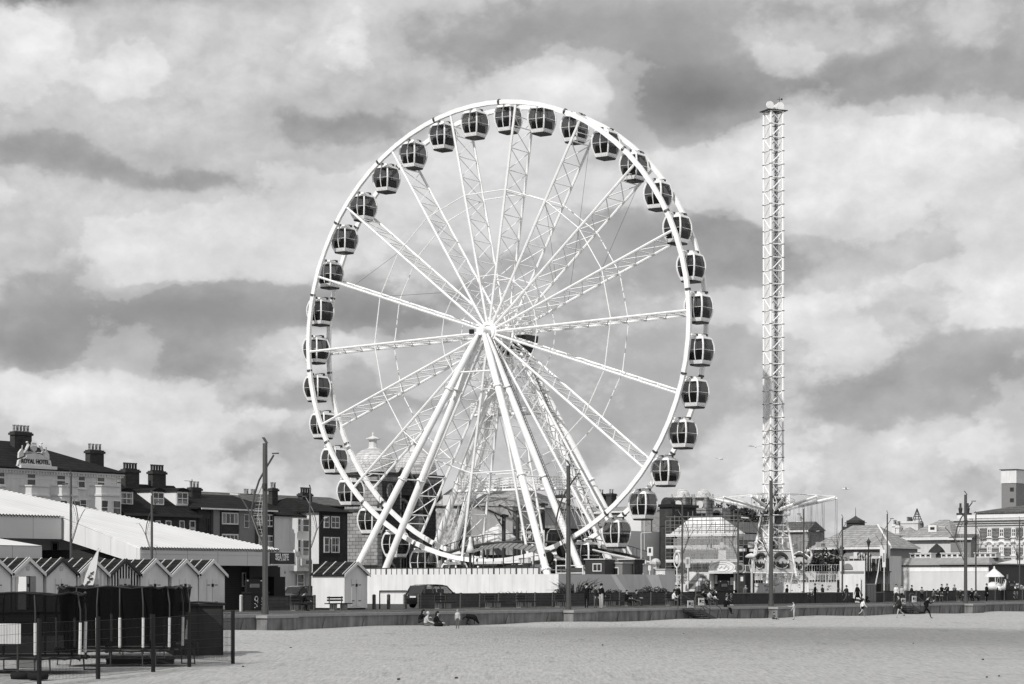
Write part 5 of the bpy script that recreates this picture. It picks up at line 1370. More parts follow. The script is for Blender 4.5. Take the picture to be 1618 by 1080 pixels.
# steps from the promenade to the sand with rails and notice boards
def steps(label, px, sgn=1):
    x, D = atn(px, 88.3); r = root('beach_steps', label, 'steps', x, 88.3)
    st = MB(); n_ = 6
    for i in range(n_):
        a = i*.42; st.box(a, a+.40, -1.5, -.1, -.02-(i+1)*.14-.04, -.02-(i+1)*.14+.02)
    st.build('tread', 'dark_wood', r)
    for y in (-1.52, -.1): MB().prism([(-.1,y,0),(-.1,y,-.28),(2.7,y,-1.12),(2.7,y,-.84)], (0,.05,0)).build('stringer', 'dark_steel', r)
    for y in (-1.5, -.08):
        rl = MB().path([(-.8,y,.0),(-.85,y,.75),(-.6,y,1.0),(-.1,y,.98),(2.7,y,.08),(2.95,y,-.1),(2.95,y,-.3),(2.75,y,-.9)], .034, 6)
        rl.path([(-.5,y,.45),(2.75,y,-.45)], .032, 5); rl.tube((1.3,y,.5),(1.3,y,-.55), .022, 5)
        rl.build('handrail', 'galvanised', r)
    for y, e in ((-1.56, 0), (-.14, .95)):
        b = MB().box(-.45+e*.9, .35+e*.9, y-.03, y, .25-e*.2, .78-e*.2).build('notice_board', 'white_paint', r)
        MB().box(-.32+e*.9,-.05+e*.9,y-.04,y-.031,.45-e*.2,.65-e*.2).box(.05+e*.9,.25+e*.9,y-.04,y-.031,.55-e*.2,.62-e*.2).box(.05+e*.9,.25+e*.9,y-.04,y-.031,.4-e*.2,.47-e*.2).build('printed_symbol', 'black', b)
steps('wooden steps with handrails down to the sand in the middle of the wall', 1079)
steps('wooden steps with handrails down to the sand at the right', 1418)

# ------------------------------------------------------------------ vehicles
def car(label, x, y, rz, paint, L_=4.4, H_=1.62, suv=True, cat='car', name='parked_car'):
    r = thing(name, label, cat, (x, y, 0), rz); w = .88
    prof = [(-2.15,.42),(-2.2,.75),(-2.12,1.02),(-1.55,1.10),(.75,1.04),(1.25,1.0),(1.95,.86),(2.18,.62),(2.2,.35),(1.9,.28),(-1.95,.28)]
    k = L_/4.4; prof = [(a*k, b) for a, b in prof]
    mb = MB(); nn = len(prof)
    vs = []
    for yy_, sc_ in ((-w,.97),(-w*.9,1.0),(w*.9,1.0),(w,.97)): vs += [(a*sc_, yy_, .68+(b-.68)*sc_) for a, b in prof]
    fs = [(i+j*nn, (i+1)%nn+j*nn, (i+1)%nn+(j+1)*nn, i+(j+1)*nn) for j in range(3) for i in range(nn)]
    fs += [tuple(range(nn))[::-1], tuple(3*nn+i for i in range(nn))]
    mb.add(vs, fs); mb.build('body', paint, r, True)
    rz0 = -2.0 if suv else -1.5
    gy = lambda z: w*.93-(z-1.03)*.30
    rf = [((rz0+.28)*k,H_-.09),((rz0+.65)*k,H_-.01),(-.5*k,H_+.02),(.1*k,H_-.01),(.5*k,H_-.08)]
    vs = [(a,-gy(b),b) for a,b in rf]+[(a,gy(b),b) for a,b in rf]+[(a,-gy(b),b-.07) for a,b in rf]+[(a,gy(b),b-.07) for a,b in rf]
    MB().add(vs, [(i,i+1,i+6,i+5) for i in range(4)]+[(i+11,i+10,i+15,i+16) for i in range(4)]+[(i+1,i,i+10,i+11) for i in range(4)]+[(i+5,i+6,i+16,i+15) for i in range(4)]).build('roof', paint, r, True)
    for s_ in (-1, 1):
        for (a0,z0_),(a1,z1_),rr in (((rz0*k,1.04),((rz0+.3)*k,H_-.1),.07),((-1.05*k,1.04),(-.95*k,H_-.03),.05),((-.15*k,1.04),(-.2*k,H_-.03),.05),((1.15*k,1.0),(.5*k,H_-.1),.045)):
            MB().tube((a0,s_*gy(z0_),z0_),(a1,s_*gy(z1_),z1_),rr,6).build('pillar', paint, r)
        for a0, a1, t0, t1 in ((rz0+.12,-1.12,rz0+.36,-1.02),(-.98,-.22,-.9,-.26),(-.08,1.0,-.14,.42)):
            pts = [(a0*k,1.06),(a1*k,1.06),(t1*k,H_-.11),(t0*k,H_-.11)]
            MB().add([(a, s_*gy(b), b) for a, b in pts], [(0,1,2,3) if s_ < 0 else (3,2,1,0)]).build('side_window', 'car_window', r)
    for a in (-1.1, .1): MB().box(a*k,a*k+.18,-.62,-.12,.9,1.42).box(a*k,a*k+.18,.12,.62,.9,1.42).build('headrest_seat', 'black', r)
    MB().add([(rz0*k-.02,-w*.75,1.06),(rz0*k-.02,w*.75,1.06),((rz0+.28)*k,w*.68,H_-.1),((rz0+.28)*k,-w*.68,H_-.1)], [(3,2,1,0)]).build('rear_window', 'window_glass', r)
    MB().add([(1.15*k,-w*.85,1.03),(1.15*k,w*.85,1.03),(.52*k,w*.68,H_-.09),(.52*k,-w*.68,H_-.09)], [(0,1,2,3)]).build('windscreen', 'car_window', r)
    MB().box(-2.22*k,-2.18*k,-.27,.27,.78,.90).build('number_plate', 'white_paint', r)
    for s_ in (-1, 1):
        MB().box(-2.19*k,-2.1*k,s_*.82,s_*.5,.9,1.02).build('tail_light', 'mid_grey', r); MB().box(2.02*k,2.14*k,s_*.78,s_*.45,.7,.84).build('headlight', 'light_grey', r)
        MB().obox((.85*k,s_*.98,1.1),.14,.2,.13).build('wing_mirror', paint, r)
    for a in (-1.35, 1.32):
        for s_ in (-1, 1):
            wh = MB().lathe([(.2,-.1),(.33,-.1),(.345,0),(.33,.1),(.2,.1)], 18, (a*k,s_*.82,.345), axis='y').build('wheel', 'rubber', r, True)
            MB().lathe([(.03,-.03),(.2,-.025),(.2,.025),(.03,.03)], 10, (a*k,s_*.92,.345), axis='y').build('rim', 'light_grey', wh)
    return r
x, D = atn(687, 106.0); car('black five-door car parked behind the bollards in front of the white hoarding', x, 106.0, 0, 'car_paint', 5.3, 1.74)
x, D = atn(474, 121); car('black car parked behind the mast near the cafe sign', x, 121, pi-.1, 'car_paint')
x, D = atn(498, 123); car('grey car parked partly behind the lone white hut', x, 124, .1, 'car_grey')

# ------------------------------------------------------------------ plants
def spiky(label, px, n_, w, h, k=60, name='grass_clump', cat='plant'):
    x = atn(px, n_)[0]; r = MB()
    for i in range(k):
        a = random.uniform(0, 2*pi); q = random.uniform(0, w*.4); l = random.uniform(.5, 1)*h; lean = random.uniform(.1, .7)*w*.5
        p0 = Vector((q*cos(a), q*.5*sin(a), .1)); p1 = p0+Vector((lean*cos(a)*.5, lean*.4*sin(a), l*.75)); p2 = p0+Vector((lean*cos(a)*1.3, lean*sin(a), l*random.uniform(.75,1.05)))
        r.path([p0,p1,p2], [.035,.03,.006], 3)
    return tag(r.build(name, 'leaf', loc=(x,n_,0)), label, cat)
spiky('large spiky grass clump behind the trio below the grey hoarding', 908, 109, 4.6, 2.3, 120)
spiky('low spiky grass tuft above the fence in front of the white hoarding', 816, 106, 3.0, 1.3, 40)
spiky('small tuft above the fence left of the benches', 776, 106, .9, 1.25, 10)
def leafy(name, label, cat, c, rx, ry, rz, nl, ls, m='leaf', trunk=None, loc=None, seed=1, group=None):
    rnd = random.Random(seed); r = thing(name, label, cat, loc, 0, group)
    mb = MB(); cl = [(rnd.uniform(-rx,rx)*.75, rnd.uniform(-ry,ry)*.75, c+rnd.uniform(-rz,rz)*.7, rnd.uniform(.25,.55)) for _ in range(14)]
    for i in range(nl):
        a = rnd.choice(cl); v = Vector((rnd.gauss(0,1), rnd.gauss(0,1), rnd.gauss(0,1))).normalized()*rnd.uniform(.5,1)
        p = Vector((a[0]+v.x*a[3]*rx, a[1]+v.y*a[3]*ry, a[2]+v.z*a[3]*rz))
        u = Vector((rnd.gauss(0,1),rnd.gauss(0,1),rnd.gauss(0,1))).normalized(); w = u.cross(v).normalized()*ls; u = u*ls*rnd.uniform(.6,1.2)
        mb.add([p-u, p+w*.6, p+u, p-w*.6], [(0,1,2,3)])
    mb.build('crown' if trunk else 'foliage', m, r)
    if trunk:
        t = MB().path([(0,0,-.1),(.1,.05,c*.4),(.0,.1,c*.9)], [trunk,trunk*.75,trunk*.35], 7)
        for i in range(6):
            a = cl[i]; t.path([(.05,.05,c*.45),(a[0]*.5,a[1]*.5,(c*.5+a[2])/2),(a[0],a[1],a[2])], [trunk*.4,trunk*.28,.03], 5)
        t.build('trunk', 'bark', r)
    return r
for px, w, h, lb, sd in ((975,3.0,1.3,'low clipped bush behind the timber fence left of the seated pair',1),(1022,3.0,1.7,'taller loose bush behind the fence right of the seated pair',2),(1045,1.6,1.4,'small bush at the right end of the grey hoarding',3),(893,2.0,1.6,'rounded dark bush left of the spiky grass clump',5)):
    leafy('bush', lb, 'bush', h*.6, w/2, .7, h*.45, 700, .09, trunk=.05, loc=(atn(px,108)[0],108,0), seed=sd)
for px, lb, sd in ((1121,'dark bush at the left end of the low wall',8),(1606,'bush behind the bin near the right edge',9)):
    leafy('bush', lb, 'bush', 1.2, 1.1, .8, .9, 600, .1, trunk=.05, loc=(atn(px,107)[0],107,0), seed=sd)
random.seed(5)
TL = ('leftmost tree of the dark clump behind the swing tower arm', 'second tree from the left in the dark clump beside the domes', 'middle tree of the dark clump behind the swing tower arm', 'fourth tree of the dark clump, just left of the slim mast top', 'fifth tree of the dark clump, right of the slim mast top', 'rightmost tree of the dark clump, touching the swing tower')
for i, px in enumerate((1137, 1149, 1162, 1175, 1188, 1202)):
    x, y = atd(px, 372+random.uniform(-8,8)); h = zz(random.uniform(797,801), 372)
    leafy('tree', TL[i], 'tree', h*.62, 2.0, 2.0, h*.42, 2400, .26, trunk=.3, loc=(x,y,0), seed=i+20, group='dark trees beyond the market hall')

# ------------------------------------------------------------------ trampolines on the sand (left foreground)
def sand_at(x, y): return sand_z(y)
def trampoline(label, px, D, rx, ry, rot, matz, netz, nleg=8, seed=0):
    x, y = atd(px, D); zs = sand_at(x, y); r = thing('trampoline', label, 'trampoline', (x, y, zs), BE-pi/2+rot, 'netted trampolines on the sand')
    mz, nz = matz-zs, netz-zs; n_ = 32
    sg_ = lambda v: (1 if v > 0 else -1)*abs(v)**.6
    E = lambda k, f=1.0: (rx*f*sg_(cos(k)), ry*f*sg_(sin(k)))
    ring = [(*E(2*pi*k/n_), mz) for k in range(n_)]
    MB().path(ring, .05, 6, closed=True).build('frame', 'dark_steel', r)
    MB().add([(*E(2*pi*k/n_,.84), mz+.01) for k in range(n_)], [tuple(range(n_))]).build('mat', 'black', r)
    vs = []; 
    for k in range(n_):
        vs += [(*E(2*pi*k/n_,1.06), mz+.0), (*E(2*pi*k/n_,1.06), mz+.05-.12*(k%2)), (*E(2*pi*k/n_,.84), mz+.06)]
    MB().add(vs, [(a*3+j, (a+1)%n_*3+j, (a+1)%n_*3+j+1, a*3+j+1) for a in range(n_) for j in (0,1)]).build('edge_pad', 'rubber', r)
    top = [(*E(2*pi*k/n_,1.0+.02*sin(k*3.1)), nz+.05*cos(2*pi*k/n_*nleg)) for k in range(n_)]
    nb = MB(); lo = [(*E(2*pi*k/n_,.90), mz+.08) for k in range(n_)]
    nb.add(top+lo, [(k,(k+1)%n_,(k+1)%n_+n_,k+n_) for k in range(n_)]).build('safety_net', 'net', r)
    MB().path(top, .035, 5, closed=True).build('net_rim', 'black', r)
    for k in range(nleg):
        hn_ = nleg//2; fx = -.93+1.86*(k%hn_)/(hn_-1); fx = -fx if k >= hn_ else fx; fy = sqrt(max(0,1-(abs(fx)**(1/.6))**2))**.6; p = Vector((rx*fx, (-1 if k < hn_ else 1)*ry*fy, 0))
        pl = MB().path([(p.x*1.03,p.y*1.03,mz-.1),(p.x*1.04,p.y*1.04,mz+.9),(p.x*1.04,p.y*1.04,mz+(nz-mz)*.75),(p.x*.99,p.y*.99,nz)], .028, 6).build('net_pole', 'dark_steel', r)
        MB().tube((p.x*1.03,p.y*1.03,mz+.12),(p.x*1.04,p.y*1.04,mz+1.15), .05, 8).build('foam_sleeve', 'white_trim', pl)
        if k % 2 == 0:
            q = Vector((p.x+rx*.22, p.y, 0))
            MB().path([(p.x,p.y,mz),(p.x*1.02,p.y*1.02,.03),(q.x*1.02,q.y*1.02,.03),(q.x,q.y,mz)], .03, 6).build('leg', 'dark_steel', r)
    return r
trampoline('netted trampoline nearest the left edge with pale foam sleeves', 30, 77, 2.15, 1.6, .1, zz(1038,77), zz(938,77))
trampoline('long black netted trampoline with pale foam sleeves in front of the beach huts', 190, 83, 2.1, 1.5, -.1, zz(1026,83), zz(928,83), 12, seed=2)
trampoline('third netted trampoline behind the other two', 205, 90, 2.3, 1.5, .2, zz(1016,90), zz(928,90), seed=4)
# dark netting crate
x, y = atd(309, 93); zs = sand_z(y); r = thing('storage_crate', 'dark netted storage crate at the right end of the trampolines', 'crate', (x, y, zs), BE-pi/2+.25)
w_, d_, h_ = .95, .9, zz(953,93)-zs; MB().box(-w_,w_,-d_,d_,.0,h_-.05).build('side_netting', 'dark_wood', r)
MB().box(-w_-.1,w_+.1,-d_-.1,d_+.1,h_-.08,h_).path([(-w_-.1,-d_-.1,h_),(0,-d_-.12,h_+.06),(w_+.1,-d_-.1,h_)], .04, 5).build('lid', 'cladding', r)
q = MB()
for a in (-w_, 0, w_): q.box(a-.03,a+.03,-d_-.04,-d_,0,h_-.08)
q.build('frame', 'black', r)
# mesh fence on the sand
FP = [(-30,1092),(62,1079),(155,1071),(242,1062),(299,1053),(368,1047)]
pts = []
for px, py in FP:
    D = 75.0
    for _ in range(20):
        x, y = atd(px, D); D = (CZ-sand_z(y))*3700/(py-922)
    pts.append((x, y, sand_z(y)))
r = root('mesh_fence', 'dark wire mesh fence with steel posts on the sand round the trampolines', 'fence', *pts[3][:2])
for p in pts: kid(MB().box(p[0]-.05,p[0]+.05,p[1]-.05,p[1]+.05,p[2]-.3,p[2]+1.92), 'post', 'black', r)
back = (pts[-1][0]+2.5, pts[-1][1]+9.0); pts2 = pts+[(back[0], back[1], sand_z(back[1]))]
kid(MB().box(back[0]-.05,back[0]+.05,back[1]-.05,back[1]+.05,pts2[-1][2]-.2,pts2[-1][2]+1.9), 'post', 'black', r)
for a, b in zip(pts2, pts2[1:]):
    A_, B_ = Vector(a), Vector(b); L_ = (B_-A_).length; q = MB()
    k = int(L_/.085)
    for i in range(1, k): p = A_.lerp(B_, i/k); q.tube(p+Vector((0,0,.05)), p+Vector((0,0,1.8)), .0045, 3)
    for j in range(7): q.tube(A_+Vector((0,0,.06+j*.29)), B_+Vector((0,0,.06+j*.29)), .005, 3)
    kid(q, 'mesh_panel', 'black', r)
x, y = atd(12, 74); r = thing('banner', 'white ribbed board fixed behind the mesh fence at the left edge', 'banner', (x, y, 0), BE-pi/2)
q = MB().box(-.65,.42,-.02,.02,zz(1017,74),zz(985,74)).build('panel', 'pale_paint', r); MB().tube((-.3,.06,sand_z(y)),(-.3,.06,zz(985,74)),.03).tube((.3,.06,sand_z(y)),(.3,.06,zz(985,74)),.03).build('stake', 'dark_steel', r)
qq = MB()
for k in range(12): qq.box(-.65+k*.09,-.645+k*.09,-.03,-.021,zz(1017,74),zz(985,74))
qq.build('rib', 'mid_grey', q)
def sandbox(name, label, cat, px, py, w, d, h, rot, m='dark_wood'):
    D = 80.
    for _ in range(20): x, y = atd(px, D); D = (CZ-sand_z(y))*3700/(py-922)
    r = thing(name, label, cat, (x, y, sand_z(y)-.03), BE-pi/2+rot)
    MB().box(-w/2,w/2,-d/2,d/2,0,h*.85).build('body', m, r); MB().box(-w/2-.03,w/2+.03,-d/2-.03,d/2+.03,h*.85,h).build('lid', 'rubber', r)
    return r
sandbox('folded_mat', 'dark folded mat lying under the middle trampoline', 'mat', 222, 1047, 2.4, .8, .18, .1)
sandbox('equipment_box', 'low grey equipment box under the left trampoline', 'box', 45, 1052, .8, .6, .35, .3, 'mid_grey')
for px, py, lb in ((33,1072,'black spare tyre lying left under the trampolines'),(60,1073,'black spare tyre lying right of the other near the fence')):
    D = 78.
    for _ in range(20): x, y = atd(px, D); D = (CZ-sand_z(y))*3700/(py-922)
    t = thing('tyre', lb, 'tyre', (x,y,sand_z(y)), 0, 'spare tyres on the sand')
    MB().lathe([(.17,.02),(.3,.0),(.33,.1),(.3,.2),(.17,.18)], 18).build('tread', 'rubber', t, True)
# small dark stones on the beach
for i in range(14):
    px, py = random.uniform(380,1600), random.uniform(1000,1078); D = 90.
    for _ in range(12): x, y = atd(px, D); D = (CZ-sand_z(y))*3700/(py-922)
    s_ = random.uniform(.03,.07); q = MB().blob((0,0,s_*.3), s_*1.3, s_, s_*.6, 7, 5)
    tag(q.build('stone', 'dark_steel', loc=(x,y,sand_z(y))), 'small dark stone lying alone on the sand', 'stone', 'small stones scattered over the beach')

# feather banner by the striped hut
x, D = atn(139, 102.2); r = root('feather_banner', 'tall white printed feather banner leaning before the beach huts', 'banner', x, 102.2); r.rotation_euler = (0, 0, -.85)
MB().path([(-.45,0,0),(-.35,0,1.2),(.0,0,2.4),(.75,0,3.85)], [.03,.03,.025,.012], 6).build('pole', 'dark_steel', r)
w_ = [(-.35,.3),(-.38,1.0),(-.32,1.6),(-.15,2.3),(.12,3.0),(.62,3.95)]; e_ = [(.02,.3),(.1,1.0),(.28,1.6),(.42,2.2),(.52,2.8),(.66,3.95)]
mb = MB().add([(a,-.04,z) for a,z in w_]+[(a,-.02,z) for a,z in e_]+[(a,-.035,z) for a,z in w_]+[(a,-.015,z) for a,z in e_], [(i,i+6,i+7,i+1) for i in range(5)]+[(i+12,i+13,i+19,i+18) for i in range(5)])
s_ = mb.build('sail', 'white_paint', r)
mb = MB()
for i in range(14): mb.obox((-.1+.35*(i%7)/7+.12*(i//7), -.06, 1.75+.06*i), random.uniform(.06,.22), .01, random.uniform(.03,.1), 0, 0, random.uniform(-.6,.6))
mb.box(-.2,.35,-.06,-.045,1.62,1.72)
mb.build('print', 'dark_steel', s_)

# ------------------------------------------------------------------ gulls
for px, py, D, lb in ((1337,772,150,'gull gliding above the long brick hall'),(1140,725,170,'gull gliding left of the swing tower'),(1194,706,180,'gull close to the left side of the swing tower')):
    x, y = atd(px, D); g = thing('gull', lb, 'bird', (x, y, zz(py, D)), random.uniform(0,3))
    MB().blob((0,0,0), .22, .07, .06, 8, 6).blob((.2,0,.02), .06,.045,.045, 6, 5).add([(-.05,.05,.03),(.08,.05,.03),(.06,.4,.14),(-.02,.62,.06),(-.05,.4,.13)], [(0,1,2,3,4)]).add([(-.05,-.05,.03),(.08,-.05,.03),(.06,-.4,.14),(-.02,-.62,.06),(-.05,-.4,.13)], [(4,3,2,1,0)]).build('body', 'white_trim', g)

# ------------------------------------------------------------------ fairground between the low wall and the tower
def ride_fence(label, s, pa, pb, z0, z1, m='white_paint', pat=0):
    y0, y1 = ats(pb, s)[0], ats(pa, s)[0]; r = root('ride_fence', label, 'fence', s, (y0+y1)/2, 'white fences round the rides')
    kid(MB().box(s, s+.06, y0, y1, z0, z0+(z1-z0)*.55), 'printed_panel', m, r)
    q = MB(); n_ = max(4, int((y1-y0)/.3))
    for z in (z0+.05, z1, z0+(z1-z0)*.55): q.tube((s-.02,y0,z),(s-.02,y1,z), .03, 4)
    for i in range(n_+1): y = y0+(y1-y0)*i/n_; q.tube((s-.02,y,z0),(s-.02,y,z1), .02 if i%4 else .045, 4)
    kid(q, 'railing', 'white_paint', r)
    q = MB(); rnd = random.Random(int(s*10+pa))
    for i in range(int((y1-y0)*2.2)):
        y = rnd.uniform(y0+.2,y1-.4); z = rnd.uniform(z0+.1, z0+(z1-z0)*.5); a = rnd.uniform(.1,.5)
        q.path([(s-.03,y,z),(s-.03,y+a*.5,z+rnd.uniform(-.1,.2)),(s-.03,y+a,z+rnd.uniform(-.1,.1))], rnd.choice((.015,.03,.05)), 4)
    kid(q, 'painted_scroll', 'mid_grey', r)
    if pat:
        q = MB(); yy_ = ats(pat, s)[0]
        for i in range(6): q.obox((s-.05,yy_+i*.16,(z0+z1)/2+.4), .02,.05,.9, 0,.5)
        kid(q, 'chequer', 'dark_steel', r)
    return r
ride_fence('white ride fence with a chequer beside the scaffolding', 212, 1056, 1122, .9, 2.7, pat=1086)
ride_fence('white ride fence under the left half of the swing tower', 214, 1166, 1222, .7, 2.75, pat=1180)
ride_fence('white ride fence right of the swing tower base with a chequer', 216, 1224, 1278, .7, 2.9, pat=1262)
ride_fence('white ride fence with a round printed panel left of the walking couple', 218, 1279, 1322, .9, 2.8, 'light_grey')
ride_fence('second-row ride fence behind the swing tower base', 232, 1160, 1345, 2.2, 3.9, 'light_grey')
# candy kiosk with oval sign
s = 206.0; y0, y1 = ats(1161,s)[0], ats(1122,s)[0]; D = ats(1142,s)[1]
r = root('food_kiosk', 'dark-fronted food kiosk under a big white oval sign', 'kiosk', s+1, (y0+y1)/2)
kid(MB().box(s+.6, s+3, y0, y1, .6, zz(905,D)), 'back_wall', 'black', r)
kid(MB().box(s, s+.6, y0, y0+.12, .0, zz(905,D)).box(s, s+.6, y1-.12, y1, .0, zz(905,D)).box(s-.1,s+.6,y0,y1,0,zz(932,D)), 'counter', 'white_trim', r)
kid(MB().box(s-.9, s+3, ats(1165,s)[0], ats(1112,s)[0], zz(906,D), zz(903.5,D)), 'canopy', 'stucco', r)
for a, b, c, d in ((1125,1129,908,922),(1150,1156,912,924),(1144,1148,918,924)): kid(MB().box(s+.5,s+.58,ats(b,s)[0],ats(a,s)[0],zz(d,D),zz(c,D)), 'menu_board', 'light_grey', r)
ym, zm = ats(1143,s)[0], zz(896,D); ry, rz = (ats(1122,s)[0]-ats(1164,s)[0])/2, .62
ov = [(s-.3, ym+ry*cos(q), zm+rz*sin(q)) for q in [2*pi*k/28 for k in range(28)]]
sg = kid(MB().prism(ov, (.15,0,0)).box(s-.25,s-.1,ym-ry*1.03,ym+ry*1.03,zm-.62,zm-.25), 'oval_sign', 'white_paint', r)
MB().path([(s-.33,ym+ry*.86*cos(q),zm+rz*.84*sin(q)) for q in [2*pi*k/28 for k in range(28)]], .03, 4, closed=True).path([(s-.33,ym+ry*.55*cos(q),zm-.05+rz*.6*sin(q)) for q in [2*pi*k/28 for k in range(28)]], .03, 4, closed=True).build('sign_ring', 'light_grey', sg)
marks('sign_lettering', 'west', ym-ry*.5, ym+ry*.5, zm, .3, s-.34, 'light_grey', sg, (0,0,0))
yr = ats(1171,s)[0]
r = root('booth', 'narrow dark booth topped by a round badge sign', 'kiosk', s+1, yr)
kid(MB().box(s+.1,s+2,yr-.42,yr+.42,0,zz(905,D)), 'body', 'brick_dark', r)
kid(MB().lathe([(.02,0),(.5,0),(.5,.12),(.02,.12)], 20, (s-.2,yr,zz(896.5,D)), axis='x'), 'round_sign', 'mid_grey', r)
kid(MB().lathe([(.02,0),(.27,0),(.27,.03),(.02,.03)], 20, (s-.24,yr,zz(896.5,D)), axis='x'), 'sign_centre', 'dark_steel', r)
kid(MB().box(s-.1,s+.1,yr-.45,yr+.45,zz(905,D),zz(900,D)), 'sign_foot', 'white_trim', r)
kid(MB().box(s+.06,s+.1,yr-.2,yr+.1,zz(918,D),zz(911,D)), 'poster', 'pale_paint', r)
# stall row left of it
s = 208.5; r = root('game_stall', 'white game stall with printed front panels left of the oval sign', 'stall', s, ats(1105,s)[0]); D = ats(1100,s)[1]
for a, b, c, d, m in ((1083,1104,934,918,'pale_paint'),(1104,1121,934,918,'light_grey'),(1089,1102,917,903,'white_paint'),(1102,1121,917,905,'pale_paint')):
    q = kid(MB().box(s,s+.4,ats(b,s)[0]+.05,ats(a,s)[0],zz(c,D),zz(d,D)), 'front_panel', m, r)
    MB().box(s-.02,s,ats(b,s)[0]+.35,ats(a,s)[0]-.3,zz(c,D)+.25,zz(d,D)-.25).build('panel_print', 'mid_grey' if m != 'white_paint' else 'white_trim', q)
kid(MB().box(s+.4,s+3,ats(1121,s)[0],ats(1083,s)[0],0,zz(906,D)), 'body', 'dark_steel', r)
# tall ride sign with light ring
def pole_sign(label, px, D, top, bot, w, m='white_paint', inner='dark_steel'):
    x, y = atd(px, D); r = root('pole_sign', label, 'sign', x, y); w2 = w/2
    q = kid(MB().tube((x,y,0),(x,y,zz(bot,D)), .06), 'pole', 'white_trim', r)
    kid(MB().obox((x,y,(zz(top,D)+zz(bot,D))/2), .12, w, zz(top,D)-zz(bot,D), 0), 'board', m, r)
    kid(MB().obox((x-.07,y,(zz(top,D)+zz(bot,D))/2+.1), .03, w*.45, (zz(top,D)-zz(bot,D))*.5), 'print', inner, r)
pole_sign('white portrait sign on a pole right of the wheel legs', 1027.5, 226, 864, 878, .62)
pole_sign('small white sign below and left of the portrait sign', 1018.5, 224, 885, 891, .36)
pole_sign('small plain white sign near the portrait sign', 1026.5, 222, 893, 901, .3, inner='white_trim')
pole_sign('grey rounded sign board left of the stalls', 1087, 226, 880, 897, .5, 'light_grey', 'mid_grey')
pole_sign('white pinned sign on the pier at the end of the kiosk', 1397, 240, 868, 896, .34, 'white_paint', 'mid_grey')
# oval ring ornament on post
x, y = atd(1069.5, 215); r = root('ring_ornament', 'white oval ring ornament on a post left of the slim mast', 'ornament', x, y)
kid(MB().tube((x,y,0),(x,y,zz(896,215)), .06), 'post', 'white_trim', r)
kid(MB().path([(x,y+.32*cos(q),zz(884,215)+.72*sin(q)) for q in [2*pi*k/20 for k in range(20)]], .06, 5, closed=True), 'ring', 'white_paint', r)
kid(MB().blob((x,y,zz(884,215)), .12,.2,.42, 8, 6).blob((x,y-.1,zz(871,215)), .1,.3,.16, 8, 5), 'figure', 'pale_paint', r)
# flamingo
x, y = atd(1188, 236); z = zz(880,236)
r = root('flamingo_figure', 'giant pale flamingo figure left of the swing tower', 'figure', x, y)
bd = MB().path([(x,y+.75,z+.05),(x,y+.45,z+.1),(x,y+.05,z+.15),(x,y-.3,z+.1),(x,y-.55,z+.35),(x,y-.62,z+.75),(x,y-.5,z+1.15),(x,y-.35,z+1.35),(x,y-.4,z+1.5),(x,y-.62,z+1.5),(x,y-.78,z+1.3)], [.06,.2,.28,.2,.12,.09,.08,.09,.12,.1,.03], 10)
kid(bd, 'body', 'pale_paint', r, True)
kid(MB().tube((x,y+.05,z-.1),(x,y+.0,z-1.6),.04).path([(x,y+.2,z-.1),(x,y+.35,z-.6),(x,y+.15,z-1.5)], .035, 5), 'leg', 'light_grey', r)
kid(MB().lathe([(.5,0),(.5,.3)], 12, (x,y,0)).tube((x,y,0),(x,y,z-1.5),.12), 'plinth', 'light_grey', r)
# monster ride sign
s = 234.0; D = ats(1264,s)[1]; ym, zm = ats(1264,s)[0], zz(886,D)
r = root('ride_sign', 'bulging white-edged ride sign with bold dark script', 'sign', s, ym)
bl = [(1.25*cos(q)*(1+.08*sin(3*q)), .95*sin(q)*(1+.1*cos(4*q))) for q in [2*pi*k/26 for k in range(26)]]
b_ = kid(MB().prism([(s,ym+a,zm+b) for a,b in bl], (.15,0,0)), 'board', 'light_grey', r)
MB().path([(s-.05,ym+a,zm+b) for a,b in bl], .09, 5, closed=True).build('board_edge', 'white_paint', b_)
MB().path([(s-.06,ym+.9*cos(q),zm+.15+.55*sin(q)) for q in [pi*k/10 for k in range(11)]], [.05]+[.17]*9+[.05], 5).build('upper_lettering', 'dark_steel', b_)
text('sign_lettering', 'Nights', .95, 'black', b_, (s-.1, ym, zm-.45), WEST, .03, .85, bold=.035)
kid(MB().path([(s,ym-1.2,zm-.2),(s,ym-1.5,zm+.6),(s,ym-1.35,zm+1.2),(s,ym-1.7,zm+1.45)], [.16,.13,.12,.05], 7).blob((s,ym-.9,zm+1.15), .15,.35,.2), 'monster_neck', 'white_trim', r)
kid(MB().tube((s+.1,ym-.6,0),(s+.1,ym-.6,zm),.08).tube((s+.1,ym+.6,0),(s+.1,ym+.6,zm),.08), 'post', 'dark_steel', r)
leafy('rock_outcrop', 'dark jagged mass behind the bulging ride sign', 'scenery', 4.0, 2.4, 2.4, 2.4, 1500, .22, 'dark_wood', loc=(s+4, ym-1.5, 0), seed=77)
# lit panel row with cut-out letters
s = 240.0; y0, y1 = ats(1330,s)[0], ats(1294,s)[0]; D = ats(1312,s)[1]
r = root('sign_row', 'row of blank white boxes under dark cut-out letters', 'sign', s, (y0+y1)/2)
for k in range(3): kid(MB().box(s,s+.3,y0+(y1-y0)*k/3+.02,y0+(y1-y0)*(k+1)/3-.02,zz(898,D),zz(889,D)), 'white_box', 'white_paint', r)
kid(MB().box(s+.05,s+.2,y0-1,y1+1,zz(904,D),zz(899,D)).box(s+.3,s+6,y0,y1,0,zz(899,D)), 'deck', 'mid_grey', r)
text('cut_out_lettering', 'artlics', 1.15, 'dark_steel', r, (s-r.location[0], (y0+y1)/2+.1-r.location[1], zz(884.5,D)), WEST, .05, 1.0, bold=.03)
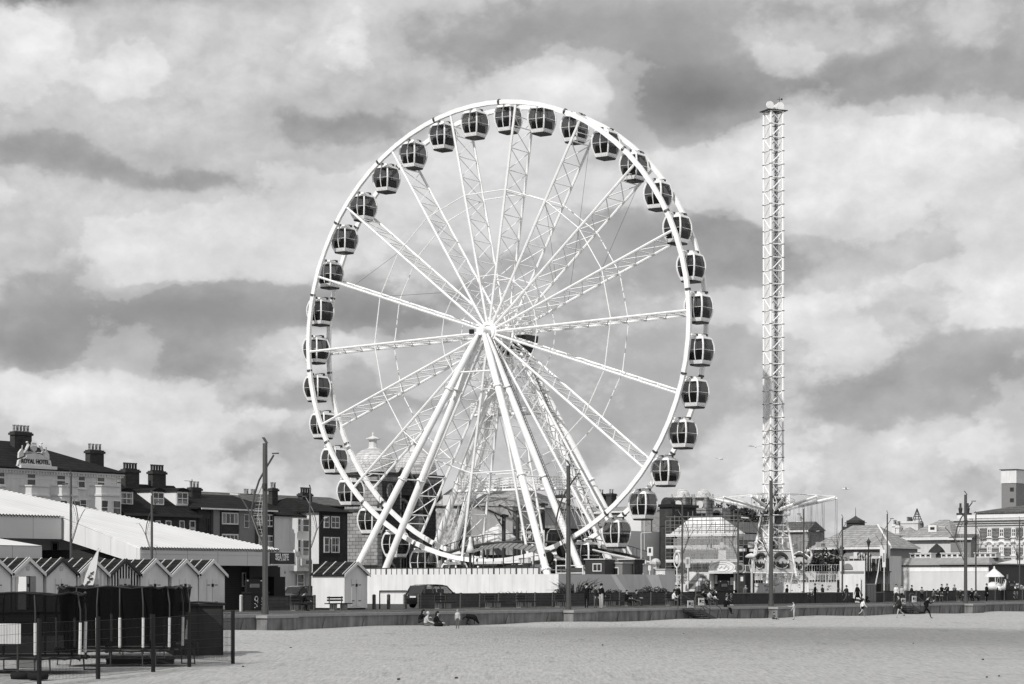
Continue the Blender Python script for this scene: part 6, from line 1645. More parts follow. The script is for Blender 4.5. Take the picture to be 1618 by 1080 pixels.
# dodgem style hall with striped back, clown figure
s = 246.0; y0, y1 = ats(1394,s)[0], ats(1330,s)[0]; D = ats(1362,s)[1]
r = root('funhouse', 'striped fronted funhouse behind the lantern post', 'fairground ride', s+2, (y0+y1)/2)
kid(MB().box(s+2,s+5,y0,y1,0,zz(878,D)), 'back_wall', 'stucco', r)
for k in range(9):
    a = y0+(y1-y0)*k/9; kid(MB().box(s+1.9,s+1.99,a+.1,a+.55,zz(903,D),zz(882,D)), 'stripe', 'dark_steel', r)
kid(MB().box(s-.3,s+2,y0,y1,0,zz(922,D)).box(s-.5,s+2,y0-.2,y1+.2,zz(904,D),zz(902,D)), 'platform', 'dark_steel', r)
random.seed(9)
for k in range(11):
    a = ats(1372-k*2.0,s)[0]; t = zz(876+random.uniform(-1,4),D); kid(MB().tube((s+.6,a,zz(903,D)),(s+.6,a,t-.2),.05).blob((s+.6,a,t),.12,.12,.22,8,6), 'baluster', 'light_grey' if k%2 else 'dark_steel', r)
y_ = ats(1360,s)[0]; f_ = root('clown_figure', 'dark-haired round-faced giant figure on the funhouse front', 'figure', s-.4, y_)
kid(MB().blob((s-.4,y_,zz(896,D)),.4,.55,.75,12,8), 'body', 'dark_steel', f_, True); kid(MB().blob((s-.65,y_,zz(892,D)),.3,.32,.36,12,8), 'face', 'pale_paint', f_, True)
kid(MB().blob((s-.5,y_,zz(887.5,D)),.36,.42,.3,12,6), 'hair', 'black', f_, True); kid(MB().path([(s-.7,y_+.45,zz(902,D)),(s-.8,y_,zz(905,D)),(s-.7,y_-.6,zz(902,D))],.09,6), 'collar', 'pale_paint', f_)
kid(MB().tube((s-.4,y_,0),(s-.4,y_,zz(902,D)),.12), 'post', 'dark_steel', f_)
# leaning palm trunks / curved poles
for px, lb in ((1386,'curved pale pole in front of the funhouse, left one'),(1252,'curved pale pole right of the swing tower base')):
    x, y = atd(px, 228); tag(MB().path([(0,.35,0),(0,.2,1.6),(0,-.1,3.0),(0,-.25,4.3)], [.08,.07,.06,.04], 6).blob((0,-.25,4.35),.1,.14,.14).build('curved_pole', 'pale_paint', loc=(x,y,0)), lb, 'pole')
# white awning flap
x, y = atd(1345, 224); r = root('gate_flap', 'leaning white board with a dark arch above it behind the couple', 'board', x, y)
kid(MB().prism([(x,y+1.0,.6),(x,y-1.0,.3),(x,y-1.0,2.35),(x,y+1.0,2.75)], (.08,0,0)), 'board', 'white_paint', r)
kid(MB().prism([(x+.2,y+.5+.55*cos(q),3.2+.55*sin(q)) for q in [pi*k/10 for k in range(11)]], (.06,0,0)).box(x+.25,x+.3,y-1.2,y+1.3,2.8,3.0), 'arch', 'mid_grey', r)
kid(MB().box(x+.3,x+.36,y-1.3,y+1.4,0,4.0), 'backing', 'pale_paint', r)

# ------------------------------------------------------------------ rides framed inside the foot of the wheel
x, y = atd(775, 262); r = root('tent', 'peaked white tent roof behind the foot of the wheel', 'tent', x, y)
ap = (*atd(788, 262), zz(827,262)); b1 = (*atd(748, 258), zz(850,258)); b2 = (*atd(787, 254), zz(857,254)); b3 = (*atd(815, 262), zz(848,262)); b4 = (*atd(770, 274), zz(848,274)); 
kid(MB().add([ap,b1,b2,b3,b4]+[(p[0],p[1],p[2]-.25) for p in (b1,b2,b3,b4)], [(0,1,2),(0,2,3),(0,3,4),(0,4,1),(1,5,6,2),(2,6,7,3),(3,7,8,4),(4,8,5,1)]), 'canopy', 'white_paint', r)
for p in (b1,b2,b3,b4): kid(MB().tube((p[0],p[1],0),p,.08), 'pole', 'galvanised', r)
kid(MB().box(x-2,x+2,y-2,y+2,0,5.0), 'body', 'black', r)
x, y = atd(795, 232); r = root('wave_canopy', 'low curved ribbed canopy behind the bottom of the rim', 'canopy', x, y)
P0, P1 = Vector((*atd(733,236),0)), Vector((*atd(860,228),0)); n_ = 16; inl = Vector((3.2,1.6,0)); v = []
for i in range(n_+1):
    f = i/n_; p = P0.lerp(P1, f); z = zz(876,232)+ (zz(863.5,232)-zz(876,232))*sin(pi*min(1,f*1.05))**.8
    v += [(p.x,p.y,z), (p.x+inl.x,p.y+inl.y,z+.45), (p.x,p.y,z-.12)]
kid(MB().add(v, [(i*3,(i+1)*3,(i+1)*3+1,i*3+1) for i in range(n_)]+[(i*3+2,(i+1)*3+2,(i+1)*3,i*3) for i in range(n_)]), 'roof', 'mid_grey', r)
q = MB()
for i in range(n_+1): q.tube(v[i*3], v[i*3+1], .05, 4)
kid(q, 'rib', 'dark_steel', r)
q = MB()
for i in range(0, n_+1, 2): q.tube((v[i*3][0],v[i*3][1],0), v[i*3], .06, 5)
kid(q, 'post', 'dark_steel', r)
kid(MB().obox((x+2.5,y+1.5,2.6), .3, 9, 2.2, -.4).obox((x+1.8,y+3.0,3.3), .3, 3.5, 1.2, -.4), 'booth_wall', 'dark_steel', r)
kid(MB().obox((x+.8,y+2.5,3.9), .2, 5.5, .25, -.4).obox((x+.9,y-2,4.1), .2, 2.0, .5, -.4), 'sign_strip', 'pale_paint', r)
# two solids standing in for a flint-wall shadow, and an arched ride cabin
for px, top, bot, D, w, lb in ((708,862,885,266,2.1,'left of two dark rounded solids standing in for a shadow on the flint wall'),(742,862,884,266,1.7,'right of two dark rounded solids standing in for a shadow on the flint wall'),(879,836,864,262,2.1,'black arched ride cabin high behind the right wheel leg')):
    x, y = atd(px, D); z0_, z1_ = zz(bot,D), zz(top,D); r = root('ride_and_shadow_shape', lb, 'fairground ride', x, y); a = w/2*1.3
    pr = [(x,y-a,z0_),(x,y-a*.85,z0_+(z1_-z0_)*.8),(x,y-a*.6,z1_),(x,y+a*.6,z1_),(x,y+a*.85,z0_+(z1_-z0_)*.8),(x,y+a,z0_)]
    kid(MB().prism(pr, (1.6,0,0)), 'arched_solid', 'black', r)
    kid(MB().path([(p[0]-.03,p[1],p[2]) for p in pr], .07, 5), 'solid_edge', 'light_grey' if px > 800 else 'dark_steel', r)
    kid(MB().tube((x+.8,y,0),(x+.8,y,z0_+.2),.2), 'stand', 'dark_steel', r)
x, y = atd(726, 267); kid_r = root('shadow_spire', 'small dark stepped solid standing in for the shadow tip between the two rounded solids', 'ornament', x, y)  # dark solid shaped as the tip of the same wall shadow
kid(MB().lathe([(.5,0),(.5,.8),(.25,1.0),(.3,1.4),(.05,1.8)], 8, (x,y,zz(872,267))).tube((x,y,0),(x,y,zz(872,267)),.15), 'spire', 'black', kid_r)
x, y = atd(743, 225); r = root('cone_figure', 'small white bell-shaped figure behind the rim', 'figure', x, y)
kid(MB().lathe([(.45,0),(.3,.5),(.14,1.1),(.16,1.4),(.05,1.55)], 12, (x,y,zz(873,225))), 'body', 'white_trim', r, True); kid(MB().tube((x,y,0),(x,y,zz(873,225)),.12), 'stand', 'dark_steel', r)
# raised ride track and catwalk
x, y = atd(815, 240); r = root('ride_track', 'dark raised ride track running behind the wheel foot', 'fairground ride', x, y)
T_ = [(*atd(px, D), zz(py, D)) for px, py, D in ((700,876,246),(730,866,244),(770,858,242),(830,855,240),(900,857,238),(950,868,236),(1000,878,234),(1030,888,232))]
q = MB(); q.path(T_, .14, 6); q.path([(a+.9,b+.6,c) for a,b,c in T_], .14, 6)
for i in range(len(T_)-1):
    for k in range(5):
        p = Vector(T_[i]).lerp(Vector(T_[i+1]), k/5); q.tube(p, p+Vector((.9,.6,0)), .07, 4); q.tube(p, (p.x,p.y,p.z+.9), .03, 4)
q.path([(a,b,c+.9) for a,b,c in T_], .04, 4)
kid(q, 'rail', 'dark_steel', r)
q = MB()
for p in T_: q.tube((p[0],p[1],0), p, .12, 6)
kid(q, 'support', 'dark_steel', r)
# gantry masts
for px, top, D, lb in ((818,806,244,'dark gantry mast with arm left of the third wheel leg'),(858,794,248,'dark gantry mast with floodlights right of the third wheel leg'),(796,812,250,'short dark gantry mast above the peaked tent')):
    x, y = atd(px, D); z = zz(top, D); r = root('gantry_mast', lb, 'mast', x, y, 'dark gantry masts behind the wheel')
    kid(MB().box(x-.15,x+.15,y-.15,y+.15,0,z), 'post', 'dark_steel', r)
    q = MB().tube((x,y,z-.3),(x,y+2.4,z+.6),.1,5).tube((x,y,z-1.6),(x,y+1.2,z),.06,5); kid(q, 'arm', 'dark_steel', r)
    for k in range(4): kid(MB().obox((x-.1,y-.5+k*.35,z-.2-.4*(k%2)),.25,.25,.25), 'floodlight', 'mid_grey' if k%2 else 'dark_steel', r)
# lattice truss frame behind the third leg
x, y = atd(838, 240); r = root('truss_frame', 'white lattice truss frame between the wheel legs', 'frame', x, y)
q = MB(); z0_, z1_ = zz(862,240), zz(822,240)
for a in (-1.7,-.3,1.1): q.tube((x,y+a,0),(x,y+a,z1_-abs(a)*.6),.07,5)
for z_ in (z0_, (z0_+z1_)/2): q.tube((x,y-1.7,z_),(x,y+1.1,z_),.07,5)
for a in (-1.7,-.3): q.tube((x,y+a,z0_),(x,y+a+1.4,(z0_+z1_)/2),.06,5); q.tube((x,y+a+1.4,z0_),(x,y+a,(z0_+z1_)/2),.06,5)
kid(q, 'truss', 'white_paint', r)
# signal posts and sloping arms right of the wheel
for px, top, D, w, lb in ((1013,842,232,1,'grey angled lamp pole right of the low cabins'),(1018,790,300,1,'tall thin flue behind the low cabins')):
    x, y = atd(px, D); z = zz(top, D); r = root('lamp_pole', lb, 'pole', x, y)
    kid(MB().tube((x,y,0),(x,y,z),.07,5), 'pole', 'light_grey', r); kid(MB().tube((x,y,z),(x,y-1.2,z+.05),.05,5), 'arm', 'light_grey', r)
x, y = atd(1036, 228); r = root('orange_barrier_arm', 'pale sloping boom arm on a thick post right of the last wheel leg', 'barrier', x, y)
kid(MB().box(x-.25,x+.25,y-.25,y+.25,0,zz(893,228)).blob((x,y,zz(889,228)),.5,.5,.45,10,7), 'post', 'light_grey', r)
kid(MB().tube((x,y,zz(890,228)),(x-1,y+4.4,zz(876,228)),.13,6).tube((x,y,zz(893,228)),(x+1,y+8,zz(868,232)),.1,6), 'boom', 'light_grey', r)
r['category'] = 'barrier'; r.name = 'boom_barrier'
random.seed(33)
for i, (px, top, w, m, lb) in enumerate(((940,884,2.2,'dark_steel','dark boxy control cabin under the low cabins'),(965,890,2.6,'mid_grey','grey generator unit below the lowest visible cabins'),(990,884,1.8,'brick_dark','dark narrow control cabin right of the generator'),(1006,892,1.5,'light_grey','small pale control cabin near the last wheel leg'),(1041,900,1.4,'pale_paint','pale boxy kiosk at the right end of the hoarding'))):
    x, y = atd(px, 219+i); z = zz(top, 219+i); r = root('control_cabin', lb, 'cabin', x, y)
    kid(MB().box(x,x+1.8,y-w/2,y+w/2,0,z), 'body', m, r); kid(MB().box(x-.1,x+1.9,y-w/2-.1,y+w/2+.1,z,z+.1), 'roof', 'light_grey', r)
    win(r, 'west', y-w*.35, y+w*.1, z-1.1, z-.35, x, 2, 1, fm='white_paint', fr=.08, curtain=0)

# white carriage with horses near the right edge
x, D = atn(1571, 106.5); y = 106.5
r = root('fairy_carriage', 'white fairytale carriage with a domed canopy behind the right fence', 'carriage', x, y)
kid(MB().blob((x,y,1.45), 1.25,.8,.6,14,8), 'body', 'white_paint', r, True)
kid(MB().lathe([(1.1,0),(1.05,.1),(.6,.5),(.3,.75),(.08,.95),(.12,1.05),(.02,1.2)], 12, (x,y,2.55)), 'canopy', 'white_paint', r)
for a in (-.8,-.3,.3,.8): kid(MB().tube((x+a,y-.5,1.7),(x+a*1.05,y-.5,2.6),.05), 'canopy_post', 'white_paint', r)
for a in (-1.0, 1.0):
    for b in (-.8, .8):
        w_ = MB().path([(x+a+.5*cos(q),y+b,.5+.5*sin(q)) for q in [2*pi*k/18 for k in range(18)]], .05, 5, closed=True)
        for k in range(6): w_.tube((x+a,y+b,.5),(x+a+.48*cos(k*pi/3),y+b,.5+.48*sin(k*pi/3)),.025,4)
        kid(w_, 'wheel', 'white_trim', r)
def horse(label, x, y, hd=0):
    r = thing('model_horse', label, 'horse figure', (x, y, 0), hd)
    MB().path([(-.85,0,1.35),(-.75,0,1.3),(-.35,0,1.22),(.15,0,1.2),(.55,0,1.28),(.85,0,1.6),(1.02,0,1.95),(1.12,0,2.1),(1.3,0,1.95),(1.5,0,1.72)], [.08,.26,.29,.3,.29,.2,.14,.14,.11,.07], 12).build('body', 'white_paint', r, True)
    for sx, fr_ in ((-.65,0),(.5,1)):
        for sy in (-.16,.16):
            k = (.08 if fr_ else -.12)*(1 if sy > 0 else -.6)
            MB().path([(sx,sy,1.15),(sx+k,sy,.75),(sx+k*(.5 if fr_ else 1.6)-(0 if fr_ else .05),sy,.42),(sx+k*.8,sy,.12),(sx+k*.8+.05,sy,0)], [.14,.09,.055,.045,.07], 7).build('leg', 'white_paint', r, True)
    MB().path([(.62,0,1.55),(.86,0,1.9),(1.05,0,2.25)], [.05,.07,.04], 6).path([(-.95,0,1.4),(-1.1,0,1.1),(-1.08,0,.65)], [.06,.09,.03], 6).build('mane', 'cloth_dark', r, True)
    for sy in (-.06,.06): MB().lathe([(.03,0),(.035,.05),(.005,.13)], 5, (1.12,sy,2.2)).build('ear', 'white_paint', r)
horse('white carriage horse standing just left of the right-hand bin', atn(1584, 105.2)[0]-.4, 105.2)
# small rides' clutter on the right behind the fence
x, D = atn(1612, 106); leafy('flower_bed', 'pale flowering bush cut by the right edge', 'plant', 1.0, 1.2, .8, .8, 500, .1, 'light_grey', loc=(x+1,106.5,0), seed=44)
# ------------------------------------------------------------------ people
dg_ = bpy.context.evaluated_depsgraph_get()
def person(label, x, y, z, h, face, pose='stand', top='cloth_dark', leg='denim', hair='hair', skin_leg=False, group=None, arms=None, hood=False, coat=False, name='person', lean=0., sleeves=True, child=False):
    """One continuous skinned body; x forward in local space, z up; root stands at feet (or on the seat)."""
    r = thing(name, label, 'child' if child else 'person', (x, y, z), face, group)
    s = h/1.72; V, E_, R_, T = [], [], [], []
    def v(p, rad, tg, par=None):
        V.append(Vector(p)); R_.append(rad); T.append(tg)
        if par is not None: E_.append((par, len(V)-1))
        return len(V)-1
    hs = 1.12 if child else 1.0
    hip = {'stand': .92, 'walk': .90, 'run': .88, 'sit': .50, 'ground': .12, 'crouch': .30}[pose]
    tl = lean or {'stand': 0, 'walk': .06, 'run': .22, 'sit': .12, 'ground': .28, 'crouch': .5}[pose]
    D_ = lambda f, d=0: (sin(tl)*f, d, hip+cos(tl)*f)
    p0 = v((0,0,hip), .125, 'b'); p1 = v(D_(.16), .115, 't', p0); p2 = v(D_(.34), .14, 't', p1); p3 = v(D_(.47), .125, 't', p2)
    nk = v((sin(tl)*.555+.01,0,hip+cos(tl)*.555), .052, 's', p3)
    hx0, hz0 = sin(tl)*.60+.02, hip+cos(tl)*.60
    h0 = v((hx0+.01,0,hz0+.03), .066*hs, 's', nk); h1 = v((hx0+.02,0,hz0+.115), .088*hs, 's', h0); h2 = v((hx0+.0,0,hz0+.19), .075*hs, 's', h1)
    nose = v((hx0+.118*hs,0,hz0+.10), .014, 's', h1)
    for sy in (-1, 1):
        v((hx0,sy*.095*hs,hz0+.11), .016, 's', h1)
        # leg angles: thigh forward angle, knee bend
        th, kn = {'stand': (.03*sy, .04), 'walk': (.42*sy, .25 if sy > 0 else .5), 'run': (.8*sy, .5 if sy > 0 else 1.3), 'sit': (1.45, 1.35), 'ground': (1.45+.1*sy, .25 if sy > 0 else .8), 'crouch': (1.9, 2.2)}[pose]
        if pose == 'run' and sy < 0: th = -.45
        hpt = Vector((0, sy*.09, hip-.04)); k_ = hpt+Vector((sin(th)*.42, sy*.01, -cos(th)*.42)); a2 = th-kn
        an = k_+Vector((sin(a2)*.42, 0, -cos(a2)*.42))
        if pose == 'sit': an.z = max(an.z, .08)
        if pose == 'ground': an.z = max(an.z, .05); k_.z = max(k_.z, .12)
        a = v(hpt, .088, 'b', p0); m_ = v(hpt.lerp(k_, .5), .076, 'b', a); k1 = v(k_, .056, 'b' if not skin_leg else 's', m_); c1 = v(k_.lerp(an, .4), .054, 'l', k1); a1 = v(an, .036, 'l', c1)
        fd = Vector((cos(max(-.6, min(.6, a2*.4))), 0, -.12 if pose != 'run' or sy > 0 else -.5))
        f1 = v(an+Vector((.02,0,-.045)), .038, 'f', a1); v(an+fd*.15+Vector((0,sy*.015,-.05)), .03, 'f', f1)
        # arms
        A = arms[0 if sy < 0 else 1] if arms else {'stand': (.08, .25), 'walk': (-.4*sy, .35), 'run': (-.8*sy, 1.5), 'sit': (.55, .8), 'ground': (.5, .7), 'crouch': (1.0, .5)}[pose]
        sa, eb = A[:2]; out = A[2] if len(A) > 2 else .1
        sh = Vector(D_(.46)) + Vector((0, sy*.17, -.01)); el = sh+Vector((sin(sa)*.27, sy*out*.27, -cos(sa)*.27)); fa = sa+eb
        wr = el+Vector((sin(fa)*.24, sy*(A[3] if len(A) > 3 else out*.2)*.24, -cos(fa)*.24)); d = (wr-el).normalized()
        s1 = v(sh, .062, 't', p3); b1 = v(sh.lerp(el,.5), .050, 't', s1); e1 = v(el, .042, 't' if sleeves else 's', b1); w1_ = v(wr, .029, 't' if sleeves else 's', e1)
        pm = v(wr+d*.05, .030, 's', w1_); lat = Vector((0,1,0)).cross(d).normalized(); cur = d.cross(lat)*-.02*sy
        kn_ = v(wr+d*.09, .028, 's', pm)
        for j, fl in enumerate((.055,.065,.06,.048)):      # four fingers, unequal and slightly curled
            o = lat*((j-1.5)*.019); fa_ = v(wr+d*(.105+fl*.5)+o, .0085, 's', kn_); v(wr+d*(.10+fl)+o+cur, .007, 's', fa_)
        t1 = v(wr+d*.05-lat*.04, .010, 's', pm); v(wr+d*.085-lat*.052, .008, 's', t1)
    me = bpy.data.meshes.new('body'); me.from_pydata([p*s for p in V], E_, []); me.update()
    o = bpy.data.objects.new('body', me); C.objects.link(o)
    sk = o.modifiers.new('skin', 'SKIN'); o.modifiers.new('sub', 'SUBSURF').render_levels = 1; o.modifiers['sub'].levels = 1
    for i, q in enumerate(me.skin_vertices[0].data):
        kk = {'t': 1.14, 'b': 1.1}.get(T[i], 1.0); q.radius = (R_[i]*s*kk, R_[i]*s*kk*(1.25 if i in (p1,p2,p3,p0) else 1.0)); q.use_root = (i == 0)
    ev = o.evaluated_get(bpy.context.evaluated_depsgraph_get()); nm = bpy.data.meshes.new_from_object(ev)
    bpy.data.objects.remove(o); bpy.data.meshes.remove(me); nm.name = 'body'; nm.materials.clear()
    for m_ in (top, leg, 'skin', 'black'): nm.materials.append(MT[m_])
    segs = [(V[a]*s, V[b]*s, T[b] if T[b] == T[a] else (T[b])) for a, b in E_]
    for p in nm.polygons:
        c = p.center; best = 1e9; tg = 't'
        for a, b, t in segs:
            ab = b-a; k = max(0, min(1, (c-a).dot(ab)/max(ab.length_squared, 1e-9))); dd = (c-(a+ab*k)).length_squared
            if dd < best: best, tg = dd, t
        p.material_index = {'t': 0, 'b': 1, 's': 2, 'l': 2 if skin_leg else 1, 'f': 3}[tg]; p.use_smooth = True
    bo = bpy.data.objects.new('body', nm); C.objects.link(bo); bo.parent = r
    hc = Vector((hx0-.012,0,hz0+.15))*s
    q = MB().blob(hc, .108*s*hs, .105*s*hs, .10*s*hs, 12, 8)
    if hair == 'long': q.path([(hc.x-.05*s,0,hc.z),(hc.x-.09*s,0,hc.z-.16*s),(hc.x-.08*s,0,hc.z-.3*s)], [.09*s,.08*s,.04*s], 8)
    q.build('hood' if hood else 'hair', top if hood else ('hair' if hair == 'long' else hair), bo, True)
    if coat:
        c0 = Vector((0,0,hip))*s
        MB().lathe([(.19*s,-.42*s),(.185*s,-.1*s),(.16*s,.15*s),(.17*s,.4*s),(.1*s,.52*s)], 12, c0).build('coat', top, bo, True)
    return r
PZ = 0.0
def on_prom(px, fy):
    D = 1.8*3700/(fy-922.0); x, y = atd(px, D); y = min(max(y, 89.6), 102.6); x = atn(px, y)[0]; return x, y
def on_sand(px, fy):
    D = 90.
    for _ in range(30): x, y = atd(px, D); D = (CZ-sand_z(y)-.02)*3700/(fy-922)
    y = min(y, 88.0); x = atn(px, y)[0]; return x, y, sand_z(y)+.02
CAMD = BE+pi          # facing the camera
L_, R__ = BE+pi/2, BE-pi/2   # facing picture left / right
def P(label, px, fy, h, face, **k):
    x, y = on_prom(px, fy); return person(label, x, y, 0, h, face, **k)
def Q(label, px, fy, h, face, **k):
    x, y, z = on_sand(px, fy); return person(label, x, y, z, h, face, **k)
def B(label, px, h, face=-pi/2, n_=101.75, **k):
    x = atn(px, n_)[0]; k.setdefault('pose', 'sit'); return person(label, x, n_, 0, h, face, **k)
B('man in dark clothes sitting alone on the bench left of the lone hut', 476, 1.75, face=R__+.6, top='cloth_black', leg='cloth_dark', lean=.35)
P('standing person in black lifting a camera to the face, left of the trio', 927, 960, 1.82, CAMD+2.6, top='cloth_black', leg='cloth_black', arms=((1.2,1.5,.5,.1),(1.2,1.5,.5,.1)))
P('shorter person in dark jacket in the middle of the standing trio', 941, 960, 1.66, CAMD+1.0, top='cloth_dark', leg='cloth_mid')
P('person with dark top and pale trousers, right of the standing trio', 950, 961, 1.80, CAMD+2.4, top='cloth_black', leg='cloth_pale', arms=((.2,.4),(1.3,1.6,.4,.1)))
B('person in black sitting left of the other on the bench below the grey hoarding', 989, 1.68, top='cloth_black', leg='cloth_black')
B('person in grey jeans sitting with legs out, right of the pair below the grey hoarding', 1004, 1.72, top='cloth_dark', leg='denim', face=-pi/2+.3)
B('person in white top sitting near the head of the middle beach steps', 1064, 1.68, top='cloth_white', leg='cloth_mid', face=R__)
P('person in black standing behind the white-topped one by the steps', 1073, 957, 1.70, L_, top='cloth_black', leg='cloth_black')
B('person in black coat sitting at the left of the family bench', 1110, 1.75, top='cloth_black', leg='cloth_black', face=R__+.4)
B('person in grey top sitting in the middle of the family bench', 1120, 1.66, top='cloth_pale', leg='cloth_mid', face=R__+.6)
B('child in white top sitting at the right of the family bench', 1129, 1.2, top='cloth_white', leg='cloth_mid', face=R__+.8, child=True)
x, _ = atn(1146, 88.75); person('person in black sitting on the sea wall, legs hanging over the sand', x, 88.75, -.44, 1.72, -pi/2+.2, pose='sit', top='cloth_black', leg='cloth_black', hair='long')
P('man in a black waistcoat standing on the promenade beside a small child', 1288, 951.5, 1.80, L_, top='cloth_black', leg='cloth_black', arms=((.1,.2),(.5,.3,.4,.3)))
P('small child in dark clothes holding the arm of the man in black', 1276.5, 951.5, 1.0, R__, top='cloth_dark', leg='cloth_dark', child=True, arms=((1.2,.4,.3,.2),(.3,.3)))
P('person in dark jacket and jeans at the left of the hand-holding couple', 1337, 950.5, 1.66, CAMD+2.2, pose='walk', top='cloth_dark', leg='denim', arms=((.1,.2,.2),(.15,.2,.9,.8)))
P('person in a black coat at the right of the hand-holding couple', 1355, 952, 1.78, CAMD-2.4, pose='walk', top='cloth_black', leg='cloth_black', hair='hair_fair', coat=True, arms=((.15,.2,.9,.8),(.1,.2,.3)))
P('child in dark clothes standing against the fence in front of the kiosk', 1456.5, 949, 1.45, CAMD, top='cloth_mid', leg='cloth_black', child=True, arms=((.4,1.4),(.4,1.4)))
P('person in black at the left of the close-standing pair before the kiosk', 1488, 949, 1.74, CAMD+.6, top='cloth_black', leg='denim', arms=((.3,.5),(.7,1.2)))
P('person in black at the right of the close-standing pair before the kiosk', 1496.5, 949, 1.78, CAMD-.6, top='cloth_black', leg='cloth_dark', arms=((.7,1.2),(.3,.5)))
B('person in a grey coat sitting left of the close-standing pair', 1474, 1.66, top='cloth_mid', leg='cloth_dark')
B('person in a black coat sitting right beside the grey-coated one', 1481, 1.62, top='cloth_dark', leg='cloth_dark')
B('person with a white hat sitting on the bench by the lantern post', 1516, 1.70, top='cloth_dark', leg='cloth_dark', hair='cloth_white')
B('person in black sitting right of the last tall mast', 1535, 1.72, top='cloth_black', leg='cloth_black', face=CAMD)
B('smaller person in dark clothes sitting furthest right of the last tall mast', 1541, 1.5, top='cloth_mid', leg='cloth_black', face=R__+.4)
P('person in a long black coat standing in front of the white carriage', 1559, 949.5, 1.80, CAMD+1.2, top='cloth_black', leg='cloth_black', coat=True)
P('person in white standing at the head of the right beach steps', 1416, 951, 1.72, CAMD, top='cloth_white', leg='cloth_dark')
P('person with a striped top next to the one in white at the right steps', 1425, 950, 1.62, CAMD, top='cloth_pale', leg='cloth_dark', hair='long')
for px_, n_, h_, tp, lg, lb in ((1068,106.5,1.7,'cloth_dark','cloth_dark','visitor in dark clothes by the white ring ornament'),(1178,106,1.74,'cloth_mid','cloth_black','visitor walking behind the low wall left of the swing tower'),(1243,106.5,1.68,'cloth_black','denim','visitor in black behind the low wall right of the swing tower'),
    (1300,106,1.72,'cloth_dark','cloth_mid','visitor behind the low wall near the round printed ride panel'),(1508,106,1.7,'cloth_mid','cloth_dark','visitor standing behind the fence close to the lantern post'),(1603,105.8,1.72,'cloth_white','cloth_dark','visitor in white near the bin by the right edge'),
    (1440,105.6,1.66,'cloth_dark','cloth_dark','visitor behind the fence in front of the left end of the kiosk wall')):
    x, _ = atn(px_, n_); person(lb, x, n_, 0, h_, random.uniform(0, 6), pose='walk', top=tp, leg=lg)
# on the sand
Q('hooded person in a pale sweatshirt sitting on the sand', 672, 989, 1.65, R__-.2, pose='ground', top='cloth_pale', leg='cloth_mid', hood=True)
Q('person with long dark hair sitting on the sand with legs stretched out', 687, 989, 1.68, R__-.1, pose='ground', top='cloth_black', leg='denim', hair='long')
Q('dark-clothed person crouching against the wall behind the two on the sand', 662, 985, 1.60, R__, pose='crouch', top='cloth_black', leg='cloth_dark', hair='long')
Q('small girl in a pale coat standing on the sand between the sitters and the dog', 723, 993, 1.12, CAMD, top='cloth_pale', leg='cloth_mid', hair='hair_fair', child=True, coat=False)
Q('small child sitting on the sand against the third mast buttress', 1221.5, 978, .95, CAMD+.8, pose='ground', top='cloth_mid', leg='cloth_dark', child=True)
Q('girl in a pale top standing on the sand right of the third buttress', 1254.5, 978, 1.30, L_, top='cloth_pale', leg='cloth_pale', hair='long', child=True, arms=((1.0,.7),(.3,.4)))
Q('child in white top and black shorts walking on the sand', 1363, 973.5, 1.42, R__+.4, pose='walk', top='cloth_white', leg='cloth_black', skin_leg=True, hair='long', child=True)
Q('man in dark shorts stepping off the right beach steps with bare calves', 1421, 976, 1.76, L_+.3, pose='walk', top='cloth_dark', leg='cloth_black', skin_leg=True)
Q('person in black running across the sand right of the steps', 1463, 978, 1.78, R__+.2, pose='run', top='cloth_black', leg='cloth_black')
# people by the aquarium entrance and the banner
x, _ = atn(432.5, 110); person('person in a long dark coat by the aquarium entrance', x, 110, 0, 1.75, R__, top='cloth_dark', leg='cloth_dark', hair='hair_fair', coat=True)
x, _ = atn(447, 110.5); person('small child in white by the aquarium entrance', x, 110.5, 0, 1.1, R__, pose='walk', top='cloth_white', leg='cloth_mid', child=True)
x, _ = atn(441, 111); person('small child in grey nearest the coat by the aquarium entrance', x, 111, 0, 1.0, L_, top='cloth_mid', leg='cloth_white', child=True)
x, _ = atn(130, 101.8); person('person in black beside the feather banner behind the trampolines', x, 101.8, 0, 1.72, R__, top='cloth_black', leg='cloth_black')
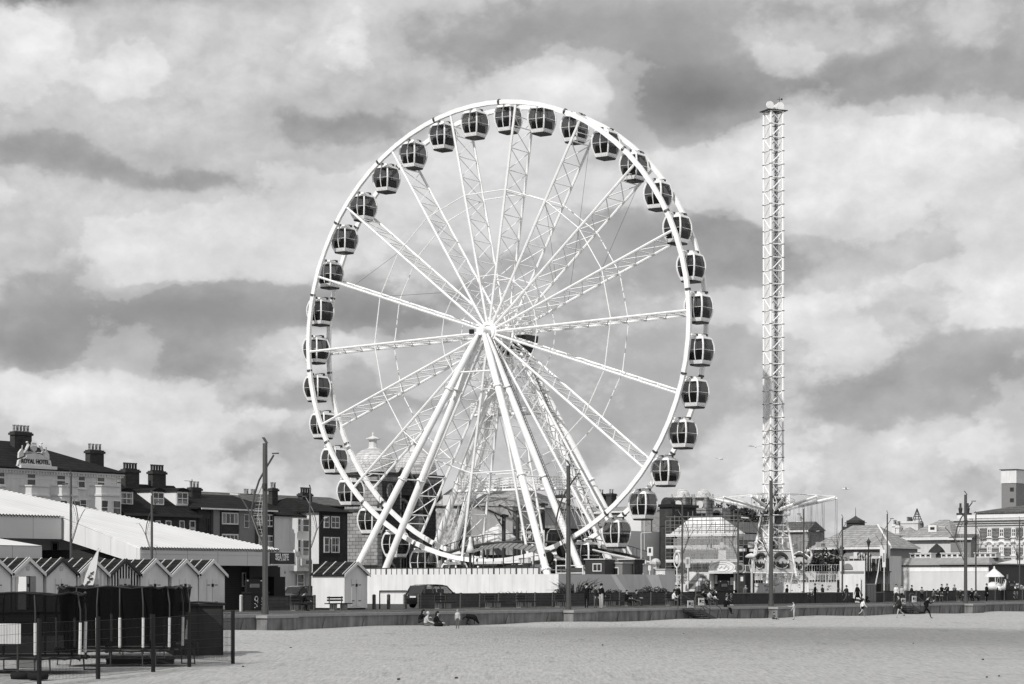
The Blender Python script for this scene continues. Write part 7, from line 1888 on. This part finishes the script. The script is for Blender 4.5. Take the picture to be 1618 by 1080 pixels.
# pushchair behind the couple
x, y = on_prom(1365, 951.5); r = thing('pushchair', 'dark pushchair beside the walking couple', 'pushchair', (x, y, 0), R__)
MB().path([(-.3,0,.3),(-.05,0,.42),(.2,0,.4),(.4,0,.55)], [.16,.2,.2,.12], 8).build('seat', 'cloth_black', r, True); MB().blob((-.15,0,.72), .3,.24,.25).build('hood', 'cloth_dark', r, True)
MB().tube((-.2,-.2,.5),(-.55,-.2,1.0),.02).tube((-.2,.2,.5),(-.55,.2,1.0),.02).tube((-.55,-.2,1.0),(-.55,.2,1.0),.025).tube((-.3,0,.5),(-.35,0,.14),.02).tube((.1,0,.5),(.4,0,.14),.02).build('frame', 'galvanised', r)
for a in (-.35,.42):
    for b in (-.22,.22): MB().lathe([(.05,-.02),(.13,-.02),(.13,.02),(.05,.02)],12,(a,b,.13),axis='y').build('wheel', 'rubber', r)
# dog
x, y, z = on_sand(746, 986); r = thing('dog', 'large black dog with its head down on the sand', 'dog', (x, y, z), R__); r.scale = (.66, 1.2, .86)
MB().path([(-.62,0,.5),(-.52,0,.60),(-.35,0,.60),(-.1,0,.56),(.15,0,.52),(.32,0,.46),(.44,0,.30),(.52,0,.19),(.60,0,.12),(.68,0,.07)], [.05,.13,.17,.175,.20,.18,.12,.105,.07,.045], 12).build('body', 'cloth_black', r, True)
for sx in (-.42,.2):
    for sy in (-.1,.1):
        hd = sx < 0; MB().path([(sx,sy,.48),(sx+(.08 if hd else .01),sy,.32),(sx-(.06 if hd else 0),sy,.18),(sx-(.02 if hd else 0),sy,.03),(sx+.06,sy,.02)], [.10,.07,.038,.035,.03], 7).build('leg', 'cloth_black', r, True)
MB().path([(-.6,0,.55),(-.78,0,.5),(-.92,0,.36)], [.04,.05,.02], 6).build('tail', 'cloth_black', r, True)
for sy in (-.09,.09): MB().blob((.46,sy,.26), .05,.02,.08, 6, 5).build('ear', 'cloth_black', r)
x, y, z = on_sand(693, 990); r = thing('bag', 'dark bag lying beside the sitters on the sand', 'bag', (x, y, z), R__)
MB().blob((0,0,.12), .3,.16,.14, 12, 7).build('body', 'cloth_black', r, True); MB().path([(-.15,0,.2),(-.08,0,.34),(.08,0,.34),(.15,0,.2)], .015, 5).build('handle', 'cloth_dark', r)
